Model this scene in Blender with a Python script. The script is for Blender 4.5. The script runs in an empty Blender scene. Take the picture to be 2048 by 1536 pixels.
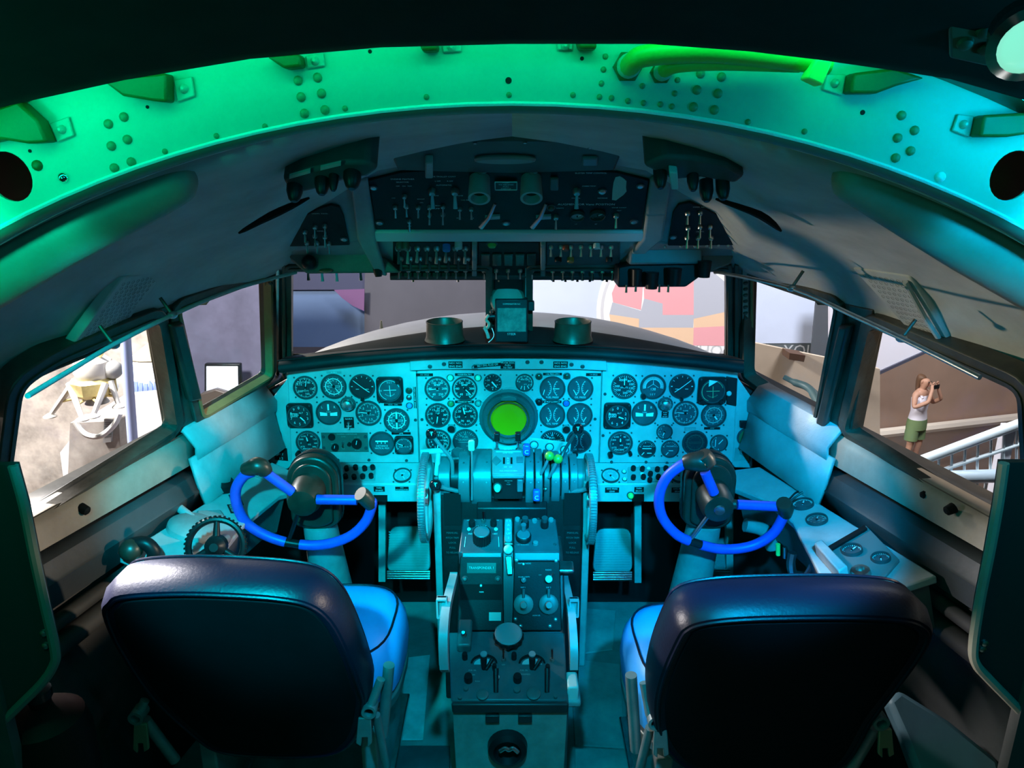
import bpy, bmesh, math, random
from math import sin, cos, tan, pi, radians, sqrt, atan2
from mathutils import Vector, Matrix
random.seed(7)
SC = bpy.context.scene
COL = SC.collection
# ------------------------------------------------------------------ camera
FPX = 1500.0
PITCH = radians(17.0)
EYE = Vector((0.0, 0.0, 1.62))
cam_d = bpy.data.cameras.new('camera')
cam = bpy.data.objects.new('camera', cam_d)
COL.objects.link(cam)
cam.location = EYE
cam.rotation_euler = (pi / 2 - PITCH, 0, 0)
cam_d.sensor_width = 36.0
cam_d.lens = 36.0 * FPX / 2048.0
cam_d.clip_start = 0.02
cam_d.clip_end = 200
SC.camera = cam
# ------------------------------------------------------------------ world, exposure
SC.view_settings.view_transform = 'Standard'
SC.view_settings.look = 'None'
SC.view_settings.gamma = 1.0
SC.view_settings.use_curve_mapping = False
SC.view_settings.exposure = 0.0
SC.cycles.use_denoising = True
SC.cycles.sample_clamp_indirect = 4.0
SC.cycles.max_bounces = 8
SC.cycles.transparent_max_bounces = 12
SC.cycles.caustics_reflective = False
SC.cycles.caustics_refractive = False
W = bpy.data.worlds.new('museum_hall_ambient')
SC.world = W
W.use_nodes = True
W.node_tree.nodes['Background'].inputs[0].default_value = (0.5, 0.6, 0.8, 1)
W.node_tree.nodes['Background'].inputs[1].default_value = 0.02
# ------------------------------------------------------------------ lamps
def lamp(name, kind, loc, target, col, power, size=0.1, angle=60, blend=0.5, sy=None):
    d = bpy.data.lights.new(name, kind)
    d.color = col
    d.energy = power
    if kind == 'AREA':
        d.shape = 'RECTANGLE' if sy else 'SQUARE'
        d.size = size
        if sy:
            d.size_y = sy
    else:
        d.shadow_soft_size = size
    if kind == 'SPOT':
        d.spot_size = radians(angle)
        d.spot_blend = blend
    o = bpy.data.objects.new(name, d)
    COL.objects.link(o)
    o.location = loc
    v = Vector(target) - Vector(loc)
    o.rotation_euler = v.to_track_quat('-Z', 'Y').to_euler()
    return o
# coloured show lamps that wash the cockpit from the roof, then added fill lights
lamp('show_spot_right', 'SPOT', (0.40, 0.52, 1.64), (0.50, 1.95, 0.64), (0.0, 0.50, 1.0), 215, 0.03, 38, 0.3)
lamp('show_spot_left', 'SPOT', (-0.46, 0.50, 1.63), (-0.52, 1.95, 0.63), (0.0, 0.74, 0.95), 195, 0.03, 38, 0.3)
lamp('show_spot_middle', 'SPOT', (0.0, 0.56, 1.69), (0.0, 2.2, 0.77), (0.0, 0.70, 1.0), 180, 0.03, 30, 0.4)
lamp('seat_fill_spot', 'SPOT', (0.0, 0.62, 1.69), (0.0, 1.66, 0.50), (0.0, 0.62, 1.0), 75, 0.03, 42, 0.4)  # added spot that brightens the cushions past the backrest shadows
lamp('fill_glow_right', 'POINT', (0.62, 0.50, 1.57), (0, 2, 1), (0.0, 0.58, 1.0), 3.0, 0.03)  # added wide fill for the right roll, arch and liner
lamp('fill_glow_left', 'POINT', (-0.62, 0.50, 1.55), (0, 2, 1), (0.0, 1.0, 0.60), 3.0, 0.03)  # added greenish fill for the left roll, arch and liner
lamp('fill_glow_middle', 'POINT', (0.0, -0.2, 1.70), (0, 2, 1), (0.0, 0.85, 0.85), 5.0, 0.05)  # added fill behind the camera, lifts the overhead lettering
lamp('roll_fill_right', 'SPOT', (0.66, 0.42, 1.53), (0.64, 1.0, 1.46), (0.0, 0.52, 1.0), 28, 0.02, 34, 0.6)  # added spot, only brightens the right padded roll
lamp('roll_fill_left', 'SPOT', (-0.66, 0.42, 1.53), (-0.64, 1.0, 1.46), (0.0, 1.0, 0.60), 16, 0.02, 34, 0.6)  # added spot, only brightens the left padded roll
# museum hall floodlights
lamp('hall_flood_left', 'SPOT', (-6.0, 2.0, 1.9), (0.42, 1.16, 0.86), (1.0, 0.90, 0.86), 2200, 0.10, 6, 0.6)
lamp('seat_highlight_spot', 'SPOT', (-3.6, 3.2, 3.2), (-0.80, 1.30, 0.86), (1.0, 0.93, 0.92), 16000, 0.05, 3.4, 0.8)  # added narrow spot that makes the highlight on the left seat shoulder
lamp('hall_flood_left_low', 'SPOT', (-6.0, 2.3, 0.2), (0.85, 1.3, 1.33), (1.0, 0.82, 0.60), 800, 0.12, 12, 0.5)
lamp('hall_flood_right', 'SPOT', (6.0, 1.5, 1.85), (-0.95, 1.45, 0.9), (1.0, 0.78, 0.58), 1100, 0.12, 12, 0.6)
lamp('hall_flood_front', 'SPOT', (-3.0, 7.0, 2.6), (0.0, 2.0, 1.0), (1.0, 0.86, 0.66), 320, 0.15, 16, 0.5)
lamp('hall_ceiling_left', 'AREA', (-6.5, 5.6, 4.8), (-5.6, 8.2, -1.6), (1.0, 0.95, 0.90), 2500, 1.5)
lamp('hall_ceiling_middle', 'AREA', (-3.0, 12.5, 5.4), (-3, 17.5, 0), (0.58, 0.70, 1.0), 520, 2.0)
lamp('hall_ceiling_right', 'AREA', (5.0, 6.0, 5.2), (5.0, 11.0, -1.0), (0.95, 0.95, 1.0), 760, 2.0)
lamp('railing_fill_spot', 'SPOT', (3.2, 3.0, 4.8), (2.5, 3.95, 0.0), (0.85, 0.94, 1.0), 1500, 0.2, 34, 0.5)  # added spot that brightens the white railing alone
# ------------------------------------------------------------------ pixel -> world
CP, SP = cos(PITCH), sin(PITCH)
def ray(x, y):
    u = (x - 1024.0) / FPX
    v = (y - 768.0) / FPX
    return Vector((u, CP - v * SP, -SP - v * CP))
def at_y(x, y, Y):
    d = ray(x, y)
    return EYE + d * (Y / d.y)
def at_x(x, y, X):
    d = ray(x, y)
    return EYE + d * (X / d.x)
def at_z(x, y, Z):
    d = ray(x, y)
    return EYE + d * ((Z - EYE.z) / d.z)
class Fr:
    """a flat working frame: origin, two axes in the surface, normal towards the room"""
    def __init__(s, O, U=(1, 0, 0), V=(0, 0, 1)):
        s.O = Vector(O)
        s.U = Vector(U).normalized()
        V = Vector(V)
        s.N = s.U.cross(V).normalized()
        s.V = s.N.cross(s.U).normalized()
    def P(s, u, v, n=0.0):
        return s.O + s.U * u + s.V * v + s.N * n
    def px(s, x, y, n=0.0):
        d = ray(x, y)
        o = s.O + s.N * n
        t = (o - EYE).dot(s.N) / d.dot(s.N)
        q = EYE + d * t - o
        return q.dot(s.U), q.dot(s.V)
    def sc(s, x, y):
        a = s.px(x, y)
        b = s.px(x + 1, y)
        return sqrt((a[0] - b[0]) ** 2 + (a[1] - b[1]) ** 2)
    def at(s, u, v, ang=0.0, n=0.0):
        c, q = cos(ang), sin(ang)
        f = Fr(s.P(u, v, n), s.U * c + s.V * q, s.V * c - s.U * q)
        return f
def vert(Y):
    return Fr((0, Y, 0), (1, 0, 0), (0, 0, 1))
def tilt(x, y, Y, deg, yaw=0.0):
    """frame through the pixel at depth Y, top leaning away by deg"""
    t = radians(deg)
    U = Vector((cos(yaw), sin(yaw), 0))
    B = Vector((-sin(yaw), cos(yaw), 0))
    return Fr(at_y(x, y, Y), U, Vector((0, 0, cos(t))) + B * sin(t))
# ------------------------------------------------------------------ materials
def lin(h):
    h = h.lstrip('#')
    r = []
    for i in (0, 2, 4):
        c = int(h[i:i + 2], 16) / 255.0
        r.append(c / 12.92 if c <= 0.04045 else ((c + 0.055) / 1.055) ** 2.4)
    return tuple(r)
MATS = {}
def M(name, col, rough=0.5, metal=0.0, var=0.0, scale=9.0, bump=0.0, bscale=60.0, emit=None, es=0.0, coat=0.0, spec=0.5):
    if name in MATS:
        return MATS[name]
    if isinstance(col, str):
        col = lin(col)
    m = bpy.data.materials.new(name)
    m.use_nodes = True
    nt = m.node_tree
    b = nt.nodes['Principled BSDF']
    b.inputs['Base Color'].default_value = (*col, 1)
    b.inputs['Roughness'].default_value = rough
    b.inputs['Metallic'].default_value = metal
    b.inputs['Specular IOR Level'].default_value = spec
    if coat:
        b.inputs['Coat Weight'].default_value = coat
        b.inputs['Coat Roughness'].default_value = 0.15
    if emit:
        b.inputs['Emission Color'].default_value = (*emit, 1)
        b.inputs['Emission Strength'].default_value = es
    if var or bump:
        tc = nt.nodes.new('ShaderNodeTexCoord')
    if var:
        n = nt.nodes.new('ShaderNodeTexNoise')
        n.inputs['Scale'].default_value = scale
        n.inputs['Detail'].default_value = 6
        n.inputs['Roughness'].default_value = 0.65
        r = nt.nodes.new('ShaderNodeValToRGB')
        r.color_ramp.elements[0].position = 0.3
        r.color_ramp.elements[1].position = 0.7
        r.color_ramp.elements[0].color = (*[c * (1 - var) for c in col], 1)
        r.color_ramp.elements[1].color = (*[min(1, c * (1 + var)) for c in col], 1)
        nt.links.new(tc.outputs['Object'], n.inputs['Vector'])
        nt.links.new(n.outputs['Fac'], r.inputs['Fac'])
        nt.links.new(r.outputs['Color'], b.inputs['Base Color'])
    if bump:
        n2 = nt.nodes.new('ShaderNodeTexNoise')
        n2.inputs['Scale'].default_value = bscale
        n2.inputs['Detail'].default_value = 4
        bp = nt.nodes.new('ShaderNodeBump')
        bp.inputs['Strength'].default_value = bump
        bp.inputs['Distance'].default_value = 0.004
        nt.links.new(tc.outputs['Object'], n2.inputs['Vector'])
        nt.links.new(n2.outputs['Fac'], bp.inputs['Height'])
        nt.links.new(bp.outputs['Normal'], b.inputs['Normal'])
    MATS[name] = m
    return m
def glass_mat(name, tint=(1, 1, 1), gloss=0.03):
    m = bpy.data.materials.new(name)
    m.use_nodes = True
    nt = m.node_tree
    nt.nodes.clear()
    out = nt.nodes.new('ShaderNodeOutputMaterial')
    tr = nt.nodes.new('ShaderNodeBsdfTransparent')
    tr.inputs[0].default_value = (*tint, 1)
    gl = nt.nodes.new('ShaderNodeBsdfGlossy')
    gl.inputs['Roughness'].default_value = 0.12
    mix = nt.nodes.new('ShaderNodeMixShader')
    mix.inputs[0].default_value = gloss
    nt.links.new(tr.outputs[0], mix.inputs[1])
    nt.links.new(gl.outputs[0], mix.inputs[2])
    nt.links.new(mix.outputs[0], out.inputs[0])
    MATS[name] = m
    return m
paint = M('grey_panel_paint', (0.42, 0.43, 0.44), 0.42, var=0.14, scale=14, bump=0.12, bscale=220)
paint_d = M('worn_grey_paint', (0.30, 0.31, 0.31), 0.5, var=0.3, scale=7, bump=0.15)
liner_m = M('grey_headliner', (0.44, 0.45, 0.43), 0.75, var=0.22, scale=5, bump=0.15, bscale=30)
sill_m = M('beige_sill_paint', (0.30, 0.27, 0.22), 0.55, var=0.25, scale=6, bump=0.1)
black = M('black_enamel', (0.009, 0.010, 0.011), 0.40, var=0.3, scale=12, spec=0.3)
black_m = M('matt_black', (0.008, 0.009, 0.009), 0.8, spec=0.15)
dial_m = M('dial_black', (0.022, 0.026, 0.03), 0.3, var=0.2, scale=20)
dial_g = M('dial_dusty_sheen', (0.060, 0.075, 0.085), 0.3, var=0.25, scale=30)  # lighter tone stands in for reflections in dusty dial glass
bezel_m = M('bezel_grey', (0.05, 0.055, 0.06), 0.38)
white = M('white_marking', (0.80, 0.80, 0.78), 0.6)
dimwhite = M('faded_marking', (0.42, 0.42, 0.40), 0.6)
steel = M('worn_steel', (0.55, 0.55, 0.54), 0.32, 1.0, var=0.2, scale=30)
chrome = M('bright_chrome', (0.85, 0.85, 0.85), 0.12, 1.0)
rubber = M('olive_black_cover', (0.030, 0.028, 0.020), 0.38, var=0.35, scale=18)
navy = M('navy_vinyl', (0.006, 0.007, 0.020), 0.40, var=0.12, scale=10, bump=0.12, bscale=160, spec=0.35)
seatblue = M('lit_seat_leather', (0.06, 0.42, 0.95), 0.42, var=0.06, bump=0.1, bscale=120)  # navy leather made bright blue; the lamplight on it is in the colour
foam = M('blue_foam_sleeve', (0.030, 0.085, 0.62), 0.42, var=0.12, scale=30)
brownpad = M('brown_leather_pad', (0.27, 0.20, 0.15), 0.5, var=0.25, scale=6, bump=0.15, bscale=90)
primer = M('green_primer_metal', (0.36, 0.44, 0.34), 0.45, var=0.1, scale=6)
primer_d = M('green_bracket_paint', (0.05, 0.085, 0.010), 0.5, var=0.2)
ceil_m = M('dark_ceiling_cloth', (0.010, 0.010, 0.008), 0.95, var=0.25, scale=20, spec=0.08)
dark_wall = M('dark_grey_lining', (0.045, 0.046, 0.046), 0.7, var=0.3, scale=6, bump=0.1)
postm = M('dark_olive_post', (0.055, 0.050, 0.036), 0.45, var=0.4, scale=14, bump=0.2)
brass = M('ochre_sealant', (0.26, 0.19, 0.07), 0.55, var=0.3)
floor_m = M('worn_grey_floor', (0.22, 0.23, 0.22), 0.6, var=0.35, scale=5, bump=0.2, bscale=25)
glass = glass_mat('window_glass', (0.96, 0.97, 0.98))
# ------------------------------------------------------------------ mesh building
WLOC = {}
GLY = {}
def glyph(s):
    if s not in GLY:
        c = bpy.data.curves.new('t', 'FONT')
        c.body = s
        c.size = 1.0
        c.align_x = 'CENTER'
        c.align_y = 'CENTER'
        c.resolution_u = 2
        o = bpy.data.objects.new('t', c)
        me = bpy.data.meshes.new_from_object(o)
        GLY[s] = ([v.co.copy() for v in me.vertices], [tuple(p.vertices) for p in me.polygons])
        bpy.data.objects.remove(o)
        bpy.data.curves.remove(c)
        bpy.data.meshes.remove(me)
    return GLY[s]
class MB:
    def __init__(s):
        s.v = []
        s.f = []
    def add(s, vs, fs):
        k = len(s.v)
        s.v += [Vector(v) for v in vs]
        s.f += [tuple(i + k for i in f) for f in fs]
        return s
    def fbox(s, fr, u0, u1, v0, v1, n0, n1):
        P = fr.P
        vs = [P(u0, v0, n0), P(u1, v0, n0), P(u1, v1, n0), P(u0, v1, n0), P(u0, v0, n1), P(u1, v0, n1), P(u1, v1, n1), P(u0, v1, n1)]
        return s.add(vs, [(3, 2, 1, 0), (4, 5, 6, 7), (0, 1, 5, 4), (1, 2, 6, 5), (2, 3, 7, 6), (3, 0, 4, 7)])
    def box(s, c, sz):
        c = Vector(c)
        f = Fr(c, (1, 0, 0), (0, 0, 1))
        return s.fbox(f, -sz[0] / 2, sz[0] / 2, -sz[2] / 2, sz[2] / 2, -sz[1] / 2, sz[1] / 2)
    def hexa(s, a, b):
        """two quads of 4 points each -> closed solid"""
        return s.add(list(a) + list(b), [(3, 2, 1, 0), (4, 5, 6, 7), (0, 1, 5, 4), (1, 2, 6, 5), (2, 3, 7, 6), (3, 0, 4, 7)])
    def prism(s, fr, poly, n0, n1):
        k = len(poly)
        vs = [fr.P(u, v, n0) for u, v in poly] + [fr.P(u, v, n1) for u, v in poly]
        ar = sum(poly[i][0] * poly[(i + 1) % k][1] - poly[(i + 1) % k][0] * poly[i][1] for i in range(k))
        fs = [tuple(range(k))[::-1], tuple(range(k, 2 * k))] + [(i, (i + 1) % k, k + (i + 1) % k, k + i) for i in range(k)]
        if ar < 0:
            fs = [f[::-1] for f in fs]
        return s.add(vs, fs)
    def pxprism(s, fr, pts, n0, n1):
        return s.prism(fr, [fr.px(x, y) for x, y in pts], n0, n1)
    def ringprism(s, fr, outer, inner, n0, n1):
        k = len(outer)
        vs = []
        for n in (n0, n1):
            vs += [fr.P(u, v, n) for u, v in outer] + [fr.P(u, v, n) for u, v in inner]
        fs = []
        for i in range(k):
            j = (i + 1) % k
            fs += [(2 * k + i, 2 * k + j, 3 * k + j, 3 * k + i), (j, i, k + i, k + j), (i, j, 2 * k + j, 2 * k + i), (k + j, k + i, 3 * k + i, 3 * k + j)]
        return s.add(vs, fs)
    def lathe(s, fr, u, v, prof, seg=20, cap0=False, cap1=True, phase=0.0):
        k = len(s.v)
        for r, n in prof:
            for i in range(seg):
                a = 2 * pi * i / seg + phase
                s.v.append(fr.P(u + r * cos(a), v + r * sin(a), n))
        for j in range(len(prof) - 1):
            for i in range(seg):
                a, b = k + j * seg + i, k + j * seg + (i + 1) % seg
                s.f.append((a, b, b + seg, a + seg))
        if cap0:
            s.f.append(tuple(k + i for i in range(seg))[::-1])
        if cap1:
            e = k + (len(prof) - 1) * seg
            s.f.append(tuple(e + i for i in range(seg)))
        return s
    def cyl(s, a, b, r0, r1=None, seg=14):
        a, b = Vector(a), Vector(b)
        r1 = r0 if r1 is None else r1
        f = axis_frame(a, b - a)
        return s.lathe(f, 0, 0, [(r0, 0), (r1, (b - a).length)], seg, True, True)
    def ball(s, c, r, seg=16, rings=9, sx=1, sy=1, sz=1):
        k = len(s.v)
        c = Vector(c)
        s.v.append(c + Vector((0, 0, -r * sz)))
        for j in range(1, rings):
            t = -pi / 2 + pi * j / rings
            for i in range(seg):
                a = 2 * pi * i / seg
                s.v.append(c + Vector((r * cos(t) * cos(a) * sx, r * cos(t) * sin(a) * sy, r * sin(t) * sz)))
        s.v.append(c + Vector((0, 0, r * sz)))
        e = len(s.v) - 1
        for i in range(seg):
            s.f.append((k, k + 1 + (i + 1) % seg, k + 1 + i))
            s.f.append((e, e - seg + i, e - seg + (i + 1) % seg))
        for j in range(rings - 2):
            for i in range(seg):
                a, b = k + 1 + j * seg + i, k + 1 + j * seg + (i + 1) % seg
                s.f.append((a, b, b + seg, a + seg))
        return s
    def tube(s, path, r, seg=10, closed=False, sq=None):
        path = [Vector(p) for p in path]
        n = len(path)
        rs = r if isinstance(r, (list, tuple)) else [r] * n
        k = len(s.v)
        up = None
        for i, p in enumerate(path):
            if closed:
                t = path[(i + 1) % n] - path[i - 1]
            else:
                t = path[min(i + 1, n - 1)] - path[max(i - 1, 0)]
            t.normalize()
            if up is None:
                up = Vector((0, 0, 1)) if abs(t.z) < 0.9 else Vector((0, 1, 0))
            x = t.cross(up).normalized()
            up = x.cross(t).normalized()
            for j in range(seg):
                a = 2 * pi * (j + (0.5 if seg == 4 else 0)) / seg
                s.v.append(p + (x * cos(a) + up * sin(a) * (sq or 1.0)) * rs[i])
        m = n if closed else n - 1
        for i in range(m):
            for j in range(seg):
                a, b = k + i * seg + j, k + i * seg + (j + 1) % seg
                c, d = k + ((i + 1) % n) * seg + (j + 1) % seg, k + ((i + 1) % n) * seg + j
                s.f.append((a, b, c, d))
        if not closed:
            s.f.append(tuple(k + j for j in range(seg))[::-1])
            s.f.append(tuple(k + (n - 1) * seg + j for j in range(seg)))
        return s
    def grid(s, rows):
        k = len(s.v)
        m = len(rows[0])
        for r in rows:
            s.v += [Vector(p) for p in r]
        for i in range(len(rows) - 1):
            for j in range(m - 1):
                a = k + i * m + j
                s.f.append((a, a + 1, a + m + 1, a + m))
        return s
    def text(s, fr, u, v, n, txt, h, ang=0.0, w=1.0):
        vs, fs = glyph(txt)
        c, q = cos(ang), sin(ang)
        return s.add([fr.P(u + (p.x * w * c - p.y * q) * h * 1.35, v + (p.x * w * q + p.y * c) * h * 1.35, n) for p in vs], fs)
    def line(s, fr, u0, v0, u1, v1, w, n, t=0.0006):
        d = Vector((u1 - u0, v1 - v0))
        if d.length < 1e-7:
            return s
        q = Vector((-d.y, d.x)).normalized() * w / 2
        poly = [(u0 - q.x, v0 - q.y), (u1 - q.x, v1 - q.y), (u1 + q.x, v1 + q.y), (u0 + q.x, v0 + q.y)]
        return s.prism(fr, poly, n, n + t)
    def build(s, name, mat, parent=None, smooth=None, bevel=0.0, sub=0, solid=0.0, seg=2, label=None, cat=None, group=None, kind=None, soff=-1.0):
        base = WLOC.get(parent.name, Vector((0, 0, 0))) if parent else Vector((0, 0, 0))
        if s.v:
            lo = Vector((min(v.x for v in s.v), min(v.y for v in s.v), min(v.z for v in s.v)))
            hi = Vector((max(v.x for v in s.v), max(v.y for v in s.v), max(v.z for v in s.v)))
            c = (lo + hi) / 2
            if parent is None:
                c.z = lo.z
        else:
            c = Vector((0, 0, 0))
        me = bpy.data.meshes.new(name)
        me.from_pydata([v - c for v in s.v], [], s.f)
        me.validate()
        o = bpy.data.objects.new(name, me)
        COL.objects.link(o)
        o.location = c - base
        WLOC[o.name] = c
        if parent:
            o.parent = parent
        for mm in (mat if isinstance(mat, (list, tuple)) else [mat]):
            me.materials.append(mm)
        if solid:
            md = o.modifiers.new('solid', 'SOLIDIFY')
            md.thickness = solid
            md.offset = soff
        if bevel:
            md = o.modifiers.new('bevel', 'BEVEL')
            md.width = bevel
            md.segments = seg
            md.limit_method = 'ANGLE'
            md.angle_limit = radians(35)
        if sub:
            md = o.modifiers.new('sub', 'SUBSURF')
            md.levels = sub
            md.render_levels = sub
        if smooth is None:
            smooth = True
        if smooth:
            me.polygons.foreach_set('use_smooth', [True] * len(me.polygons))
            if not sub:
                me.set_sharp_from_angle(angle=radians(38))
        tag(o, label, cat, group, kind)
        return o
def axis_frame(o, d):
    d = Vector(d).normalized()
    h = Vector((0, 0, 1)) if abs(d.z) < 0.92 else Vector((0, 1, 0))
    U = h.cross(d).normalized()
    V = d.cross(U)
    return Fr(o, U, V)
def tag(o, label=None, cat=None, group=None, kind=None):
    if label:
        o['label'] = label
    if cat:
        o['category'] = cat
    if group:
        o['group'] = group
    if kind:
        o['kind'] = kind
    return o
def root(name, loc, label=None, cat=None, group=None, kind=None):
    o = bpy.data.objects.new(name, None)
    COL.objects.link(o)
    o.location = loc
    o.empty_display_size = 0.05
    WLOC[o.name] = Vector(loc)
    return tag(o, label, cat, group, kind)
def dup(o, parent, world):
    """copy one mesh object (shared data) to a new world place under parent"""
    c = o.copy()
    COL.objects.link(c)
    base = WLOC.get(parent.name, Vector((0, 0, 0))) if parent else Vector((0, 0, 0))
    c.parent = parent
    c.location = Vector(world) - base
    WLOC[c.name] = Vector(world)
    return c
def spline(pts, n=8, closed=False):
    """Catmull-Rom through the points"""
    pts = [Vector(p) for p in pts]
    out = []
    m = len(pts)
    for i in range(m if closed else m - 1):
        if closed:
            p0, p1, p2, p3 = pts[i - 1], pts[i], pts[(i + 1) % m], pts[(i + 2) % m]
        else:
            p0, p1, p2, p3 = pts[max(i - 1, 0)], pts[i], pts[i + 1], pts[min(i + 2, m - 1)]
        for k in range(n):
            t = k / n
            out.append(0.5 * ((2 * p1) + (p2 - p0) * t + (2 * p0 - 5 * p1 + 4 * p2 - p3) * t * t + (3 * p1 - p0 - 3 * p2 + p3) * t ** 3))
    if not closed:
        out.append(pts[-1])
    return out
def spline2(pts, n=6, closed=False):
    return [(p.x, p.y) for p in spline([Vector((a, b, 0)) for a, b in pts], n, closed)]
def rrect(u0, u1, v0, v1, r, k=4):
    out = []
    for cx, cy, a0 in ((u1 - r, v1 - r, 0), (u0 + r, v1 - r, 90), (u0 + r, v0 + r, 180), (u1 - r, v0 + r, 270)):
        for i in range(k + 1):
            a = radians(a0 + 90 * i / k)
            out.append((cx + r * cos(a), cy + r * sin(a)))
    return out
# ================================================================== cockpit shell
def lerp(a, b, t):
    return a + (b - a) * t
def offset2(poly, d):
    k = len(poly)
    ar = sum(poly[i][0] * poly[(i + 1) % k][1] - poly[(i + 1) % k][0] * poly[i][1] for i in range(k))
    sg = 1 if ar > 0 else -1
    out = []
    for i in range(k):
        p0, p1, p2 = [Vector(poly[j % k]) for j in (i - 1, i, i + 1)]
        e0, e1 = (p1 - p0).normalized(), (p2 - p1).normalized()
        n0, n1 = Vector((e0.y, -e0.x)) * sg, Vector((e1.y, -e1.x)) * sg
        b = (n0 + n1)
        if b.length < 1e-6:
            b = n0
        b.normalize()
        q = max(0.45, b.dot(n0))
        out.append(tuple(p1 + b * (d / q)))
    return out
def round_poly(poly, r, k=4):
    out = []
    n = len(poly)
    for i in range(n):
        p0, p1, p2 = [Vector(poly[j % n]) for j in (i - 1, i, i + 1)]
        a, b = p0 - p1, p2 - p1
        rr = min(r, a.length * 0.45, b.length * 0.45)
        a, b = p1 + a.normalized() * rr, p1 + b.normalized() * rr
        for j in range(k + 1):
            t = j / k
            out.append(tuple((1 - t) ** 2 * a + 2 * t * (1 - t) * p1 + t * t * b))
    return out
# ---- floor and firewall
fl = MB().box((0, 1.2, -0.03), (2.4, 4.4, 0.06)).build('floor', floor_m, kind='structure')
fw = MB().box((0, 2.485, 0.45), (1.52, 0.02, 0.96)).build('wall_front', black_m, kind='structure')
MB().box((0, 2.40, 0.94), (1.46, 0.16, 0.02)).build('leak_block_deck', black_m, fw)  # unseen plate added to stop hall light leaking into the footwell
for i, (a, b, c, d, m) in enumerate([((793, 1318), (860, 1310), (846, 1480), (790, 1480), 'pale'), ((1140, 1216), (1232, 1222), (1225, 1300), (1150, 1310), 'grey'), ((1140, 1320), (1240, 1330), (1250, 1498), (1150, 1492), 'grey'), ((1150, 1500), (1255, 1504), (1262, 1540), (1150, 1540), 'grey'), ((780, 1494), (900, 1494), (900, 1540), (778, 1540), 'dark')]):
    q = [at_z(x, y, 0.004) for x, y in (a, b, c, d)]
    f0 = Fr((0, 0, 0), (1, 0, 0), (0, 1, 0))
    mm = {'pale': M('pale_floor_plate', (0.55, 0.56, 0.55), 0.5, var=0.3, scale=9), 'grey': M('grey_floor_plate', (0.27, 0.28, 0.27), 0.55, var=0.35, scale=6, bump=0.2), 'dark': M('dark_floor_plate', (0.06, 0.065, 0.07), 0.4, var=0.4)}[m]
    MB().prism(f0, [(p.x, p.y) for p in q], 0.0005, 0.006 + 0.001 * i).build('floor_plate', mm, fl, bevel=0.002)
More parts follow.
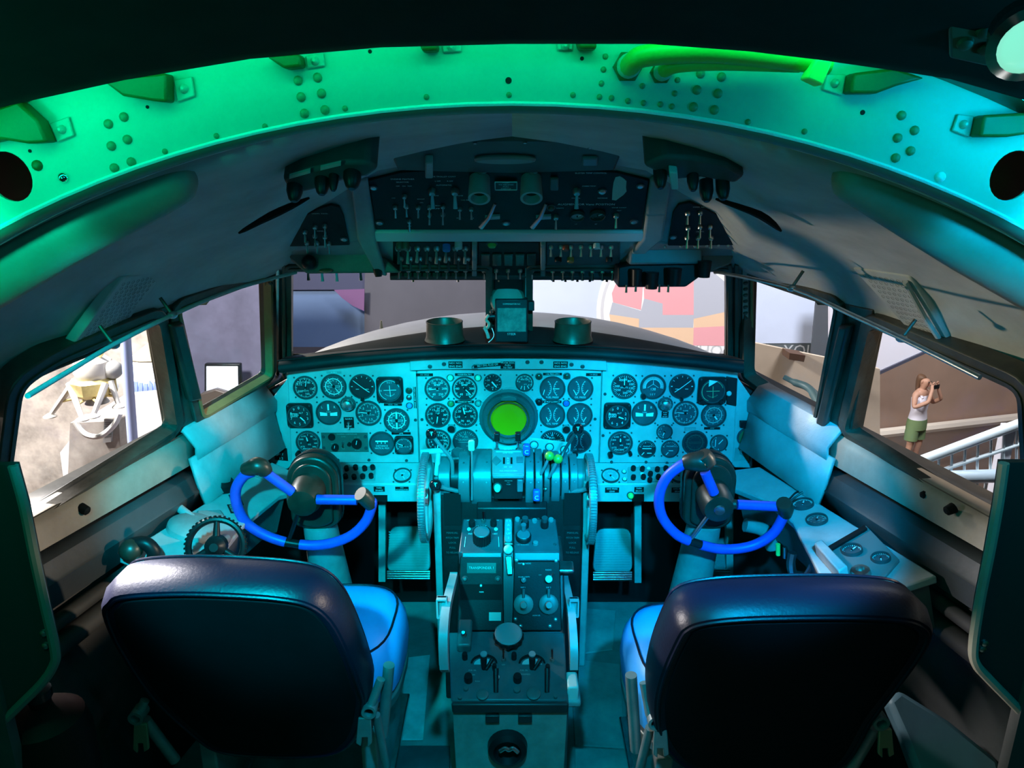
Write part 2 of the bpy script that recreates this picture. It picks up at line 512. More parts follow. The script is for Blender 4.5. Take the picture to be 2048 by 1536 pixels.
# ---- side walls
WALL = {}
def wall_x(Y, Z):
    return 1.0 - 0.226 * (Y - 1.35) - 0.4 * (Z - 0.94)
WALL['L'] = Fr((-1.0, 1.35, 0.94), (0.226, 1, 0), (0.4, 0, 1))
WALL['R'] = Fr((1.0, 1.35, 0.94), (0.226, -1, 0), (-0.4, 0, 1))
def sx(side, p):
    return Vector((-p[0] if side == 'L' else p[0], p[1], p[2]))
ledge_m = M('ledge_grey_vinyl', (0.050, 0.058, 0.062), 0.42, var=0.2, scale=6, bump=0.1)
for side in 'LR':
    nm = 'left' if side == 'L' else 'right'
    Ys = [-1.0, -0.4, 0.6, 1.05, 1.35, 1.58, 1.81, 2.05, 2.28, 2.40, 2.47]
    lo = lambda Y: 0.853 - 0.03 * (Y - 1.3)
    rows = [[sx(side, (wall_x(Y, 0.94) + 0.03, Y, z)) for Y in Ys] for z in (0.88, 0.55, 0.30, 0.0)]
    if side == 'R':
        rows = [r[::-1] for r in rows]
    wl = MB().grid(rows).build('wall_' + nm, dark_wall, kind='structure', solid=0.02, soff=-1)
    # beige sill under the glass
    Y2 = [0.9, 1.12, 1.35, 1.58, 1.81, 1.9]
    rows = [[sx(side, (wall_x(Y, 0.905) + 0.012, Y, 0.906)) for Y in Y2], [sx(side, (wall_x(Y, 0.9) - 0.020, Y, 0.897)) for Y in Y2], [sx(side, (wall_x(Y, 0.9) - 0.030, Y, 0.885)) for Y in Y2], [sx(side, (wall_x(Y, 0.9) - 0.038, Y, lo(Y))) for Y in Y2], [sx(side, (wall_x(Y, 0.9) + 0.04, Y, lo(Y) - 0.012)) for Y in Y2]]
    if side == 'R':
        rows = [r[::-1] for r in rows]
    MB().grid(rows).build('window_sill', sill_m, wl, solid=0.012)
    # screw plugs on the sill
    k0 = None
    for (x, y) in ([(170, 1020), (300, 932)] if side == 'L' else [(1768, 935), (1790, 957), (1850, 990), (1898, 1020), (1745, 925)]):
        p = at_x(x, y, (-1 if side == 'L' else 1) * 0.935)
        q = WALL[side]
        f = axis_frame(p, q.N)
        MB().lathe(f, 0, 0, [(0.012, -0.012), (0.010, 0.006), (0.006, 0.009)], 10).build('sill_plug', black_m, wl)
    # padded ledge below the sill, running forward to the panel
    Y3 = [0.9, 1.2, 1.5, 1.72, 1.86]
    def ledge(Y, k):
        z0 = lo(Y) - 0.015
        w = wall_x(Y, 0.9)
        return [(w - 0.012, Y, z0), (w - 0.050, Y, z0 - 0.022), (w - 0.060, Y, z0 - 0.060), (w - 0.064, Y, z0 - 0.064), (w - 0.045, Y, z0 - 0.125), (w + 0.03, Y, z0 - 0.14)][k]
    rows = [[sx(side, ledge(Y, k)) for Y in Y3] for k in range(6)]
    if side == 'R':
        rows = [r[::-1] for r in rows]
    MB().grid(rows).build('padded_ledge', ledge_m, wl, solid=0.004)
    # painted knee wall between the coaming strip and the side console
    Y5 = [1.84, 1.98, 2.12, 2.25]
    rows = [[sx(side, (wall_x(Y, 0.92) - 0.040, Y, 0.850)) for Y in Y5], [sx(side, (wall_x(Y, 0.92) - 0.052, Y, 0.775)) for Y in Y5], [sx(side, (wall_x(Y, 0.92) - 0.066, Y, 0.715)) for Y in Y5]]
    if side == 'R':
        rows = [r[::-1] for r in rows]
    MB().grid(rows).build('knee_wall', paint, wl, solid=0.01)
    # conduit under the ledge
    MB().tube([sx(side, (wall_x(Y, 0.9) - 0.03, Y, 0.66)) for Y in (0.9, 1.3, 1.7, 2.0)], 0.018).build('conduit', dark_wall, wl)
    MB().tube([sx(side, (wall_x(Y, 0.9) - 0.02, Y, 0.60)) for Y in (0.9, 1.3, 1.7)], 0.026).build('conduit', dark_wall, wl)
    # bright coaming strip under the front quarter window
    Y4 = [1.86, 2.0, 2.12, 2.26]
    rows = [[sx(side, (wall_x(Y, 0.92) + 0.008, Y, 0.924)) for Y in Y4], [sx(side, (wall_x(Y, 0.92) - 0.020, Y, 0.916)) for Y in Y4], [sx(side, (wall_x(Y, 0.92) - 0.048, Y, 0.872)) for Y in Y4], [sx(side, (wall_x(Y, 0.92) - 0.046, Y, 0.846)) for Y in Y4], [sx(side, (wall_x(Y, 0.92) + 0.0, Y, 0.836)) for Y in Y4]]
    if side == 'R':
        rows = [r[::-1] for r in rows]
    MB().grid(rows).build('coaming_strip', paint, wl, solid=0.01)
# ---- rear closure behind the viewer
MB().box((0, -1.0, 0.9), (2.6, 0.05, 2.2)).build('wall_back', dark_wall, kind='structure')
# ---- windows
def window(n, side, px, label, r=0.03, fw=0.026, t0=-0.02, t1=0.022, fmat=None, bead=None):
    fr = WALL[side] if isinstance(side, str) else side
    poly = round_poly([fr.px(x, y) for x, y in px], r)
    o = root('window_%d' % n, fr.P(*poly[0], 0), label, None, None, 'structure')
    ar = sum(poly[i][0] * poly[(i + 1) % len(poly)][1] - poly[(i + 1) % len(poly)][0] * poly[i][1] for i in range(len(poly)))
    if ar < 0:
        poly = poly[::-1]
    MB().ringprism(fr, offset2(poly, fw), poly, t0, t1).build('window_frame', fmat or postm, o, bevel=0.003)
    MB().ringprism(fr, offset2(poly, 0.004), offset2(poly, -0.005), 0.0, t1 + 0.003).build('sealant_bead', bead or postm, o)
    MB().prism(fr, offset2(poly, 0.004), -0.012, -0.006).build('pane', glass, o, smooth=False)
    return o
W1 = window(1, 'L', [(20, 765), (95, 715), (302, 628), (342, 852), (57, 1031), (-20, 1075)], 'left aft side window looking onto the bright exhibit', 0.03)
W2 = window(2, 'L', [(340, 612), (528, 545), (533, 748), (393, 830)], 'left front quarter window looking onto the lit screen', 0.025, bead=brass)
W3 = window(3, 'R', [(1756, 640), (1701, 856), (1990, 1039), (2075, 1090), (2062, 770), (1900, 700)], 'right aft side window looking onto the white railing', 0.03)
W4 = window(4, 'R', [(1690, 605), (1503, 545), (1499, 748), (1640, 850)], 'right front quarter window looking onto the tan wall', 0.025)
WS = Fr(at_y(1020, 705, 2.45), (1, 0, 0), at_y(1020, 545, 2.10) - at_y(1020, 705, 2.45))
W5 = window(5, WS, [(582, 520), (975, 520), (975, 722), (582, 722)], 'left windshield pane above the glareshield', 0.008, 0.014, -0.03, 0.03)
W6 = window(6, WS, [(1062, 520), (1452, 520), (1456, 722), (1062, 722)], 'right windshield pane above the glareshield', 0.008, 0.014, -0.03, 0.03)
# ---- posts between the windows
def post(name, a, b, w, fwd, label, mat=postm, rivets=0, nrm=None):
    """strip from a (bottom) to b (top), width vector along w"""
    a, b = Vector(a), Vector(b)
    ax = (b - a).normalized()
    f = Fr(a, Vector(w), ax)
    L = (b - a).length
    o = root(name, a, label, None, None, 'structure')
    return o, f, L
for side in 'LR':
    f = WALL[side]
    s = 1 if side == 'L' else -1
    nm = 'left' if side == 'L' else 'right'
    o = root('trim_%d' % (1 if side == 'L' else 2), f.P(*f.px(360 if side == 'L' else 1672, 880)), 'dark post between the two %s side windows' % nm, None, None, 'structure')
    pts = [(304, 615), (345, 600), (400, 880), (350, 900)] if side == 'L' else [(1688, 600), (1756, 615), (1700, 905), (1634, 880)]
    MB().pxprism(f, pts, -0.03, 0.012).build('post_body', postm, o, bevel=0.004)
    pts = [(318, 640), (345, 634), (385, 790), (360, 795)] if side == 'L' else [(1700, 640), (1722, 642), (1668, 850), (1648, 845)]
    MB().pxprism(f, pts, 0.012, 0.034).build('post_cover', rubber, o, bevel=0.008)
    for i in range(9):
        t = (i + 0.5) / 9
        x, y = ((lerp(309, 350, t), lerp(662, 860, t)) if side == 'L' else (lerp(1742, 1690, t), lerp(660, 860, t)))
        u, v = f.px(x, y)
        MB().lathe(f, u, v, [(0.005, 0.012), (0.004, 0.0155), (0.002, 0.017)], 8).build('rivet', postm, o)
    # windshield corner post with a scalloped riveted strip
    o = root('trim_%d' % (3 if side == 'L' else 4), at_y(560 if side == 'L' else 1478, 715, 2.42), 'riveted corner post beside the %s windshield pane' % nm, None, None, 'structure')
    xa, xb = (529, 583) if side == 'L' else (1452, 1508)
    ff = Fr(at_y((xa + xb) / 2, 720, 2.40), (1, 0, 0), at_y((xa + xb) / 2, 545, 2.07) - at_y((xa + xb) / 2, 720, 2.40))
    MB().pxprism(ff, [(xa, 745), (xb, 730), (xb, 520), (xa, 520)], -0.04, 0.0).build('post_body', postm, o, bevel=0.003)
    xs = [(529, 534, 'b'), (536, 548, 's'), (553, 560, 'p'), (566, 572, 'p')] if side == 'L' else [(1454, 1462, 'p'), (1468, 1476, 'p'), (1484, 1496, 's'), (1500, 1506, 'b')]
    for x0, x1, kd in xs:
        MB().pxprism(ff, [(x0, 742), (x1, 742), (x1, 522), (x0, 522)], 0, 0.01 if kd != 'p' else 0.016).build('post_strip', {'b': brass, 's': sill_m, 'p': steel if x0 == 553 else postm}[kd], o, bevel=0.002)
        if kd == 's':
            for i in range(15):
                u, v = ff.px((x0 + x1) / 2, 560 + i * 12.0)
                MB().lathe(ff, u, v, [(0.0075, 0.01), (0.0065, 0.0135), (0.003, 0.0155)], 8).build('rivet', postm, o)
o = root('trim_5', WS.P(*WS.px(1018, 720)), 'dark centre post of the windshield', None, None, 'structure')
MB().pxprism(WS, [(976, 722), (1061, 722), (1058, 520), (978, 520)], -0.04, 0.005).build('post_body', postm, o, bevel=0.004)
MB().pxprism(WS, [(976, 722), (984, 722), (984, 520), (978, 520)], 0.005, 0.022).build('post_strip', brass, o, bevel=0.002)
MB().pxprism(WS, [(988, 722), (1046, 722), (1046, 520), (988, 520)], 0.005, 0.018).build('post_cover', black, o, bevel=0.004)
MB().pxprism(WS, [(1050, 722), (1058, 722), (1058, 520), (1050, 520)], 0.005, 0.022).build('post_strip', paint_d, o, bevel=0.002)
# ---- roof: arched frame, liner, skin
ARC_Z = 0.352
RIN, ROUT = 1.32, 1.44
def arc(R, deg, Y):
    a = radians(deg)
    return Vector((R * sin(a), Y, ARC_Z + R * cos(a)))
FA = Fr((0, 0.85, ARC_Z), (1, 0, 0), (0, 0, 1))
arch = root('trim_6', arc(RIN, 0, 0.85), 'green painted arched roof frame with rivets', None, None, 'structure')
mb = MB()
HOLES = {-23.8: 1, 23.7: 1}
degs = [-46, -40, -34, -30.2, -26.0, -21.6, -16, -11, -6, -1, 4, 9, 14, 21.5, 25.9, 28.8, 34, 40, 46]
def pol(R, d):
    a = radians(d)
    return (R * sin(a), R * cos(a))
for i in range(len(degs) - 1):
    d0, d1 = degs[i], degs[i + 1]
    hole = [h for h in HOLES if d0 < h < d1]
    if hole:
        h = hole[0]
        out, inn = [], []
        K = 24
        c = pol(lerp(RIN, ROUT, 0.34), h)
        for j in range(K):
            a = 2 * pi * j / K
            ca, sa = cos(a), sin(a)
            m_ = max(abs(ca), abs(sa))
            out.append(pol(lerp(RIN, ROUT, 0.5 + 0.5 * sa / m_), lerp(d0, d1, 0.5 + 0.5 * ca / m_)))
            rr, tt = 0.027 * sa, 0.024 * ca
            hr = radians(h)
            inn.append((c[0] + tt * cos(hr) + rr * sin(hr), c[1] - tt * sin(hr) + rr * cos(hr)))
        # boundary runs anticlockwise so the ring faces the room
        mb.ringprism(FA, out, inn, -0.004, 0.0)
    else:
        n = 4
        for k in range(n):
            a, b = lerp(d0, d1, k / n), lerp(d0, d1, (k + 1) / n)
            mb.prism(FA, [pol(RIN, a), pol(RIN, b), pol(ROUT, b), pol(ROUT, a)], -0.004, 0.0)
mb.build('frame_web', primer, arch)
DD = [-46 + 2 * i for i in range(47)]
mb = MB()
mb.grid([[arc(RIN, d, 0.85) for d in DD], [arc(RIN - 0.006, d, 0.868) for d in DD], [arc(RIN - 0.002, d, 0.893) for d in DD]])
mb.build('inner_flange', M('flange_dark_primer', (0.10, 0.13, 0.09), 0.5), arch, solid=0.003)
pale_edge = M('edge_highlight_paint', (0.75, 0.78, 0.78), 0.35)  # pale colour paints the bright highlight along the flange edges
MB().tube([arc(RIN, d, 0.849) for d in DD], 0.0026, 6).build('flange_edge', pale_edge, arch)
MB().tube([arc(RIN - 0.004, d, 0.893) for d in DD], 0.0032, 6).build('flange_edge', pale_edge, arch)
# rivets and screws on the arch, placed from the photograph
rivm = M('olive_rivet', (0.15, 0.22, 0.10), 0.45)
def arch_rivet(x, y, r=7.5, mat=None, name='rivet'):
    u, v = FA.px(x, y)
    s_ = FA.sc(x, y) * r
    MB().lathe(FA, u, v, [(s_, 0), (s_ * 0.92, s_ * 0.35), (s_ * 0.6, s_ * 0.65), (s_ * 0.2, s_ * 0.78)], 12).build(name, mat or rivm, arch)
for x, y in [(596, 161), (635, 155), (602, 194), (643, 187), (609, 227), (650, 220), (217, 248), (248, 234), (223, 292), (255, 279), (229, 336), (263, 324),
             (1401, 147), (1443, 154), (1394, 180), (1436, 187), (1387, 214), (1429, 220), (1803, 231), (1829, 261), (1795, 276), (1821, 302), (1791, 316)]:
    arch_rivet(x, y, 9.5)
for x, y in [(330, 303), (433, 272), (530, 253), (690, 217), (853, 194), (1018, 190), (1146, 190), (1199, 194), (1223, 196), (1256, 202), (1287, 206), (1321, 209), (1344, 213), (1496, 244), (1609, 263), (1211, 113), (1207, 139), (1203, 167), (1285, 172), (1355, 160), (1350, 187)]:
    arch_rivet(x, y, 6)
arch_rivet(127, 355, 11, chrome, 'screw')
arch_rivet(75, 331, 11, primer_d, 'screw')
arch_rivet(1880, 354, 11, white, 'screw')
hm = M('hole_shade_black', (0.004, 0.004, 0.004), 0.9)  # black stands in for the shade inside holes that are not cut
for x, y, r in [(1017, 161, 6.5), (1164, 117, 4), (295, 214, 3.5), (60, 302, 3.5), (1725, 225, 5), (740, 103, 4)]:
    u, v = FA.px(x, y)
    s_ = FA.sc(x, y) * r
    MB().lathe(FA, u, v, [(s_, 0.0), (s_ * 0.98, 0.0006), (s_ * 0.3, 0.0006)], 14).build('drilled_hole', hm, arch)
# clip brackets along the top of the arch
def bracket(px, tab):
    o = MB().pxprism(FA, px, 0.001, 0.022).build('clip_bracket', primer_d, arch, bevel=0.003)
    MB().pxprism(FA, tab, 0.001, 0.004).build('bracket_tab', primer, o, bevel=0.0015)
    cx, cy = sum(p[0] for p in tab) / 4, sum(p[1] for p in tab) / 4
    u, v = FA.px(cx, cy)
    s_ = FA.sc(cx, cy) * 9
    MB().lathe(FA, u, v, [(s_, 0.004), (s_ * 0.8, 0.008), (s_ * 0.3, 0.010)], 12).build('rivet', primer, o)
bracket([(225, 165), (285, 155), (350, 150), (352, 207), (325, 205), (265, 195)], [(350, 160), (386, 153), (393, 193), (357, 205)])
bracket([(-20, 232), (60, 205), (100, 242), (118, 285), (80, 288), (30, 280), (-20, 290)], [(102, 247), (140, 233), (152, 272), (118, 285)])
bracket([(545, 118), (585, 112), (610, 112), (614, 138), (580, 142)], [(612, 112), (648, 106), (652, 133), (616, 138)])
bracket([(843, 90), (878, 86), (880, 106), (848, 108)], [(884, 88), (922, 84), (924, 104), (886, 106)])
bracket([(1150, 84), (1188, 86), (1190, 103), (1154, 103)], [(1114, 84), (1146, 84), (1146, 101), (1114, 101)])
bracket([(1690, 150), (1770, 140), (1830, 160), (1775, 175), (1735, 190), (1682, 190)], [(1652, 148), (1690, 148), (1682, 192), (1642, 180)])
bracket([(1945, 232), (2060, 225), (2060, 265), (1990, 275), (1935, 275)], [(1912, 228), (1945, 232), (1935, 275), (1900, 262)])
# stringers behind the clips
st = root('trim_7', arc(ROUT, 0, 0.8), 'dark green stringer rail above the arched frame', None, None, 'structure')
for dd in ((-40, -20), (17, 40)):
    D2 = [lerp(dd[0], dd[1], i / 12) for i in range(13)]
    MB().grid([[arc(ROUT - 0.022, d, 0.852) for d in D2], [arc(ROUT - 0.024, d, 0.80) for d in D2], [arc(ROUT + 0.01, d, 0.79) for d in D2]]).build('stringer_rail', primer_d, st, solid=0.004)
# roof liner with the shape of the cabin roof
ARC0 = {}
def liner_edge(t):
    pts = [(0, 1.70, 1.625), (0.30, 1.74, 1.575), (0.50, 1.90, 1.46), (0.605, 2.08, 1.325), (0.675, 2.05, 1.295), (0.735, 1.87, 1.285), (0.785, 1.70, 1.268), (0.855, 1.52, 1.232), (0.92, 1.35, 1.212), (0.965, 1.22, 1.165)]
    k = t * (len(pts) - 1)
    i = min(int(k), len(pts) - 2)
    return Vector(pts[i]).lerp(Vector(pts[i + 1]), k - i)
for side in 'LR':
    rows = []
    for s_ in [0, 0.12, 0.25, 0.4, 0.55, 0.7, 0.85, 0.95, 1.0]:
        row = []
        for j in range(28):
            t = j / 27
            a = arc(RIN, 40 * t ** 0.9, 0.893)
            e = liner_edge(t)
            p = a.lerp(e, s_)
            b = 4 * s_ * (1 - s_)
            p += Vector((0.05 * b * t, 0.0, 0.035 * b * (0.3 + t)))
            row.append(sx(side, p))
        rows.append(row)
    if side == 'L':
        rows = [r[::-1] for r in rows]
    nm = 'left' if side == 'L' else 'right'
    lo_ = MB().grid(rows).build('ceiling_%s' % nm, liner_m, kind='structure', solid=0.012, soff=1, label='grey headliner over the %s pilot seat' % nm)
    # rear return of the liner behind the aft window
    ys = [0.893, 1.05, 1.22]
    r0 = [[sx(side, arc(RIN, 40, 0.893)), sx(side, (0.93, 1.05, 1.26)), sx(side, (0.965, 1.22, 1.165))], [sx(side, (0.93, 0.893, 1.1)), sx(side, (0.985, 1.05, 1.05)), sx(side, (1.0, 1.235, 1.0))], [sx(side, (1.02, 0.893, 0.85)), sx(side, (1.02, 1.05, 0.85)), sx(side, (1.025, 1.25, 0.85))]]
    if side == 'L':
        r0 = [r[::-1] for r in r0]
    MB().grid(r0).build('liner_return', liner_m, lo_, solid=0.012, soff=1, sub=1)
    # edge bead along the window tops
    MB().tube([sx(side, liner_edge(t / 20)) for t in range(8, 21)], 0.004, 8).build('edge_bead', postm, lo_)
    WALL['lin' + side] = lo_
    sl_ = [(478, 466, 1.40), (540, 432, 1.36), (618, 396, 1.32)] if side == 'L' else [(1432, 398, 1.32), (1520, 430, 1.36), (1562, 462, 1.40)]
    MB().tube(spline([at_y(x, y, Y) for x, y, Y in sl_], 4), [0.002, 0.004, 0.005, 0.006, 0.007, 0.007, 0.006, 0.004, 0.002], 8).build('liner_slit', black_m, lo_)
    # outer skin
    rows = []
    for Y in (-1.1, 0.2, 0.9, 1.5, 2.0):
        row = []
        for j in range(25):
            a = radians(78 * j / 24)
            R = 1.40 - 0.06 * max(0, Y - 0.9)
            drop = 0.10 * max(0, Y - 0.9) ** 1.5
            row.append(sx(side, (R * sin(a) * (1 - 0.12 * max(0, Y - 0.9)), Y, ARC_Z + 0.06 + R * cos(a) - drop * (1.0))))
        rows.append([p for p in row if p.z > 1.02 + 0.27 * max(0, min(1, (Y - 0.6) / 0.6)) or True])
    rows = [[p for p in r[:15 if True else 25]] for r in rows]
    if side == 'L':
        rows = [r[::-1] for r in rows]
    MB().grid(rows).build('trim_%d' % (10 if side == 'L' else 20), primer_d, kind='structure', solid=0.006, soff=1)
    # flat skin behind the aft windows, down to the floor
    r0 = [[sx(side, (1.13, Y, 1.30)), sx(side, (1.09, Y, 0.90)), sx(side, (1.08, Y, 0.5))] for Y in (-1.0, 0.2, 1.0)]
    if side == 'R':
        r0 = r0[::-1]
    MB().grid(r0).build('trim_%d' % (12 if side == 'L' else 22), primer_d, kind='structure', solid=0.006)
    r0 = [[sx(side, (wall_x(Y, 0.94) + 0.075, Y, 0.915)), sx(side, (wall_x(Y, 0.94) + 0.10, Y, 0.4)), sx(side, (wall_x(Y, 0.94) + 0.05, Y, -0.06))] for Y in (0.9, 1.5, 2.2, 2.485)]
    if side == 'R':
        r0 = r0[::-1]
    MB().grid(r0).build('trim_%d' % (13 if side == 'L' else 23), primer_d, kind='structure', solid=0.006)
    r0 = [[sx(side, (wall_x(Y, 0.94) + 0.08, Y, 0.912)), sx(side, (wall_x(Y, 0.94) - 0.01, Y, 0.904))] for Y in (0.9, 1.5, 2.2, 2.485)]
    if side == 'L':
        r0 = r0[::-1]
    MB().grid(r0).build('trim_%d' % (14 if side == 'L' else 24), postm, kind='structure', solid=0.004)
    # perforated speaker panel in the headliner
    if side == 'L':
        corners = [(245, 565), (322, 548), (236, 662), (158, 682)]
    else:
        corners = [(1719, 545), (1815, 560), (1893, 690), (1842, 680)]
    c3 = []
    def liner_hit(x, y, off=0.0):
        # march along the ray to the liner surface
        d = ray(x, y)
        best = None
        for i_ in range(1, 240):
            Y = 0.9 + i_ * 0.005
            p = EYE + d * (Y / d.y)
            ax_ = abs(p.x)
            # signed test against the interpolated liner
            for k_ in range(1):
                pass
            q = liner_solve(ax_, Y)
            if q is not None and p.z > q:
                return p
        return EYE + d * (1.3 / d.y)
    def liner_solve(x_, Y):
        # height of the liner at (x, Y) by scanning the mesh rows
        R_ = rows_cache[side]
        best = None
        for r in R_:
            for p in r:
                dd = (abs(p.x) - x_) ** 2 + (p.y - Y) ** 2
                if best is None or dd < best[0]:
                    best = (dd, p.z)
        return best[1] if best and best[0] < 0.02 else None
    rows_cache = {side: []}
    for s_ in [i_ / 30 for i_ in range(31)]:
        row = []
        for j in range(30):
            t = j / 29
            a = arc(RIN, 40 * t ** 0.9, 0.893)
            e = liner_edge(t)
            p = a.lerp(e, s_)
            b = 4 * s_ * (1 - s_)
            p += Vector((0.05 * b * t, 0.0, 0.035 * b * (0.3 + t)))
            row.append(p)
        rows_cache[side].append(row)
    c3 = [liner_hit(x, y) for x, y in corners]
    cen = sum(c3, Vector()) / 4
    nn = (c3[2] - c3[0]).cross(c3[1] - c3[0]).normalized()
    if nn.dot(EYE - cen) < 0:
        nn = -nn
    ax = (c3[2] - c3[0]).normalized()
    fg = Fr(cen + nn * 0.006, ax, nn.cross(ax))
    if fg.N.dot(EYE - cen) < 0:
        fg = Fr(cen + nn * 0.006, ax, -nn.cross(ax))
    WALL['gr' + side] = fg
    g = root('speaker_grille', fg.O, 'perforated speaker panel in the %s headliner' % nm, 'speaker', 'headliner speakers')
    quad = [fg.px(x, y) for x, y in corners]
    MB().prism(fg, round_poly(offset2(quad, 0.012), 0.01), -0.02, 0.0).build('grille_plate', liner_m, g, bevel=0.003)
    q0, q1, q2, q3 = [Vector(q) for q in quad]
    mb = MB()
    for i_ in range(13):
        for j in range(8):
            a_ = (i_ + 0.5) / 13
            b_ = (j + 0.5 + 0.25 * (i_ % 2)) / 8.3
            p = (q0.lerp(q1, b_)).lerp(q3.lerp(q2, b_), a_)
            mb.lathe(fg, p.x, p.y, [(0.0042, 0.0004), (0.003, -0.0012)], 8)
    ho = mb.build('perforation', hm, g)
    ho['kind'] = 'stuff'
    p0, p1 = (q0, q3) if side == 'L' else (q1, q2)
    if side == 'R':
        MB().tube([fg.P(p0.x, p0.y, 0.006), fg.P(*p0.lerp(p1, 0.5), 0.009), fg.P(p1.x, p1.y, 0.006)], 0.005, 8).build('grille_trim', liner_m, g)
# ---- padded rolls below the arch
for side in 'LR':
    pp = [(385, 348, 18), (368, 356, 40), (345, 366, 47), (280, 395, 54), (190, 435, 62), (90, 483, 68), (0, 530, 72), (-110, 590, 76)]
    if side == 'R':
        pp = [(1672, 346, 16), (1688, 352, 38), (1712, 362, 46), (1780, 392, 56), (1860, 432, 64), (1950, 480, 70), (2050, 532, 74), (2160, 592, 78)]
    path = [at_y(x, y, 0.975) for x, y, r in pp]
    rad = [r * FA.sc(x, y) * 1.13 for x, y, r in pp]
    MB().tube(spline(path, 3), [rad[min(i // 3, len(rad) - 1)] + (rad[min(i // 3 + 1, len(rad) - 1)] - rad[min(i // 3, len(rad) - 1)]) * (i % 3) / 3 for i in range(3 * (len(pp) - 1) + 1)], 20).build('padded_roll', brownpad, label='brown leather head bumper roll under the %s end of the arch' % ('left' if side == 'L' else 'right'), cat='bumper pad', group='head bumper rolls')
# ---- dark ceiling nearest the viewer
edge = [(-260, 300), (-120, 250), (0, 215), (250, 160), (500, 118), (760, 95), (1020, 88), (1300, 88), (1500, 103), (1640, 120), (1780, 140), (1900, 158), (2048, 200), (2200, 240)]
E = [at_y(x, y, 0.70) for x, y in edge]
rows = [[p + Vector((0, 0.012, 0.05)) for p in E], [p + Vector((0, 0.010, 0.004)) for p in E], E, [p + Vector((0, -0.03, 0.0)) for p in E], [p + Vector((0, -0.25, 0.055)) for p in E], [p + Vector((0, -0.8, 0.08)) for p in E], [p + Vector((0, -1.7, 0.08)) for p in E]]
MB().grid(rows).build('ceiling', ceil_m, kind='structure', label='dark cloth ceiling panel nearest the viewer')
# ---- lamp plate and lamp at the top right
lp = root('spot_lamp', at_y(2046, 80, 0.52), 'small bright chrome spot lamp at the right end of the ceiling', 'lamp')
PL = at_y(1985, 70, 0.60)
fpl = Fr(PL, (1, 0.0, -0.10), (0, -0.75, 0.66))
plm = M('lamp_plate_dark', (0.03, 0.05, 0.025), 0.5)
MB().pxprism(fpl, [(1895, -60), (2200, -60), (2200, 175), (2048, 150), (1900, 118)], -0.006, 0.0).build('mounting_plate', plm, lp, bevel=0.002)
for x, y in [(1952, 30), (1968, 62), (1972, 96), (1930, 86), (1948, -8)]:
    u, v = fpl.px(x, y)
    MB().lathe(fpl, u, v, [(0.006, 0), (0.005, 0.003), (0.002, 0.0045)], 10).build('rivet', plm, lp)
lc = at_y(2056, 84, 0.52)
fl_ = axis_frame(lc, Vector((-0.25, -0.8, -0.5)))
MB().lathe(fl_, 0, 0, [(0.010, -0.03), (0.020, -0.02), (0.023, 0.0), (0.024, 0.004), (0.018, 0.006)], 24, True, False).build('lamp_housing', chrome, lp)
MB().lathe(fl_, 0, 0, [(0.019, 0.003), (0.014, 0.006), (0.005, 0.008)], 24).build('lamp_lens', M('lit_lamp_lens', (0.8, 1, 0.95), 0.1, emit=(0.35, 1.0, 0.7), es=0.7), lp)
# ---- LED strips tucked behind the ceiling edge, washing the arch
def led(d0, d1, name, col, es, label):
    n = max(3, int(abs(d1 - d0) / 2))
    path = [arc(RIN + 0.092, lerp(d0, d1, i / n), 0.765) for i in range(n + 1)]
    m = M(name + '_light', (0.1, 0.1, 0.1), 0.4, emit=col, es=es)
    MB().tube(path, 0.006, 6).build(name, m, label=label, cat='LED strip', group='LED strips behind the ceiling edge')
led(-34, 16, 'led_strip', (0.0, 1.0, 0.42), 20, 'green LED strip hidden above the left and middle of the arch')
led(19, 36, 'led_strip', (0.0, 1.0, 0.32), 26, 'blue LED strip hidden above the right end of the arch')
SC.objects['led_strip.001'].data.materials[0] = M('blue_strip_light', (0.1, 0.1, 0.1), 0.4, emit=(0.0, 0.58, 1.0), es=32)
# ---- hoses on the arch
hose_m = M('green_hose', (0.20, 0.42, 0.04), 0.45)
h = root('roof_hose', at_y(1320, 140, 0.84), 'thick green hose leaving a fitting on the arch', 'hose', 'green roof hoses')
MB().tube(spline([at_y(1258, 134, 0.845), at_y(1263, 128, 0.825), at_y(1290, 112, 0.805), at_y(1400, 104, 0.80), at_y(1520, 112, 0.80), at_y(1660, 128, 0.80)], 6), 0.0105, 12).build('hose_body', hose_m, h)
h2 = root('roof_hose', at_y(1390, 150, 0.83), 'thinner green hose leaving the right-hand fitting on the arch', 'hose', 'green roof hoses')
MB().tube(spline([at_y(1325, 143, 0.845), at_y(1332, 139, 0.828), at_y(1360, 130, 0.815), at_y(1450, 126, 0.812), at_y(1600, 130, 0.81)], 6), 0.0075, 12).build('hose_body', hose_m, h2)
for x, y, r, par in ((1255, 134, 30, h), (1322, 145, 23, h2)):
    u, v = FA.px(x, y)
    s_ = FA.sc(x, y) * r
    MB().lathe(FA, u, v, [(s_, 0), (s_, 0.006), (s_ * 0.8, 0.008)], 6).build('hex_nut', primer_d, par)
    MB().lathe(FA, u, v, [(s_ * 0.78, 0.006), (s_ * 0.78, 0.016), (s_ * 0.6, 0.02)], 20).build('fitting_ring', primer, par)
MB().pxprism(Fr((0, 0.80, 0), (1, 0, 0), (0, 0, 1)), [(1618, 122), (1650, 126), (1630, 175), (1598, 160)], 0, 0.02).build('hose_clip', M('yellow_green_clip', (0.55, 0.8, 0.12), 0.5), label='yellow-green clip holding the hoses to the arch', cat='clip', bevel=0.002)
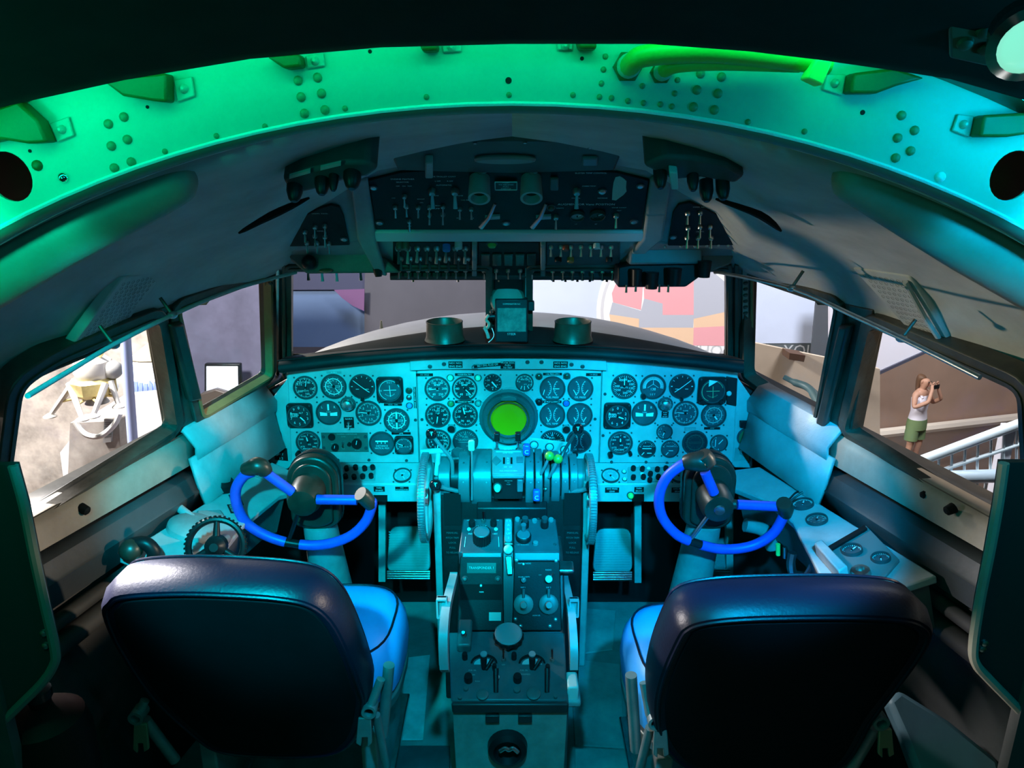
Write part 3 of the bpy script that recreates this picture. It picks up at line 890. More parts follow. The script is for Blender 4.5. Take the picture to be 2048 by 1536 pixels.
# ---- door frame edges of the bulkhead beside the viewer
FB = vert(0.95)
for side, px in (('L', [(-260, 930), (28, 930), (50, 1010), (70, 1110), (92, 1210), (112, 1300), (108, 1330), (85, 1365), (40, 1410), (0, 1450), (-40, 1490), (-120, 1620), (-260, 1620)]),
                 ('R', [(2310, 925), (2006, 925), (1994, 1010), (1976, 1110), (1958, 1200), (1945, 1290), (1950, 1325), (1975, 1355), (2048, 1430), (2110, 1500), (2310, 1620)])):
    nm = 'left' if side == 'L' else 'right'
    w = root('wall_bulkhead_%s' % nm, FB.P(*FB.px(*px[6])), 'dark bulkhead panel edge at the %s of the viewer' % nm, None, None, 'structure')
    MB().pxprism(FB, px, -0.012, 0.0).build('bulkhead_panel', M('bulkhead_dark', (0.018, 0.02, 0.02), 0.75), w)
    path = [FB.P(*FB.px(x, y), 0.002) for x, y in (px[1:11] if side == 'L' else px[1:10])]
    MB().tube(spline(path, 4), 0.007, 8).build('edge_trim', M('grey_green_edge', (0.12, 0.14, 0.12), 0.5) if side == 'L' else sill_m, w)
    MB().box((-1.02 if side == 'L' else 1.02, 0.95, 0.6), (0.5, 0.02, 1.7)).build('bulkhead_web', dark_wall, w)
    for x, y in ([(88, 1265), (92, 1290)] if side == 'L' else [(1963, 1296), (1968, 1285)]):
        u, v = FB.px(x, y)
        MB().lathe(FB, u, v, [(0.006, 0), (0.005, 0.004), (0.002, 0.006)], 10).build('screw', steel, w)
# ---- curtain rods along the window tops
for side, pts, fits in (('L', [(55, 792, 1.02), (150, 735, 1.16), (235, 685, 1.30), (345, 630, 1.48), (470, 578, 1.72), (592, 545, 1.92)], [(228, 690), (345, 630)]), ('R', [(1960, 755, 1.02), (1810, 680, 1.16), (1700, 628, 1.32), (1585, 577, 1.52), (1450, 547, 1.82), (1430, 545, 1.9)], [(1803, 677), (1583, 576)])):
    nm = 'left' if side == 'L' else 'right'
    path = [at_y(x, y, Y) for x, y, Y in pts]
    rd = root('curtain_rod', path[0], 'thin metal curtain rod along the top of the %s side windows' % nm, 'rod', 'curtain rods')
    MB().tube(spline(path, 4), 0.0042, 10).build('rod_bar', steel if side == 'R' else paint_d, rd)
    for i, (x, y) in enumerate(fits):
        Y = pts[2][2] if i == 0 else pts[3][2]
        p = at_y(x, y, Y)
        MB().ball(p, 0.0075, 10, 6, 1.4, 1.4, 1).build('rod_clamp', steel, rd)
        MB().cyl(p, p + Vector((0.02 if side == 'R' else -0.02, 0.0, 0.035)), 0.0035, 0.0035, 8).build('rod_bracket', postm, rd)
# ================================================================== instrument panel
IP = vert(2.26)
def arcline(mb, fr, u, v, r, a0, a1, w, n, step=10):
    """white arc; angles clockwise from the top"""
    k = max(2, int(abs(a1 - a0) / step))
    for i in range(k):
        b0, b1 = radians(lerp(a0, a1, i / k)), radians(lerp(a0, a1, (i + 1) / k))
        mb.prism(fr, [(u + (r - w / 2) * sin(b0), v + (r - w / 2) * cos(b0)), (u + (r - w / 2) * sin(b1), v + (r - w / 2) * cos(b1)), (u + (r + w / 2) * sin(b1), v + (r + w / 2) * cos(b1)), (u + (r + w / 2) * sin(b0), v + (r + w / 2) * cos(b0))], n, n + 0.0004)
def ticks(mb, fr, u, v, r0, r1, a0, a1, k, w, n, big=0, bigr=None):
    for i in range(k + 1):
        a = radians(lerp(a0, a1, i / max(1, k)))
        q = bigr if (big and i % big == 0) else r0
        mb.line(fr, u + q * sin(a), v + q * cos(a), u + r1 * sin(a), v + r1 * cos(a), w * (1.5 if big and i % big == 0 else 1), n)
def nums(mb, fr, u, v, r, a0, a1, lst, h, n):
    for i, t in enumerate(lst):
        a = radians(lerp(a0, a1, i / max(1, len(lst) - 1)))
        if t:
            mb.text(fr, u + r * sin(a), v + r * cos(a), n, t, h)
def needle(par, fr, u, v, ang, r, w, n, tail=0.25, mat=white, wide=0.0):
    a = radians(ang)
    d = Vector((sin(a), cos(a)))
    q = Vector((d.y, -d.x))
    c = Vector((u, v))
    pts = [c - d * r * tail - q * w / 2, c + d * r * 0.72 - q * (w / 2 + wide), c + d * r, c + d * r * 0.72 + q * (w / 2 + wide), c - d * r * tail + q * w / 2]
    MB().prism(fr, [tuple(p) for p in pts], n, n + 0.001).build('needle', mat, par, smooth=False)
def gauge(par, fr, x, y, rpx, kind='ticks', square=0, dm=None, screws=True, name='gauge', label=None, **k):
    u, v = fr.px(x, y)
    s_ = fr.sc(x, y)
    r = rpx * s_
    dm = dm or dial_m
    if square:
        h = square * s_ / 2
        g = MB().prism(fr, round_poly([(u - h, v - h), (u + h, v - h), (u + h, v + h), (u - h, v + h)], h * 0.32), 0, 0.014)
        g = g.build(name, black, par, bevel=0.002, label=label)
        MB().lathe(fr, u, v, [(r * 0.98, 0.014), (r * 0.98, 0.018), (r * 0.90, 0.018), (r * 0.86, 0.0145)], 28, False, False).build('bezel_ring', bezel_m, g)
        n0 = 0.0142
        dz = 0.0
    else:
        g = MB().lathe(fr, u, v, [(r * 1.02, 0), (r * 1.02, 0.006), (r * 0.98, 0.0085), (r * 0.92, 0.0085), (r * 0.89, 0.004)], 30, False, False).build(name, bezel_m, par, label=label)
        n0 = 0.002
    MB().lathe(fr, u, v, [(r * 0.92, n0), (r * 0.05, n0)], 28).build('dial', dm, g, smooth=False)
    n = n0 + 0.0004
    mb = MB()
    R = r * 0.86
    w = 0.0010
    if kind == 'ticks':
        a0, a1, kk = k.get('a0', -140), k.get('a1', 140), k.get('k', 28)
        ticks(mb, fr, u, v, R * 0.88, R, a0, a1, kk, w, n, k.get('big', 4), R * 0.80)
        if k.get('ring'):
            arcline(mb, fr, u, v, R, a0, a1, w, n)
        if 'nums' in k:
            nums(mb, fr, u, v, R * 0.64, k.get('na0', a0), k.get('na1', a1), k['nums'], r * 0.19, n)
        for t, du, dv, h in k.get('txt', []):
            mb.text(fr, u + du * r, v + dv * r, n, t, h * r)
    elif kind == 'rose':
        arcline(mb, fr, u, v, R * 0.74, 0, 360, r * 0.07, n)
        ticks(mb, fr, u, v, R * 0.80, R * 0.9, 0, 360, 12, w * 1.6, n)
        nums(mb, fr, u, v, R * 0.55, 0, 330, ['N', '3', '6', 'E', '12', '15', 'S', '21', '24', 'W', '30', '33'], r * 0.15, n)
        for dv in (0.05, -0.07):
            mb.line(fr, u - R * 0.55, v + dv * r, u + R * 0.55, v + dv * r, w, n)
    elif kind == 'arcrose':
        ticks(mb, fr, u, v, R * 0.66, R * 0.95, -100, 100, 44, w * 1.1, n)
        arcline(mb, fr, u, v, R * 0.68, -100, 100, w, n)
        for a in (-35, 35):
            mb.line(fr, u, v + R * 0.75, u + sin(radians(a)) * 0.001, v + R * 0.2, w, n)
            mb.line(fr, u, v + R * 0.25, u + (1 if a > 0 else -1) * R * 0.5, v - R * 0.1, w, n)
        mb.text(fr, u, v - R * 0.25, n, '138', r * 0.22)
        mb.text(fr, u, v - R * 0.75, n, 'S E T', r * 0.15)
    elif kind == 'att':
        sg = k.get('sg', 1)
        pts = [(-0.62, 0.42), (-0.2, 0.08), (0.1, -0.16), (0.55, -0.48)]
        for (a, b), (c, d) in zip(pts, pts[1:]):
            mb.line(fr, u + sg * a * r, v + b * r, u + sg * c * r, v + d * r, w * 2, n)
        for q in (-0.5, 0.26):
            mb.line(fr, u + q * r, v - 0.22 * r, u + (q + 0.24) * r, v - 0.22 * r, w * 1.5, n)
        for a in (-90, -55, -30, 0, 30, 55, 90):
            b = radians(a)
            mb.line(fr, u + R * 0.86 * sin(b), v + R * 0.86 * cos(b), u + R * sin(b), v + R * cos(b), w * (3 if abs(a) == 90 else 1.6), n)
    elif kind == 'turn':
        mb.fbox(fr, u - r * 0.07, u + r * 0.07, v + r * 0.2, v + r * 0.72, n, n + 0.0006)
        for sgn in (-1, 1):
            mb.prism(fr, [(u + sgn * r * 0.12, v - r * 0.02), (u + sgn * r * 0.70, v + r * 0.06), (u + sgn * r * 0.68, v - r * 0.26), (u + sgn * r * 0.12, v - r * 0.26)][::(1 if sgn > 0 else -1)], n, n + 0.0006)
            mb.text(fr, u + sgn * r * 0.5, v + r * 0.46, n, 'L' if sgn < 0 else 'R', r * 0.2)
        mb.text(fr, u, v + r * 0.06, n, 'TURN', r * 0.1)
    elif kind == 'cross':
        mb.line(fr, u - r * 0.5, v + r * 0.0, u + r * 0.55, v + r * 0.03, w * 1.5, n)
        mb.line(fr, u, v + r * 0.42, u + r * 0.06, v - r * 0.55, w * 1.5, n)
        arcline(mb, fr, u, v, R * 0.98, 200, 430, w * 1.3, n)
        for i in range(9):
            a = radians(130 + i * 12)
            mb.line(fr, u + r * 0.45 * sin(a), v + r * 0.45 * cos(a), u + r * 0.52 * sin(a), v + r * 0.52 * cos(a), w, n)
        if not k.get('bare'):
            mb.text(fr, u, v + r * 0.66, n, '3 6 1', r * 0.15)
            mb.text(fr, u - r * 0.75, v - r * 0.05, n, 'GS', r * 0.14)
    elif kind == 'dual':
        for sgn in (-1, 1):
            pts = [(0.34, 0.62), (0.16, 0.36), (0.09, 0.05), (0.14, -0.28), (0.34, -0.56)]
            for (a, b), (c, d) in zip(pts, pts[1:]):
                mb.line(fr, u + sgn * a * r, v + b * r, u + sgn * c * r, v + d * r, w * 1.2, n)
            for j, b in enumerate((0.56, 0.34, 0.16, 0.0, -0.16, -0.32, -0.5)):
                a = 0.10 + 0.6 * (b - 0.03) ** 2
                mb.line(fr, u + sgn * a * r, v + b * r, u + sgn * (a + 0.12) * r, v + b * r, w, n)
        mb.text(fr, u, v - r * 0.72, n, k.get('txt', 'OIL'), r * 0.15)
    elif kind == 'dme':
        mb.fbox(fr, u - r * 0.5, u + r * 0.5, v + r * 0.13, v + r * 0.24, n, n + 0.0008)
        for i in range(3):
            mb.fbox(fr, u + r * (-0.36 + 0.3 * i), u + r * (-0.30 + 0.3 * i), v - r * 0.02, v + r * 0.1, n, n + 0.0006)
        mb.text(fr, u, v - r * 0.22, n, 'DISTANCE', r * 0.15)
        mb.text(fr, u, v - r * 0.42, n, 'NAUTICAL MILES', r * 0.14, 0, 0.8)
    elif kind == 'fuel':
        ticks(mb, fr, u, v, R * 0.84, R * 0.98, -75, 75, 12, w, n, 3, R * 0.76)
        nums(mb, fr, u, v, R * 0.66, -40, 75, ['30', '45', '', '60'], r * 0.15, n)
        mb.text(fr, u, v + r * 0.34, n, 'FUEL', r * 0.17)
        mb.text(fr, u, v + r * 0.1, n, 'QUANTITY', r * 0.17)
        mb.line(fr, u - r * 0.62, v - r * 0.1, u + r * 0.35, v - r * 0.1, w, n)
        mb.text(fr, u + r * 0.35, v - r * 0.42, n, 'LBS X 100', r * 0.1)
    elif kind == 'alt':
        nums(mb, fr, u, v, R * 0.82, 0, 324, list('0123456789'), r * 0.24, n)
        mb.text(fr, u + r * 0.15, v + r * 0.28, n, 'ALT', r * 0.15)
        q = rrect(u - r * 0.72, u - r * 0.1, v - r * 0.05, v + r * 0.24, r * 0.05)
        mb.ringprism(fr, q, offset2(q, -0.001), n, n + 0.0005)
        mb.text(fr, u - r * 0.41, v + r * 0.1, n, k.get('drum', '038'), r * 0.24)
    elif kind == 'mach':
        for i, t in enumerate(['7', '80', '120', '160', '200', '240', 'MACH', 'KTS', '.9', '1000', 'x100']):
            a = radians(i * 32.7)
            mb.text(fr, u + R * 0.72 * sin(a), v + R * 0.72 * cos(a), n, t, r * 0.15)
        mb.text(fr, u + r * 0.1, v - r * 0.2, n, 'IAS', r * 0.14)
        ticks(mb, fr, u, v, R * 0.92, R, 0, 352, 44, w * 0.8, n)
    if mb.v:
        mb.build('dial_marking', k.get('mm', white), g, smooth=False)
    for (a, rr, ww) in k.get('needles', []):
        needle(g, fr, u, v, a, rr * R, ww * r, n + 0.0008, k.get('tail', 0.2))
    for (du, dv, a, L) in k.get('bars', []):
        b = radians(a)
        MB().line(fr, u + du * r - sin(b) * L * r / 2, v + dv * r - cos(b) * L * r / 2, u + du * r + sin(b) * L * r / 2, v + dv * r + cos(b) * L * r / 2, 0.0022, n + 0.0006, 0.001).build('needle', white, g, smooth=False)
    if k.get('hub', 'needles' in k):
        MB().lathe(fr, u, v, [(r * 0.12, n + 0.0008), (r * 0.10, n + 0.003)], 12).build('needle_hub', black, g)
    for (du, dv, kr) in k.get('knobs', []):
        MB().lathe(fr, u + du * r, v + dv * r, [(kr * r, 0.0), (kr * r, 0.016), (kr * r * 0.85, 0.02)], 14, True).build('knob', black, g)
    if screws and not square:
        mb = MB()
        for sx_ in (-1, 1):
            for sv in (-1, 1):
                mb.lathe(fr, u + sx_ * r * 0.88, v + sv * r * 0.86, [(0.0032, 0), (0.0028, 0.0016)], 8)
        mb.build('screw_set', bezel_m, g, kind='stuff')
    if square:
        mb = MB()
        h = square * s_ / 2
        for sx_ in (-1, 1):
            for sv in (-1, 1):
                mb.lathe(fr, u + sx_ * h * 0.84, v + sv * h * 0.84, [(0.003, 0.014), (0.0025, 0.0155)], 8)
        mb.build('screw_set', bezel_m, g, kind='stuff')
    return g
def placard(par, fr, x, y, w, h, lines, ang=0.0, th=0.7, n=0.0, name='placard', mat=None, tm=None):
    u, v = fr.px(x, y)
    s_ = fr.sc(x, y)
    f = fr.at(u, v, ang, n)
    o = MB().fbox(f, -w * s_ / 2, w * s_ / 2, -h * s_ / 2, h * s_ / 2, 0, 0.0016).build(name, mat or black, par)
    if lines:
        mb = MB()
        k = len(lines)
        for i, t in enumerate(lines):
            lh = h * s_ / k * th
            est = 0.75 * len(t) * lh
            ww = min(1.0, (w * s_ * 0.94) / max(est, 1e-6))
            mb.text(f, 0, h * s_ * (0.5 - (i + 0.5) / k), 0.002, t, lh * 0.85, 0, max(0.45, ww))
        mb.build('lettering', tm or white, o, smooth=False)
    return o
def button(par, fr, x, y, r, mat, n=0.0, h=0.008, name='indicator_lamp', dome=True, label=None, n1=None):
    u, v = fr.px(x, y)
    q = r * fr.sc(x, y)
    o = MB().lathe(fr, u, v, [(q * 1.3, n), (q * 1.3, n + 0.002), (q * 1.05, n + 0.003)], 14).build(name, bezel_m, par)
    MB().lathe(fr, u, v, [(q, n + 0.003), (q, n + h * 0.6), (q * 0.75, n + h), (q * 0.3, n + h * 1.15)], 14).build('lens' if name == 'indicator_lamp' else 'cap', mat, o, label=label)
    return o
def toggle(par, fr, x, y, s=1.0, ang=20, n=0.0, mat=None, L=0.02):
    u, v = fr.px(x, y)
    o = MB().lathe(fr, u, v, [(0.0055 * s, n), (0.0055 * s, n + 0.004 * s), (0.004 * s, n + 0.007 * s)], 8).build('toggle_switch', steel, par)
    a = radians(ang)
    p0 = fr.P(u, v, n + 0.005 * s)
    p1 = p0 + (fr.N * cos(a) + fr.V * sin(a)) * L * s
    MB().cyl(p0, p1, 0.0016 * s, 0.0030 * s, 8).build('toggle_lever', mat or chrome, o)
    return o
def knob(par, fr, x, y, r, h=0.02, mat=None, n=0.0, name='rotary_knob', teeth=0, pointer=True, top=None):
    u, v = fr.px(x, y)
    q = r * fr.sc(x, y)
    mb = MB()
    if teeth:
        m = teeth * 2
        pr = [(u + q * (1.0 if i % 2 else 0.90) * cos(2 * pi * i / m), v + q * (1.0 if i % 2 else 0.90) * sin(2 * pi * i / m)) for i in range(m)]
        mb.prism(fr, pr, n, n + h)
    else:
        mb.lathe(fr, u, v, [(q, n), (q, n + h * 0.8), (q * 0.88, n + h), (q * 0.4, n + h)], 20)
    o = mb.build(name, mat or black, par, bevel=0.001 if teeth else 0)
    if top:
        MB().lathe(fr, u, v, [(q * 0.86, n + h), (q * 0.80, n + h + 0.0012)], 24).build('knob_cap', top, o)
    elif pointer:
        MB().line(fr, u, v, u + q * 0.2, v + q * 0.85, q * 0.14, n + h, 0.0006).build('pointer_mark', white, o)
    return o
ipr = root('instrument_panel', at_y(1020, 925, 2.26), 'grey main instrument panel full of round dials under the glareshield', 'instrument panel')
def plate(name, pts, mat=paint, n0=-0.012, n1=0.0, fr=IP, bevel=0.0025, par=None):
    return MB().pxprism(fr, pts, n0, n1).build(name, mat, par or ipr, bevel=bevel)
plate('left_plate', [(574, 735), (831, 712), (838, 926), (583, 926)])
plate('centre_plate', [(833, 712), (1204, 712), (1197, 926), (840, 926)])
plate('right_plate', [(1206, 712), (1476, 735), (1466, 926), (1199, 926)])
plate('backing_sheet', [(570, 735), (831, 710), (1204, 710), (1480, 735), (1470, 930), (578, 930)], paint_d, -0.016, -0.0125)
# ---- left plate
G = lambda *a, **k: gauge(ipr, IP, *a, **k)
G(611, 775, 24, 'ticks', nums=['MACH', '80', '120', '160', '200', 'KTS'], a0=-30, a1=300, k=44, needles=[(12, 0.9, 0.05)], txt=[('KNOTS', 0, -0.28, 0.12)])
G(667.5, 772.5, 25.5, 'rose', dm=dial_g, needles=[(-40, 0.95, 0.05), (140, 0.9, 0.05)])
G(724.5, 772.6, 25.5, 'att', knobs=[(0, -0.98, 0.13)])
G(780.5, 778, 24, 'cross', square=53, dm=dial_g, knobs=[(0.68, 0.72, 0.2)])
G(601, 829.5, 24, 'alt', square=51, needles=[(135, 0.8, 0.1)])
G(657.5, 825, 25, 'turn', dm=dial_g)
G(737.5, 825.8, 25.5, 'ticks', a0=-90, a1=250, k=50, nums=['', '.5', '1', '1.5', '2', '', '1.5', '1', '.5'], dm=dial_g, needles=[(-84, 0.95, 0.06)], txt=[('CLIMB', 0, 0.2, 0.11), ('FT PER MIN', 0.15, -0.15, 0.09)], big=5)
G(793.5, 840.6, 25.5, 'rose', dm=dial_g, needles=[(0, 0.9, 0.12), (180, 0.8, 0.12)])
G(616.5, 884, 24, 'mach', needles=[(-12, 0.6, 0.1)], knobs=[(-0.85, -0.95, 0.22), (0.9, -0.9, 0.2)])
G(763.8, 886.4, 25, 'dme', dm=dial_g)
G(808.8, 888, 17.5, 'ticks', square=37, dm=dial_g, a0=-120, a1=120, k=18, ring=1, needles=[(-70, 0.85, 0.08)], txt=[('KNOTS X 10', 0, -0.15, 0.14)])
for x in (696, ):
    button(ipr, IP, 696, 808.5, 12.5, M('press_knob_metal', (0.6, 0.6, 0.58), 0.25, 0.9), h=0.02, name='press_knob')
o = placard(ipr, IP, 698, 845, 20, 23, ['NORM', '', 'STBY'], th=0.55)
toggle(o, IP, 698, 845, 1.0, -70, 0.002)
cp = placard(ipr, IP, 690, 884.5, 93, 41, [], mat=M('controller_grey_green', (0.10, 0.11, 0.095), 0.5, var=0.2), name='compass_controller')
mb = MB()
for t, x, y, h in [('COMPASS CONTROLLER', 694, 868, 3.4), ('SLAVED', 687, 873, 2.4), ('FREE', 687, 897, 2.4), ('SYNC', 665, 887, 2.4), ('DG  MAG', 714, 874, 2.4), ('SET HDG', 715, 900, 2.4)]:
    u, v = IP.px(x, y)
    mb.text(IP, u, v, 0.0022, t, h * IP.sc(x, y) * 0.8)
mb.build('lettering', dimwhite, cp, smooth=False)
for x, y in [(646.5, 873), (731, 873), (648, 895), (732, 895.5)]:
    button(cp, IP, x, y, 2.6, chrome, 0.0016, 0.002, 'screw')
knob(cp, IP, 664, 873, 7, 0.008, n=0.0016, pointer=False)
knob(cp, IP, 671, 893, 7, 0.016, n=0.0016)
knob(cp, IP, 699, 887, 3.5, 0.012, n=0.0016, pointer=False)
knob(cp, IP, 714, 886, 10, 0.014, n=0.0016)
toggle(cp, IP, 686, 885, 0.8, -50, 0.0016)
green_l = M('green_lens', (0.02, 0.25, 0.08), 0.2)
green_b = M('green_lit_lens', (0.25, 0.9, 0.5), 0.25)
blue_l = M('blue_lens', (0.02, 0.12, 0.75), 0.2)
clear_l = M('clear_lens', (0.45, 0.55, 0.55), 0.2)
dark_l = M('smoky_lens', (0.02, 0.05, 0.03), 0.2)
button(ipr, IP, 818, 781, 5.5, dark_l)
button(ipr, IP, 818, 795, 4.5, steel, name='screw_cap', h=0.004)
button(ipr, IP, 819, 811, 5.5, M('pale_blue_lens', (0.1, 0.3, 0.8), 0.25))
f90 = IP.at(*IP.px(830, 795), pi / 2)
q = IP.sc(830, 795)
o = MB().fbox(f90, -22.5 * q, 22.5 * q, -2.6 * q, 2.6 * q, 0, 0.0016).build('placard', black, ipr)
MB().text(f90, 0, 0, 0.002, 'MARKER BEACON LIGHTS', 3.0 * q).build('lettering', white, o)
placard(ipr, IP, 786, 809, 36, 5, ['HDG   OBS'], tm=dimwhite)
placard(ipr, IP, 802.5, 866.5, 38, 5, ['DME'])
placard(ipr, IP, 668, 745, 30, 5, ['N 5815'], mat=paint_d)
# ---- centre plate
G(874.7, 777, 25, 'ticks', nums=['40', '80', '120', '160', '200', '250'], na0=-150, na1=150, a0=-150, a1=150, k=40, needles=[(-98, 0.85, 0.05)], txt=[('BMEP', 0, 0.3, 0.16), ('LBS', 0, -0.15, 0.1)], dm=dial_g)
G(929.4, 777, 25, 'ticks', nums=['40', '80', '120', '160', '200', '250'], na0=-150, na1=150, a0=-150, a1=150, k=40, needles=[(135, 0.9, 0.06)], txt=[('BMEP', 0, 0.3, 0.16)], ring=1)
G(985.4, 765, 18, 'ticks', nums=['70', 'DE', '', 'UP', '10', '40'], a0=-120, a1=180, k=12, needles=[(140, 0.9, 0.16)], hub=False)
G(1049, 765, 18, 'ticks', nums=['0', '2', '4', '6', '8'], a0=-80, a1=120, k=30, txt=[('WATER', 0, 0.36, 0.2), ('QTY', 0.1, -0.2, 0.13)], bars=[(-0.35, -0.55, 20, 0.4), (0, -0.6, 0, 0.45), (0.4, -0.5, -30, 0.4)], dm=dial_g)
G(1105, 777, 25.5, 'dual', dm=dial_g, txt='FUEL PRESS', bars=[(-0.68, -0.3, 15, 0.45), (0.28, 0.0, 90, 0.5)])
G(1160.8, 777, 25.5, 'dual', dm=dial_g, txt='OIL PRESS', bars=[(-0.42, -0.3, -30, 0.5), (0.45, -0.3, 35, 0.5)])
G(875.7, 830, 25, 'ticks', nums=['5', '10', '15', '20', '25', '30', '35'], na0=-120, na1=130, a0=-150, a1=150, k=36, needles=[(188, 0.85, 0.07)], txt=[('RPM', 0, 0.35, 0.14), ('X 100', 0, 0.18, 0.1)])
G(930.4, 830, 25, 'ticks', nums=['10', '20', '30', '40', '50', '60', '70'], na0=-105, na1=205, a0=-140, a1=215, k=40, needles=[(-14, 0.85, 0.09)], txt=[('MAN', 0.12, 0.3, 0.13)])
G(1104.6, 830, 25.5, 'dual', dm=dial_g, txt='CYL TEMP', bars=[(-0.4, -0.32, -25, 0.35), (0.48, -0.32, 30, 0.35)])
G(1159.3, 830, 25.5, 'dual', dm=dial_g, txt='CARB AIR', bars=[(-0.36, -0.32, -30, 0.35), (0.42, -0.3, 30, 0.35)])
G(877, 882.6, 25, 'ticks', nums=['2', '4', '6', '8', '10', '12', '14', '16', '18', '20', '22'], a0=-150, a1=140, k=44, needles=[(190, 0.85, 0.08)], txt=[('HYD', 0.35, 0.1, 0.14)])
G(931, 881.6, 25, 'fuel', dm=dial_g, mm=dimwhite)
G(1104.6, 883.6, 25, 'fuel')
G(1158, 881.6, 25, 'dual', dm=dial_m, txt='OIL TEMP', mm=dimwhite)
for x, y, m in [(900.7, 755.3, green_b), (956, 755.3, green_b), (902, 807, green_l), (956.7, 806.4, M('grey_green_lens', (0.12, 0.3, 0.26), 0.3)), (1077.8, 752.7, dark_l), (1133.5, 751.8, dark_l), (1132.5, 806.4, blue_l)]:
    button(ipr, IP, x, y, 5.8, m, h=0.010)
for x, y in [(903, 856), (1132.5, 857)]:
    knob(ipr, IP, x, y, 8.5, 0.012, paint_d, pointer=False, top=black)
button(ipr, IP, 1077.8, 803.5, 6.5, black, name='screw_cap')
placard(ipr, IP, 929, 749, 38, 5.5, ['1 RUDDER PEDAL TRIM 2'])
placard(ipr, IP, 929, 803.5, 38, 5.5, ['1 RUDDER FAST TRIM 2'])
placard(ipr, IP, 1105, 748, 38, 5, ['1 OIL PRESS LOW 2'])
placard(ipr, IP, 1104, 803.5, 38, 5.5, ['LO PROP GOVERN LO'])
placard(ipr, IP, 849, 749.5, 34, 6, ['141 0022'], tm=dimwhite)
placard(ipr, IP, 1187, 749, 30, 6, ['14 0022'], tm=dimwhite)
# centre radar scope
u, v = IP.px(1017.3, 833.8)
q = IP.sc(1017, 834)
rs = MB().lathe(IP, u, v, [(59 * q, 0), (59 * q, 0.004), (53 * q, 0.006), (52 * q, 0.03), (48 * q, 0.036), (42 * q, 0.034), (39 * q, 0.018), (36 * q, 0.014)], 48, False, False).build('radar_scope', M('scope_ring_grey', (0.075, 0.085, 0.09), 0.35), ipr, label='round weather radar scope with a green screen')
MB().lathe(IP, u, v, [(62 * q, 0.0), (62 * q, 0.003), (54 * q, 0.003)], 48).build('mounting_flange', paint, rs)
MB().lathe(IP, u, v, [(38 * q, 0.010), (30 * q, 0.013), (15 * q, 0.0155), (3 * q, 0.016)], 40).build('scope_screen', M('green_phosphor', (0.07, 0.30, 0.004), 0.22, emit=(0.06, 0.30, 0.0), es=0.28), rs)
MB().lathe(IP, u, v, [(37.5 * q, 0.030), (37.5 * q, 0.0345), (36.0 * q, 0.0345)], 40, False, False).build('screen_rim', steel, rs)
for i in range(12):
    a = 2 * pi * (i + 0.5) / 12
    MB().lathe(IP, u + 45 * q * cos(a), v + 45 * q * sin(a), [(0.0022, 0.035), (0.0018, 0.0365)], 6).build('screw', steel, rs)
for i in range(8):
    a = 2 * pi * (i + 0.3) / 8
    MB().lathe(IP, u + 59 * q * cos(a), v + 59 * q * sin(a), [(0.0028, 0.003), (0.0022, 0.005)], 8).build('screw', steel, rs)
hood = [(u + 17 * q, v + 42 * q), (u + 15 * q, v + 50 * q), (u, v + 53 * q), (u - 15 * q, v + 50 * q), (u - 17 * q, v + 42 * q)]
MB().prism(IP, hood, 0.03, 0.044).build('scope_hood', M('hood_grey', (0.11, 0.13, 0.13), 0.4), rs, bevel=0.003)
# upper strip under the glareshield
US = tilt(1020, 738, 2.235, -12)
strip = MB().pxprism(US, [(820, 742), (878, 739), (1155, 739), (1215, 742), (1212, 716), (820, 716)], -0.004, 0.0).build('upper_strip', paint, ipr, bevel=0.002)
placard(strip, US, 911, 729, 28, 14, ['NO1 NO1', 'ENG ENG'], th=0.7)
placard(strip, US, 1121, 729, 29, 14, ['NO2 NO2', 'ENG ENG'], th=0.7)
placard(strip, US, 975.5, 730, 56, 8, ['NO 1 ENG. FLUID OFF'], 0.10, 0.7)
placard(strip, US, 1015.5, 730, 29, 16, ['HOOK DOC', 'PUSH', 'TO TEST'], 0, 0.8)
fu, fv = US.px(968, 731)
q = US.sc(970, 730)
MB().tube(spline([US.P(fu + a * q, fv + b * q, 0.004) for a, b in [(38, 9), (10, 6), (-18, 2), (-24, -2), (-22, -6), (-12, -6)]], 4), 0.0013, 6).build('wire_guard', steel, strip)
for x, y in [(888, 728), (1055, 724), (1083, 724), (1143, 729), (860, 733), (1165, 733)]:
    button(strip, US, x, y, 3.4, steel, 0, 0.002, 'screw')
# ---- right plate
G(1248.4, 772.3, 25.8, 'ticks', nums=['400', '50', '80', '100', '120', '150', '200', '', '250', '300'], a0=-30, a1=290, na0=-25, na1=270, k=32, needles=[(0, 0.9, 0.06)], txt=[('KNOTS', 0, -0.1, 0.13)], tail=0.0)
G(1306, 773, 25.5, 'arcrose', dm=dial_g, knobs=[(-0.75, -0.75, 0.2)])
G(1363.6, 772.3, 25.5, 'att', sg=-1, knobs=[(0, -0.98, 0.12)])
G(1423, 780, 25, 'cross', square=57, bare=1, mm=M('olive_marking', (0.45, 0.55, 0.25), 0.6), knobs=[(-0.82, -0.85, 0.16), (0.72, -0.85, 0.2)])
q = IP.sc(1423, 764)
u, v = IP.px(1423, 762)
MB().prism(IP, [(u - 8 * q, v + 6 * q), (u + 9 * q, v + 3 * q), (u - 8 * q, v - 8 * q)], 0.019, 0.020).build('warning_flag', white, ipr)
button(ipr, IP, 1457, 786, 6, clear_l, 0.0)
plate('instrument_housing', [(1452, 752), (1474, 756), (1472, 812), (1452, 808)], black, 0.0, 0.006)
G(1233.7, 830, 24, 'alt', square=54, drum='100', needles=[(110, 0.7, 0.1)])
u, v = IP.px(1221, 817)
MB().fbox(IP, u - 0.004, u + 0.004, v - 0.003, v + 0.003, 0.0148, 0.0156).build('red_flag', M('red_flag_paint', (0.7, 0.06, 0.04), 0.5), ipr)
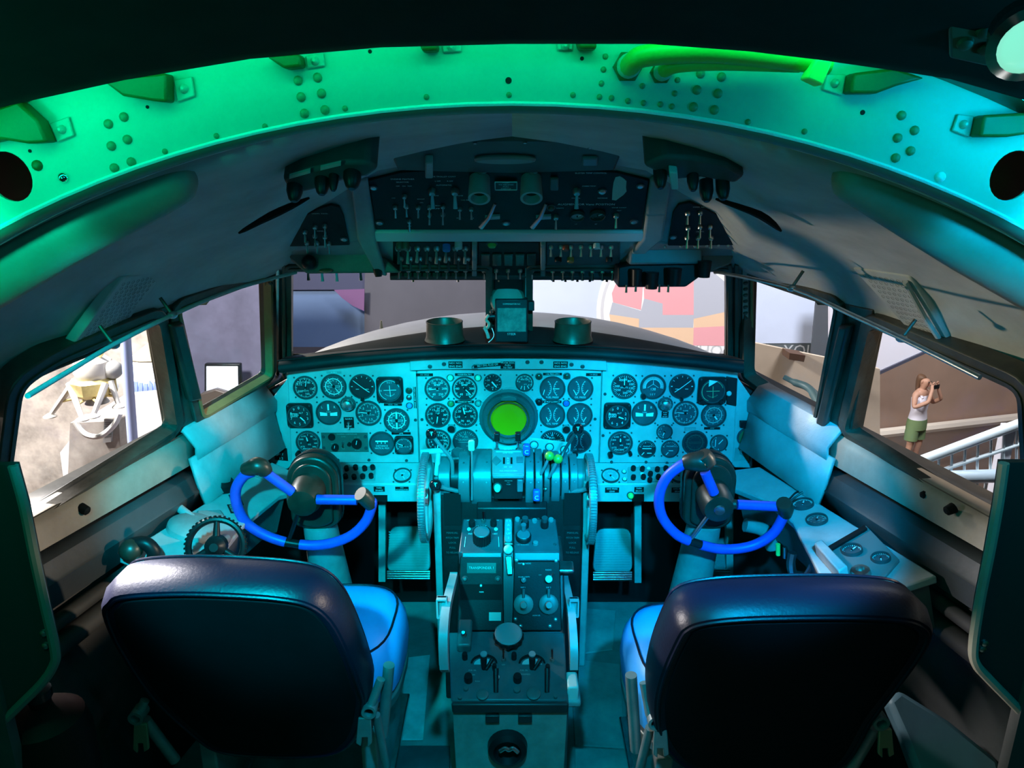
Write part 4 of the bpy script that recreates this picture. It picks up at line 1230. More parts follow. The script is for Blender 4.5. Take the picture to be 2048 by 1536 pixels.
G(1289, 826, 25.5, 'turn', dm=dial_g)
button(ipr, IP, 1330.4, 808.4, 12, M('press_knob_metal', (0.6, 0.6, 0.58), 0.25, 0.9), h=0.02, name='press_knob')
placard(ipr, IP, 1330, 829, 14, 13, ['PUSH', 'FOR', 'RESET'], 0, 0.7)
G(1370.4, 826, 25.5, 'ticks', a0=-90, a1=250, k=50, nums=['', '.5', '1', '2', '', '3', '2', '1', '.5'], dm=dial_g, needles=[(-84, 0.9, 0.06)], txt=[('CLIMB', 0, 0.2, 0.11)], big=5)
G(1427, 830, 25, 'rose', dm=dial_g, needles=[(140, 0.6, 0.12)], mm=dimwhite)
G(1328.8, 863, 16, 'ticks', a0=-170, a1=-10, k=12, nums=['', '1', '2', '3', ''], dm=dial_g, needles=[(200, 0.75, 0.1)])
G(1240.5, 885.5, 24.5, 'mach', needles=[(0, 0.5, 0.1)], knobs=[(-0.8, -0.98, 0.22), (0.82, -0.85, 0.16)])
G(1293.3, 897.3, 18, 'ticks', a0=-70, a1=70, k=10, txt=[('MAGNETO', 0.1, 0.3, 0.16)], bars=[(0, 0.05, 90, 1.0), (-0.4, -0.55, 40, 0.4), (0.3, -0.5, 90, 0.5)])
G(1339.8, 897.3, 18, 'ticks', a0=-70, a1=70, k=10, txt=[('MAGNETO', 0.1, 0.3, 0.16)], bars=[(-0.3, -0.55, 40, 0.4), (0.1, -0.2, 90, 0.5)], dm=dial_g)
G(1389.4, 884.6, 25, 'rose', dm=dial_m, mm=M('dim_green_marking', (0.06, 0.08, 0.06), 0.6))
G(1437.4, 885.5, 17.5, 'ticks', a0=180, a1=330, k=12, dm=dial_g, bars=[(0.2, 0.15, 40, 0.7), (-0.4, 0, 0, 0.9)], knobs=[(-0.8, -0.7, 0.18)])
placard(ipr, IP, 1380, 858, 23, 8, ['SELCAL'], mat=paint_d, tm=dimwhite)
placard(ipr, IP, 1424, 856.5, 32, 5, ['DME'], tm=dimwhite)
for x, y in [(1210, 788), (1206, 871), (1223, 924), (1292, 924), (1334, 926), (831, 840), (844, 839), (676, 920), (738, 920), (813, 921), (1190, 838)]:
    button(ipr, IP, x, y, 2.4, paint_d, 0, 0.002, 'panel_screw')
# ---- side plates beyond the main plates
SLp = Fr(at_y(575, 850, 2.258), (1, -0.22, 0), (0, 0, 1))
sl = MB().pxprism(SLp, [(575, 757), (583, 930), (575, 938), (440, 945), (470, 880), (545, 795)], -0.012, 0.0).build('left_side_plate', paint, ipr, bevel=0.0025)
gauge(sl, SLp, 546.5, 870.5, 17, 'ticks', a0=-120, a1=120, k=0, bars=[(-0.25, 0.1, 90, 0.5)], screws=False)
o = MB().pxprism(SLp, [(478, 925), (500, 897), (534, 893), (537, 925)], 0, 0.025).build('switch_box', black, sl, bevel=0.004)
for x, y in [(500, 907), (525, 911)]:
    knob(o, SLp, x, y, 8, 0.014, black, 0.025, pointer=False)
o = placard(sl, SLp, 562, 908, 26, 24, ['', 'ALT', '1 2'], th=0.7)
toggle(o, SLp, 555, 905, 1.6, 75, 0.002, L=0.018)
SRp = Fr(at_y(1474, 850, 2.258), (1, 0.22, 0), (0, 0, 1))
sr = MB().pxprism(SRp, [(1476, 755), (1466, 930), (1470, 935), (1600, 940), (1570, 880), (1500, 790)], -0.012, 0.0).build('right_side_plate', paint, ipr, bevel=0.0025)
gauge(sr, SRp, 1490.5, 872.9, 16.5, 'none', dm=M('green_dial', (0.02, 0.14, 0.06), 0.3), screws=False, label='small round green lamp on the right side plate')
o = MB().pxprism(SRp, [(1478, 840), (1504, 840), (1504, 854), (1478, 854)], 0, 0.012).build('switch_box', black, sr, bevel=0.003)
o = MB().pxprism(SRp, [(1496, 898), (1540, 897), (1572, 926), (1498, 932)], 0, 0.025).build('switch_box', black, sr, bevel=0.004)
for x, y in [(1513, 910), (1536, 911)]:
    knob(o, SRp, x, y, 9, 0.014, black, 0.025, pointer=False)
o = placard(sr, SRp, 1480, 908, 22, 26, ['A', 'B'], tm=dimwhite, mat=paint_d)
toggle(o, SRp, 1483, 902, 1.6, 75, 0.002, L=0.02)
# ---- lower shelf with its lip
SH = Fr(at_y(1020, 925, 2.262), (1, 0, 0), at_y(1020, 925, 2.262) - at_y(1020, 968, 2.18))
LIP = Fr(at_y(1020, 968, 2.18), (1, 0, 0), (0, 0, 1))
for side, xa, xb in (('left_shelf', 672, 868), ('right_shelf', 1168, 1466)):
    pts = [(xa - (90 if side[0] == 'l' else 0), 925), (xb, 925), (xb, 968), (xa - (90 if side[0] == 'l' else 0), 968)]
    s1 = MB().pxprism(SH, pts, -0.006, 0.0).build(side, paint, ipr, bevel=0.003)
    pts = [(xa - (90 if side[0] == 'l' else 0), 968), (xb, 968), (xb, 1004), (xa - (90 if side[0] == 'l' else 0), 1004)]
    MB().pxprism(LIP, pts, -0.012, 0.0).build('shelf_lip', paint, s1, bevel=0.003)
    if side == 'left_shelf':
        gauge(s1, SH, 804.7, 952, 18, 'ticks', dm=M('pale_dial', (0.28, 0.36, 0.38), 0.35), a0=-120, a1=120, k=20, needles=[(150, 0.8, 0.06)], txt=[('PRESS', 0, 0.3, 0.15)])
        placard(s1, LIP, 758.6, 978, 22, 11, ['PARK', 'BRAKES'])
        placard(s1, LIP, 804, 977, 27, 8, ['HYD', 'ACCUMULATORS'])
        MB().pxprism(LIP, [(747, 990), (775, 990), (775, 1003), (747, 1003)], 0, 0.001).build('handle_slot', black_m, s1)
        tray = [(685, 963), (690, 935), (752, 934), (750, 962)]
        xs = [(694, 941), (712, 939), (730, 941), (746, 939), (692, 957), (709, 958), (726, 957), (743, 956)]
    else:
        gauge(s1, SH, 1221, 952.5, 18, 'ticks', dm=M('pale_dial', (0.28, 0.36, 0.38), 0.35), a0=-120, a1=120, k=20, needles=[(140, 0.8, 0.06)], txt=[('PRESS', 0, 0.3, 0.15)])
        gauge(s1, SH, 1357, 953, 17, 'ticks', dm=M('pale_dial', (0.28, 0.36, 0.38), 0.35), a0=-120, a1=120, k=20, needles=[(0, 0.8, 0.06)])
        placard(s1, LIP, 1224, 980, 28, 11, ['HYD PRESS', 'GEAR'])
        placard(s1, LIP, 1278, 979, 19, 11, ['PARK', 'BRAKE'])
        placard(s1, LIP, 1357, 980, 28, 11, ['HYD PRESS', 'BRAKES'])
        MB().pxprism(LIP, [(1264, 988), (1288, 988), (1288, 1003), (1264, 1003)], 0, 0.001).build('handle_slot', black_m, s1)
        button(s1, LIP, 1261, 990, 6, M('lime_knob', (0.25, 0.75, 0.15), 0.4), 0, 0.014, 'pull_knob')
        tray = [(1254, 966), (1256, 935), (1338, 935), (1338, 964)]
        xs = [(1266, 941), (1284, 942), (1300, 952), (1314, 943), (1331, 941), (1266, 959), (1286, 958), (1316, 958), (1299, 964)]
        for x, y in [(1283, 935), (1297, 938), (1284, 949), (1248, 944), (1249, 959)]:
            button(s1, SH, x, y, 4, M('white_button', (0.75, 0.75, 0.72), 0.4), 0, 0.006, 'push_button')
    tr_ = MB().pxprism(SH, tray, 0, 0.004).build('switch_tray', paint_d, s1, bevel=0.0015)
    for x, y in xs:
        knob(tr_, SH, x, y, 5.0, 0.014, black, 0.004, pointer=False)
# ================================================================== glareshield
gs = root('glareshield', at_y(1020, 752, 2.25), 'black padded glareshield running across the top of the instrument panel', 'glareshield')
topl = [(556, 722), (620, 715), (700, 706), (800, 698), (900, 692), (1020, 690), (1140, 692), (1240, 698), (1340, 706), (1420, 714), (1488, 722)]
botl = [(560, 752), (620, 744), (700, 735), (800, 725), (900, 720), (1020, 718), (1140, 720), (1240, 725), (1340, 735), (1420, 743), (1486, 752)]
A = [at_y(x, y, 2.17) for x, y in topl]
B = [at_y(x, y, 2.165) for x, y in botl]
rows = [[at_y(x, y, 2.17) + Vector((0, 0.30, -0.055)) for x, y in topl], [p + Vector((0, 0.05, 0.0)) for p in A], A, [(a + b) / 2 + Vector((0, -0.012, 0)) for a, b in zip(A, B)], B, [p + Vector((0, 0.10, 0.004)) for p in B]]
hood_m = M('glareshield_black', (0.008, 0.010, 0.010), 0.6, var=0.4, scale=8, bump=0.15, spec=0.2)
MB().grid(rows).build('hood_pad', hood_m, gs, sub=1)
MB().tube([p + Vector((0, -0.002, 0.001)) for p in spline(A, 3)], 0.0022, 8).build('hood_piping', black_m, gs)
crest = [(590, 716), (640, 702), (700, 687), (800, 668), (900, 653), (1020, 645), (1140, 653), (1240, 668), (1340, 687), (1400, 701), (1450, 716)]
C_ = [at_y(x, y, 2.315) for x, y in crest]
rows = [[at_y(a[0], a[1] + 3, 2.20) for a in topl], [(at_y(a[0], a[1] + 3, 2.20) + c) / 2 + Vector((0, 0, 0.006)) for a, c in zip(topl, C_)], C_, [c + Vector((0, 0.012, -0.012)) for c in C_], [c + Vector((0, 0.06, -0.10)) for c in C_]]
MB().grid(rows).build('anti_glare_deck', M('deck_black', (0.008, 0.008, 0.008), 0.8, var=0.4, spec=0.12), gs, sub=1)
# ---- two vent cups standing on the glareshield
cup_m = M('brown_cup_metal', (0.07, 0.05, 0.032), 0.38, 0.3, var=0.35, scale=20)
for x, lab in ((890, 'brown metal cup standing left of the standby instrument on the glareshield'), (1145, 'brown metal cup standing right of the standby instrument on the glareshield')):
    base = at_y(x, 686, 2.20) + Vector((0, 0, 0.010))
    c = root('cup_holder', base, lab, 'cup holder', 'glareshield cups')
    f = Fr(base, (1, 0, 0), (0, 1, 0))
    q = 38 * Fr(base).sc(x, 680)
    MB().lathe(f, 0, 0, [(q * 1.06, 0.0), (q * 1.02, 0.006), (q * 0.98, 0.012), (q * 0.95, 0.052), (q * 0.97, 0.057), (q * 0.92, 0.058), (q * 0.86, 0.05), (q * 0.86, 0.012), (q * 0.2, 0.010)], 36, True, True).build('cup_wall', cup_m, c)
    MB().lathe(f, 0, 0, [(q * 0.86, 0.013), (q * 0.3, 0.016)], 24).build('cup_floor', black_m, c)
# ---- standby instrument box in the middle
sb = root('standby_compass', at_y(1020, 684, 2.14), 'square black standby compass box with a grey glass face on the glareshield', 'compass')
SBF = tilt(1022, 640, 2.12, 0)
MB().pxprism(SBF, [(990, 685), (1056, 685), (1056, 598), (990, 598)], -0.05, 0.0).build('case', black, sb, bevel=0.004)
MB().pxprism(SBF, [(995, 663), (1052, 663), (1052, 616), (995, 616)], 0.0, 0.002).build('glass_face', M('grey_glass_face', (0.13, 0.145, 0.125), 0.25, var=0.5, scale=25), sb)
placard(sb, SBF, 1023, 608, 40, 8, ['COMPENSATOR N-S'], 0, 0.5, tm=dimwhite)
placard(sb, SBF, 1023, 668, 36, 8, ['STEER'], 0, 0.7, tm=dimwhite)
MB().pxprism(SBF, [(1056, 623), (1069, 623), (1069, 604), (1056, 604)], -0.03, -0.005).build('side_knob', black, sb, bevel=0.003)
dome = SBF.px(1015, 603)
MB().lathe(SBF.at(*dome), 0, 0, [(0.050, -0.034), (0.050, -0.018), (0.044, -0.010), (0.02, -0.006)], 30).build('dome', M('tan_dome', (0.16, 0.125, 0.09), 0.45, var=0.2), sb)
MB().cyl(SBF.P(*SBF.px(976, 634), -0.01), SBF.P(*SBF.px(990, 634), -0.01), 0.006).build('bolt', black, sb)
pk = M('pink_wire_sleeve', (0.62, 0.22, 0.15), 0.5)
MB().tube(spline([SBF.P(*SBF.px(x, y), n) for x, y, n in [(977, 630, 0), (972, 638, 0.006), (978, 646, 0.01), (974, 655, 0.01), (969, 652, 0.006)]], 5), 0.0045, 8).build('wire_sleeve', pk, sb)
MB().tube(spline([SBF.P(*SBF.px(x, y), n) for x, y, n in [(969, 654, 0.006), (974, 664, 0.008), (977, 675, 0.006)]], 4), 0.005, 8).build('cable_end', sill_m, sb)
MB().tube(spline([SBF.P(*SBF.px(x, y), n) for x, y, n in [(984, 655, 0.008), (988, 668, 0.01), (984, 677, 0.01), (977, 683, 0.01)]], 4), 0.0011, 6).build('loose_wire', white, sb)
MB().lathe(SBF, *SBF.px(983, 624), [(0.006, -0.02), (0.006, 0.0), (0.003, 0.003)], 10).build('terminal', chrome, sb)
# ================================================================== centre pedestal
ped = root('centre_pedestal', Vector((0, 1.8, 0)), 'black centre pedestal with throttle quadrant and radio boxes between the seats', 'pedestal')
HW = 0.1425
# lower body (side profile extruded across)
pa, pb, pc, pd = at_y(1020, 1037, 1.93), at_y(1020, 1108, 1.80), at_y(1020, 1262, 1.70), at_y(1020, 1405, 1.50)
def sidebox(name, prof, x0, x1, mat, bevel=0.006, par=ped):
    f = Fr((0, 0, 0), (0, 1, 0), (0, 0, 1))
    return MB().prism(f, prof, x0, x1).build(name, mat, par, bevel=bevel)
pedm = M('pedestal_dark_grey', (0.022, 0.024, 0.025), 0.42, var=0.35, scale=10)
sidebox('pedestal_body', [(1.93, 0.0), (1.93, pa.z - 0.05), (1.815, pb.z - 0.05), (1.715, pc.z - 0.02), (1.715, 0.0)], -HW, HW, pedm)
sidebox('desk_body', [(1.735, 0.0), (1.735, pc.z + 0.0), (1.50, pd.z), (1.505, 0.14), (1.54, 0.14), (1.54, 0.0)], -0.137, 0.137, M('desk_grey', (0.10, 0.11, 0.11), 0.5, var=0.3, scale=9), 0.012)
# rear face with a dark hand socket
FRr = vert(1.497)
rf = MB().pxprism(FRr, [(905, 1415), (1135, 1415), (1128, 1545), (912, 1545)], -0.004, 0.002).build('rear_plate', M('rear_plate_grey', (0.24, 0.26, 0.24), 0.55, var=0.35, scale=8), ped, bevel=0.002)
u, v = FRr.px(1015, 1490)
q = FRr.sc(1015, 1490)
MB().lathe(FRr, u, v, [(40 * q, 0.002), (38 * q, 0.02), (28 * q, 0.028), (22 * q, 0.012), (3 * q, 0.008)], 24).build('hand_socket', black, rf)
MB().tube(spline([FRr.P(*FRr.px(x, y), 0.03) for x, y in [(1000, 1484), (1010, 1478), (1018, 1481), (1026, 1478), (1036, 1486)]], 4), 0.005, 8).build('socket_spring', steel, rf)
for x, y in [(985, 1432), (1050, 1432)]:
    MB().pxprism(FRr, [(x - 14, y - 7), (x + 14, y - 7), (x + 14, y + 7), (x - 14, y + 7)], 0.002, 0.012).build('latch', pedm, rf, bevel=0.002)
MB().pxprism(FRr, [(903, 1402), (1137, 1402), (1135, 1420), (905, 1420)], 0.0, 0.012).build('edge_rail', pedm, rf, bevel=0.004)
# radio boxes: top faces
RB = Fr(pa, (1, 0, 0), pa - pb)
bxm = M('radio_box_blue_grey', (0.06, 0.072, 0.085), 0.35, var=0.2, scale=14)
def radio(name, x0, x1, yb):
    l0, l1 = RB.px(x0, 1037), RB.px(x1, 1037)
    m0, m1 = RB.px(x0 - (9 if x0 < 1000 else 0), 1105), RB.px(x1 + (0 if x0 < 1000 else 8), 1105)
    return MB().prism(RB, [m0, m1, l1, l0], -0.05, 0.0).build(name, bxm, ped, bevel=0.004)
r1 = radio('cabin_pressure_box', 926, 1006, 0)
r2 = radio('radio_control_box', 1028, 1112, 0)
# front faces (steep)
FF = Fr(pb + Vector((0, -0.004, 0)), (1, 0, 0), pb - pc)
facem = M('black_crackle_face', (0.009, 0.010, 0.010), 0.55, var=0.3, scale=30, bump=0.2, bscale=300, spec=0.2)
def face(name, pts, mat=facem, n0=-0.02, n1=0.0):
    return MB().pxprism(FF, pts, n0, n1).build(name, mat, ped, bevel=0.003)
f1 = face('left_front_face', [(920, 1112), (1006, 1112), (1008, 1262), (914, 1262)])
f2 = face('right_front_face', [(1028, 1122), (1120, 1122), (1124, 1262), (1024, 1262)])
f2b = face('box_front_bevel', [(1028, 1104), (1120, 1104), (1120, 1122), (1028, 1122)], bxm, -0.02, 0.003)
f1b = face('box_front_bevel', [(924, 1104), (1004, 1104), (1004, 1116), (924, 1116)], bxm, -0.02, 0.003)
# left box: big milled knob and dials
knob(r1, RB, 964, 1082, 18.5, 0.036, black, 0, 'pressure_knob', 22, top=M('knob_top_blue', (0.10, 0.13, 0.15), 0.35))
mb = MB()
for t, x, y, h in [('EMERGENCY', 943, 1041, 2.4), ('ALTITUDE', 990, 1041, 2.4), ('CABIN PRESS', 963, 1052, 2.6), ('INC', 941, 1068, 4), ('DEC', 990, 1068, 4)]:
    u, v = RB.px(x, y)
    mb.text(RB, u, v, 0.0006, t, h * RB.sc(x, y))
u, v = RB.px(964, 1070)
arcline(mb, RB, u, v, 19 * RB.sc(964, 1070), -60, 60, 0.0014, 0.0004)
for x in (931, 997):
    a, b = RB.px(x, 1074), RB.px(x - (2 if x < 960 else -1), 1094)
    mb.line(RB, a[0], a[1], b[0], b[1], 0.0011, 0.0004)
mb.build('lettering', white, r1, smooth=False)
toggle(r1, RB, 967, 1044, 1.3, 30)
for x, y in ((944, 1051), (987, 1050)):
    knob(r1, RB, x, y, 6.5, 0.018, black, 0, pointer=False)
button(r1, RB, 938, 1060, 4, white, 0, 0.006, 'push_button')
button(r1, RB, 992, 1060, 4, white, 0, 0.006, 'push_button')
placard(f1, FF, 963, 1136, 58, 20, ['TRANSPONDER 1'], 0, 0.3, mat=M('smoked_window', (0.035, 0.06, 0.055), 0.2), tm=dimwhite)
placard(f1, FF, 962, 1184, 84, 30, [], mat=black_m, name='selector_slot')
placard(f1, FF, 963, 1184, 10, 3.5, ['PUSH'], 0, 0.9)
button(f1, FF, 962, 1171, 2.6, white, 0.0016, 0.003, 'push_button')
placard(f1, FF, 990, 1233, 24, 16, [], mat=M('pale_tape', (0.45, 0.5, 0.45), 0.6), name='tape_label')
for x in (930, 996):
    button(f1, FF, x, 1158, 5, M('dull_knob', (0.07, 0.09, 0.09), 0.5), 0, 0.008, 'push_button')
# strip between the boxes
CS = RB.at(*RB.px(1017, 1070), 0, 0.002)
cs = MB().pxprism(RB, [(1008, 1037), (1025, 1037), (1026, 1090), (1008, 1090)], -0.05, 0.004).build('trim_scale_strip', steel, ped, bevel=0.003)
q0 = [RB.px(1010, 1041), RB.px(1023, 1041), RB.px(1024, 1086), RB.px(1009, 1086)]
MB().prism(RB, round_poly(q0, 0.008), 0.004, 0.006).build('scale_plate', M('scale_grey', (0.22, 0.26, 0.26), 0.4), cs)
mb = MB()
for i, t in enumerate(['1 1', 'A', 'IL', 'UP', '2']):
    u, v = RB.px(1017, 1045 + 8.5 * i)
    mb.text(RB, u, v, 0.0064, t, 5.5 * RB.sc(1017, 1060))
mb.build('lettering', white, cs, smooth=False)
MB().ball(FF.P(*FF.px(1016.5, 1099), 0.006), 0.013, 14, 8).build('white_button_ball', M('ivory_ball', (0.7, 0.72, 0.68), 0.35), cs)
MB().pxprism(FF, [(1010, 1112), (1024, 1112), (1026, 1150), (1014, 1150)], 0, 0.012).build('lock_tab', steel, cs, bevel=0.003)
MB().pxprism(FF, [(1007, 1104), (1026, 1104), (1024, 1262), (1009, 1262)], -0.02, -0.004).build('centre_channel', pedm, cs)
# right box
knob(r2, RB, 1047, 1077, 15.5, 0.016, black, 0, pointer=False, top=M('knob_top_blue', (0.10, 0.13, 0.15), 0.35))
MB().cyl(RB.P(*RB.px(1047, 1070), 0.016), RB.P(*RB.px(1047, 1070), 0.040), 0.006, 0.0075).build('crank_grip', M('knob_top_blue', (0.1, 0.13, 0.15), 0.35), r2)
for x, y in ((1050, 1053), (1089, 1053)):
    knob(r2, RB, x, y, 8, 0.020, black, 0, pointer=False)
    MB().cyl(RB.P(*RB.px(x, y), 0.02), RB.P(*RB.px(x, y), 0.034), 0.008, 0.0085).build('knob_stem', bezel_m, r2)
    toggle(r2, RB, x + (1 if x < 1060 else -5), y - 22, 1.0, 40)
for x, y in ((1035, 1040), (1069, 1043), (1102, 1041), (1071, 1088)):
    knob(r2, RB, x, y, 5.5, 0.007, M('cap_grey', (0.16, 0.2, 0.21), 0.4), 0, pointer=False)
for x, y in ((1032, 1088), (1110, 1089)):
    button(r2, RB, x, y, 2.5, chrome, 0, 0.002, 'screw')
mb = MB()
for t, x, y, h in [('INDEX LIGHT  RESET', 1078, 1036.5, 2.6), ('MIC SELECTOR', 1046, 1090, 2.6)]:
    u, v = RB.px(x, y)
    mb.text(RB, u, v, 0.0006, t, h * RB.sc(x, y))
mb.build('lettering', dimwhite, r2, smooth=False)
mb = MB()
for t, x, y, h in [('MASTER RADIO', 1049, 1127, 2.8), ('RADIO', 1097, 1140, 3), ('PHASE LIGHTS', 1048, 1154, 2.6), ('ON', 1080, 1150, 2.4), ('VHF 1', 1046, 1175, 2.8), ('VHF 2', 1097, 1175, 2.8), ('AUDIO SEL', 1073, 1231, 2.4)]:
    u, v = FF.px(x, y)
    mb.text(FF, u, v, 0.0006, t, h * FF.sc(x, y))
mb.build('lettering', dimwhite, f2, smooth=False)
for x, y in ((1033, 1120), (1112, 1121), (1031, 1238), (1111, 1239), (1041, 1252), (1100, 1252)):
    button(f2, FF, x, y, 3.4, steel, 0, 0.003, 'screw')
button(f2, FF, 1047, 1128, 2.4, white, 0, 0.003, 'push_button')
knob(f2, FF, 1047, 1160, 5.5, 0.012, M('dull_knob', (0.07, 0.09, 0.09), 0.5), 0)
knob(f2, FF, 1097, 1158, 7.5, 0.016, M('ivory_ball', (0.7, 0.72, 0.68), 0.35), 0, pointer=False)
MB().cyl(FF.P(*FF.px(1101, 1151), 0.012), FF.P(*FF.px(1107, 1146), 0.018), 0.002).build('lever_pin', chrome, f2)
for x, m in ((1047, (0.12, 0.17, 0.16)), (1097, (0.075, 0.11, 0.105))):
    k_ = knob(f2, FF, x, 1208, 19.5, 0.010, M('tuning_disc_%d' % x, m, 0.4), 0, 'tuning_disc', pointer=False)
    knob(k_, FF, x, 1209, 7, 0.028, M('knob_cap_grey', (0.16, 0.19, 0.18), 0.4), 0.010, 'tuning_knob', pointer=False)
    MB().cyl(FF.P(*FF.px(x, 1195), 0.011), FF.P(*FF.px(x, 1178), 0.011), 0.004).build('selector_finger', M('dull_knob', (0.07, 0.09, 0.09), 0.5), k_)
# desk with fuel levers
DK = Fr(pc + Vector((0, 0, 0.002)), (1, 0, 0), pc - pd)
deskm = M('desk_blue_grey', (0.07, 0.085, 0.093), 0.42, var=0.25, scale=12)
dk = MB().pxprism(DK, [(898, 1265), (1130, 1265), (1134, 1402), (902, 1402)], -0.006, 0.002).build('desk_plate', deskm, ped, bevel=0.004)
u, v = DK.px(1017, 1284)
q = DK.sc(1017, 1284)
prk = [(u + 29 * q * (1 + 0.05 * cos(12 * 2 * pi * i / 96)) * cos(2 * pi * i / 96), v + 29 * q * (1 + 0.05 * cos(12 * 2 * pi * i / 96)) * sin(2 * pi * i / 96)) for i in range(96)]
k_ = MB().prism(DK, prk, 0.018, 0.034).build('rudder_trim_knob', black, ped, bevel=0.003, label='large fluted round trim knob')
MB().lathe(DK, u, v, [(27.5 * q, 0.034), (25 * q, 0.037), (8 * q, 0.0385)], 32).build('knob_cap', M('knob_top_pale', (0.22, 0.26, 0.28), 0.35), k_)
MB().lathe(DK, u, v, [(10 * q, 0.0), (10 * q, 0.02)], 16).build('knob_stem', black, k_)
o = MB().pxprism(DK, [(914, 1306), (942, 1306), (946, 1252), (918, 1252)], 0.0, 0.03).build('guarded_switch_box', M('switch_box_grey', (0.09, 0.11, 0.11), 0.4), dk, bevel=0.006)
DK3 = Fr(DK.P(0, 0, 0.03), DK.U, DK.V)
toggle(o, DK3, 928, 1272, 1.5, -30)
for x in (968, 1064):
    u, v = DK.px(x, 1328)
    q = DK.sc(x, 1328)
    pts = [(u + 27 * q * cos(a), v + 22 * q * sin(a)) for a in [pi * i / 12 for i in range(13)]]
    inn = [(u + 23 * q * cos(a), v + 15 * q * sin(a)) for a in [pi * i / 12 for i in range(13)]]
    MB().prism(DK, pts + inn[::-1], 0.001, 0.003).build('lever_slot', black_m, dk)
    MB().prism(DK, [(u + 20 * q * cos(a), v - 3 * q + 14 * q * sin(a)) for a in [pi * i / 12 for i in range(13)]], 0.002, 0.004).build('scale_plate', M('pale_scale', (0.45, 0.5, 0.5), 0.4), dk)
    o = MB().cyl(DK.P(*DK.px(x, 1338), 0.0), DK.P(*DK.px(x, 1332), 0.034), 0.006, 0.0085).build('crossfeed_lever', black, dk)
    MB().cyl(DK.P(*DK.px(x + 4, 1342), 0.006), DK.P(*DK.px(x + 17, 1328), 0.02), 0.004, 0.005).build('lever_arm', black, o)
    MB().lathe(DK, *DK.px(x, 1326), [(0.009, 0.034), (0.0085, 0.037)], 14).build('lever_cap', M('knob_top_pale', (0.22, 0.26, 0.28), 0.35), o)
for x, y in ((1007, 1322), (1104, 1322)):
    toggle(dk, DK, x, y, 1.3, 35)
for x, y, r in ((930, 1318, 5.5), (1028, 1318, 5.5), (937, 1362, 8.5), (1035, 1362, 8.5), (989, 1340, 4.5), (1095, 1342, 5)):
    knob(dk, DK, x, y, r, 0.02, black, 0.002, pointer=False)
button(dk, DK, 994, 1357, 5, M('ivory_ball', (0.7, 0.72, 0.68), 0.35), 0.002, 0.008, 'push_button')
for x, y, r in ((932, 1380, 5), (1034, 1382, 7), (1067, 1390, 14), (965, 1392, 12), (1111, 1396, 4), (920, 1398, 4)):
    knob(dk, DK, x, y, r, 0.006, M('dull_knob', (0.07, 0.09, 0.09), 0.5), 0.002, pointer=False)
for x in (992, 1094):
    MB().cyl(DK.P(*DK.px(x, 1385), 0.0), DK.P(*DK.px(x, 1352), 0.03), 0.006, 0.007).build('fuel_lever', black, dk)
mb = MB()
for t, x, y, h in [('FUEL SEL', 945, 1342, 3), ('MAIN', 945, 1351, 3), ('FUEL SEL', 1048, 1342, 3), ('CROSSFEED', 1050, 1350, 3), ('OFF', 1007, 1331, 3), ('PUSH', 955, 1364, 3)]:
    u, v = DK.px(x, y)
    mb.text(DK, u, v, 0.0026, t, h * DK.sc(x, y))
mb.build('lettering', dimwhite, dk, smooth=False)
for x, y in ((958, 1400), (968, 1402), (1046, 1402), (1056, 1400)):
    pass
# pale side rails of the pedestal with bracket plates
for s_ in (-1, 1):
    X = s_ * 0.155
    f = Fr((X, 0, 0), (0, 1, 0), (0, 0, 1))
    if s_ < 0:
        pts = [at_x(906, 1152, X), at_x(892, 1210, X), at_x(886, 1280, X), at_x(888, 1340, X)]
    else:
        pts = [at_x(1130, 1155, X), at_x(1142, 1215, X), at_x(1148, 1290, X), at_x(1148, 1340, X)]
    path = spline([pts[0] + Vector((0, 0.02, 0.0)), *pts], 4)
    vs, fs = [], []
    for p in path:
        vs += [p + Vector((-0.010, 0, 0)), p + Vector((0.010, 0, 0)), p + Vector((0.010, 0.03, -0.03)), p + Vector((-0.010, 0.03, -0.03))]
    for i in range(len(path) - 1):
        for j in range(4):
            a, b = i * 4 + j, i * 4 + (j + 1) % 4
            fs.append((a, b, b + 4, a + 4))
    fs += [(0, 1, 2, 3), tuple(len(vs) - 4 + i for i in (3, 2, 1, 0))]
    o = MB().add(vs, fs).build('side_rail', paint, ped, bevel=0.002)
    x = 884 if s_ < 0 else 1148
    ffv = vert(pts[1].y + 0.01)
    u, v = ffv.px(x, 1216)
    q = rrect(u - 0.013, u + 0.013, v - 0.026, v + 0.026, 0.003)
    MB().ringprism(ffv, q, offset2(q, -0.004), -0.01, 0.006).build('bracket_plate', paint, o)
    MB().prism(ffv, q, -0.012, -0.004).build('bracket_back', paint_d, o)
o = MB().box(at_y(1144, 1375, 1.56), (0.028, 0.06, 0.05)).build('side_latch', M('ivory_ball', (0.7, 0.72, 0.68), 0.35), ped, bevel=0.005)
MB().box(at_y(1146, 1395, 1.55), (0.036, 0.05, 0.02)).build('latch_seat', paint_d, o, bevel=0.006)
MB().box(at_y(1127, 1134, 1.80), (0.055, 0.05, 0.012)).build('pedal_adjuster', steel, ped, bevel=0.005)
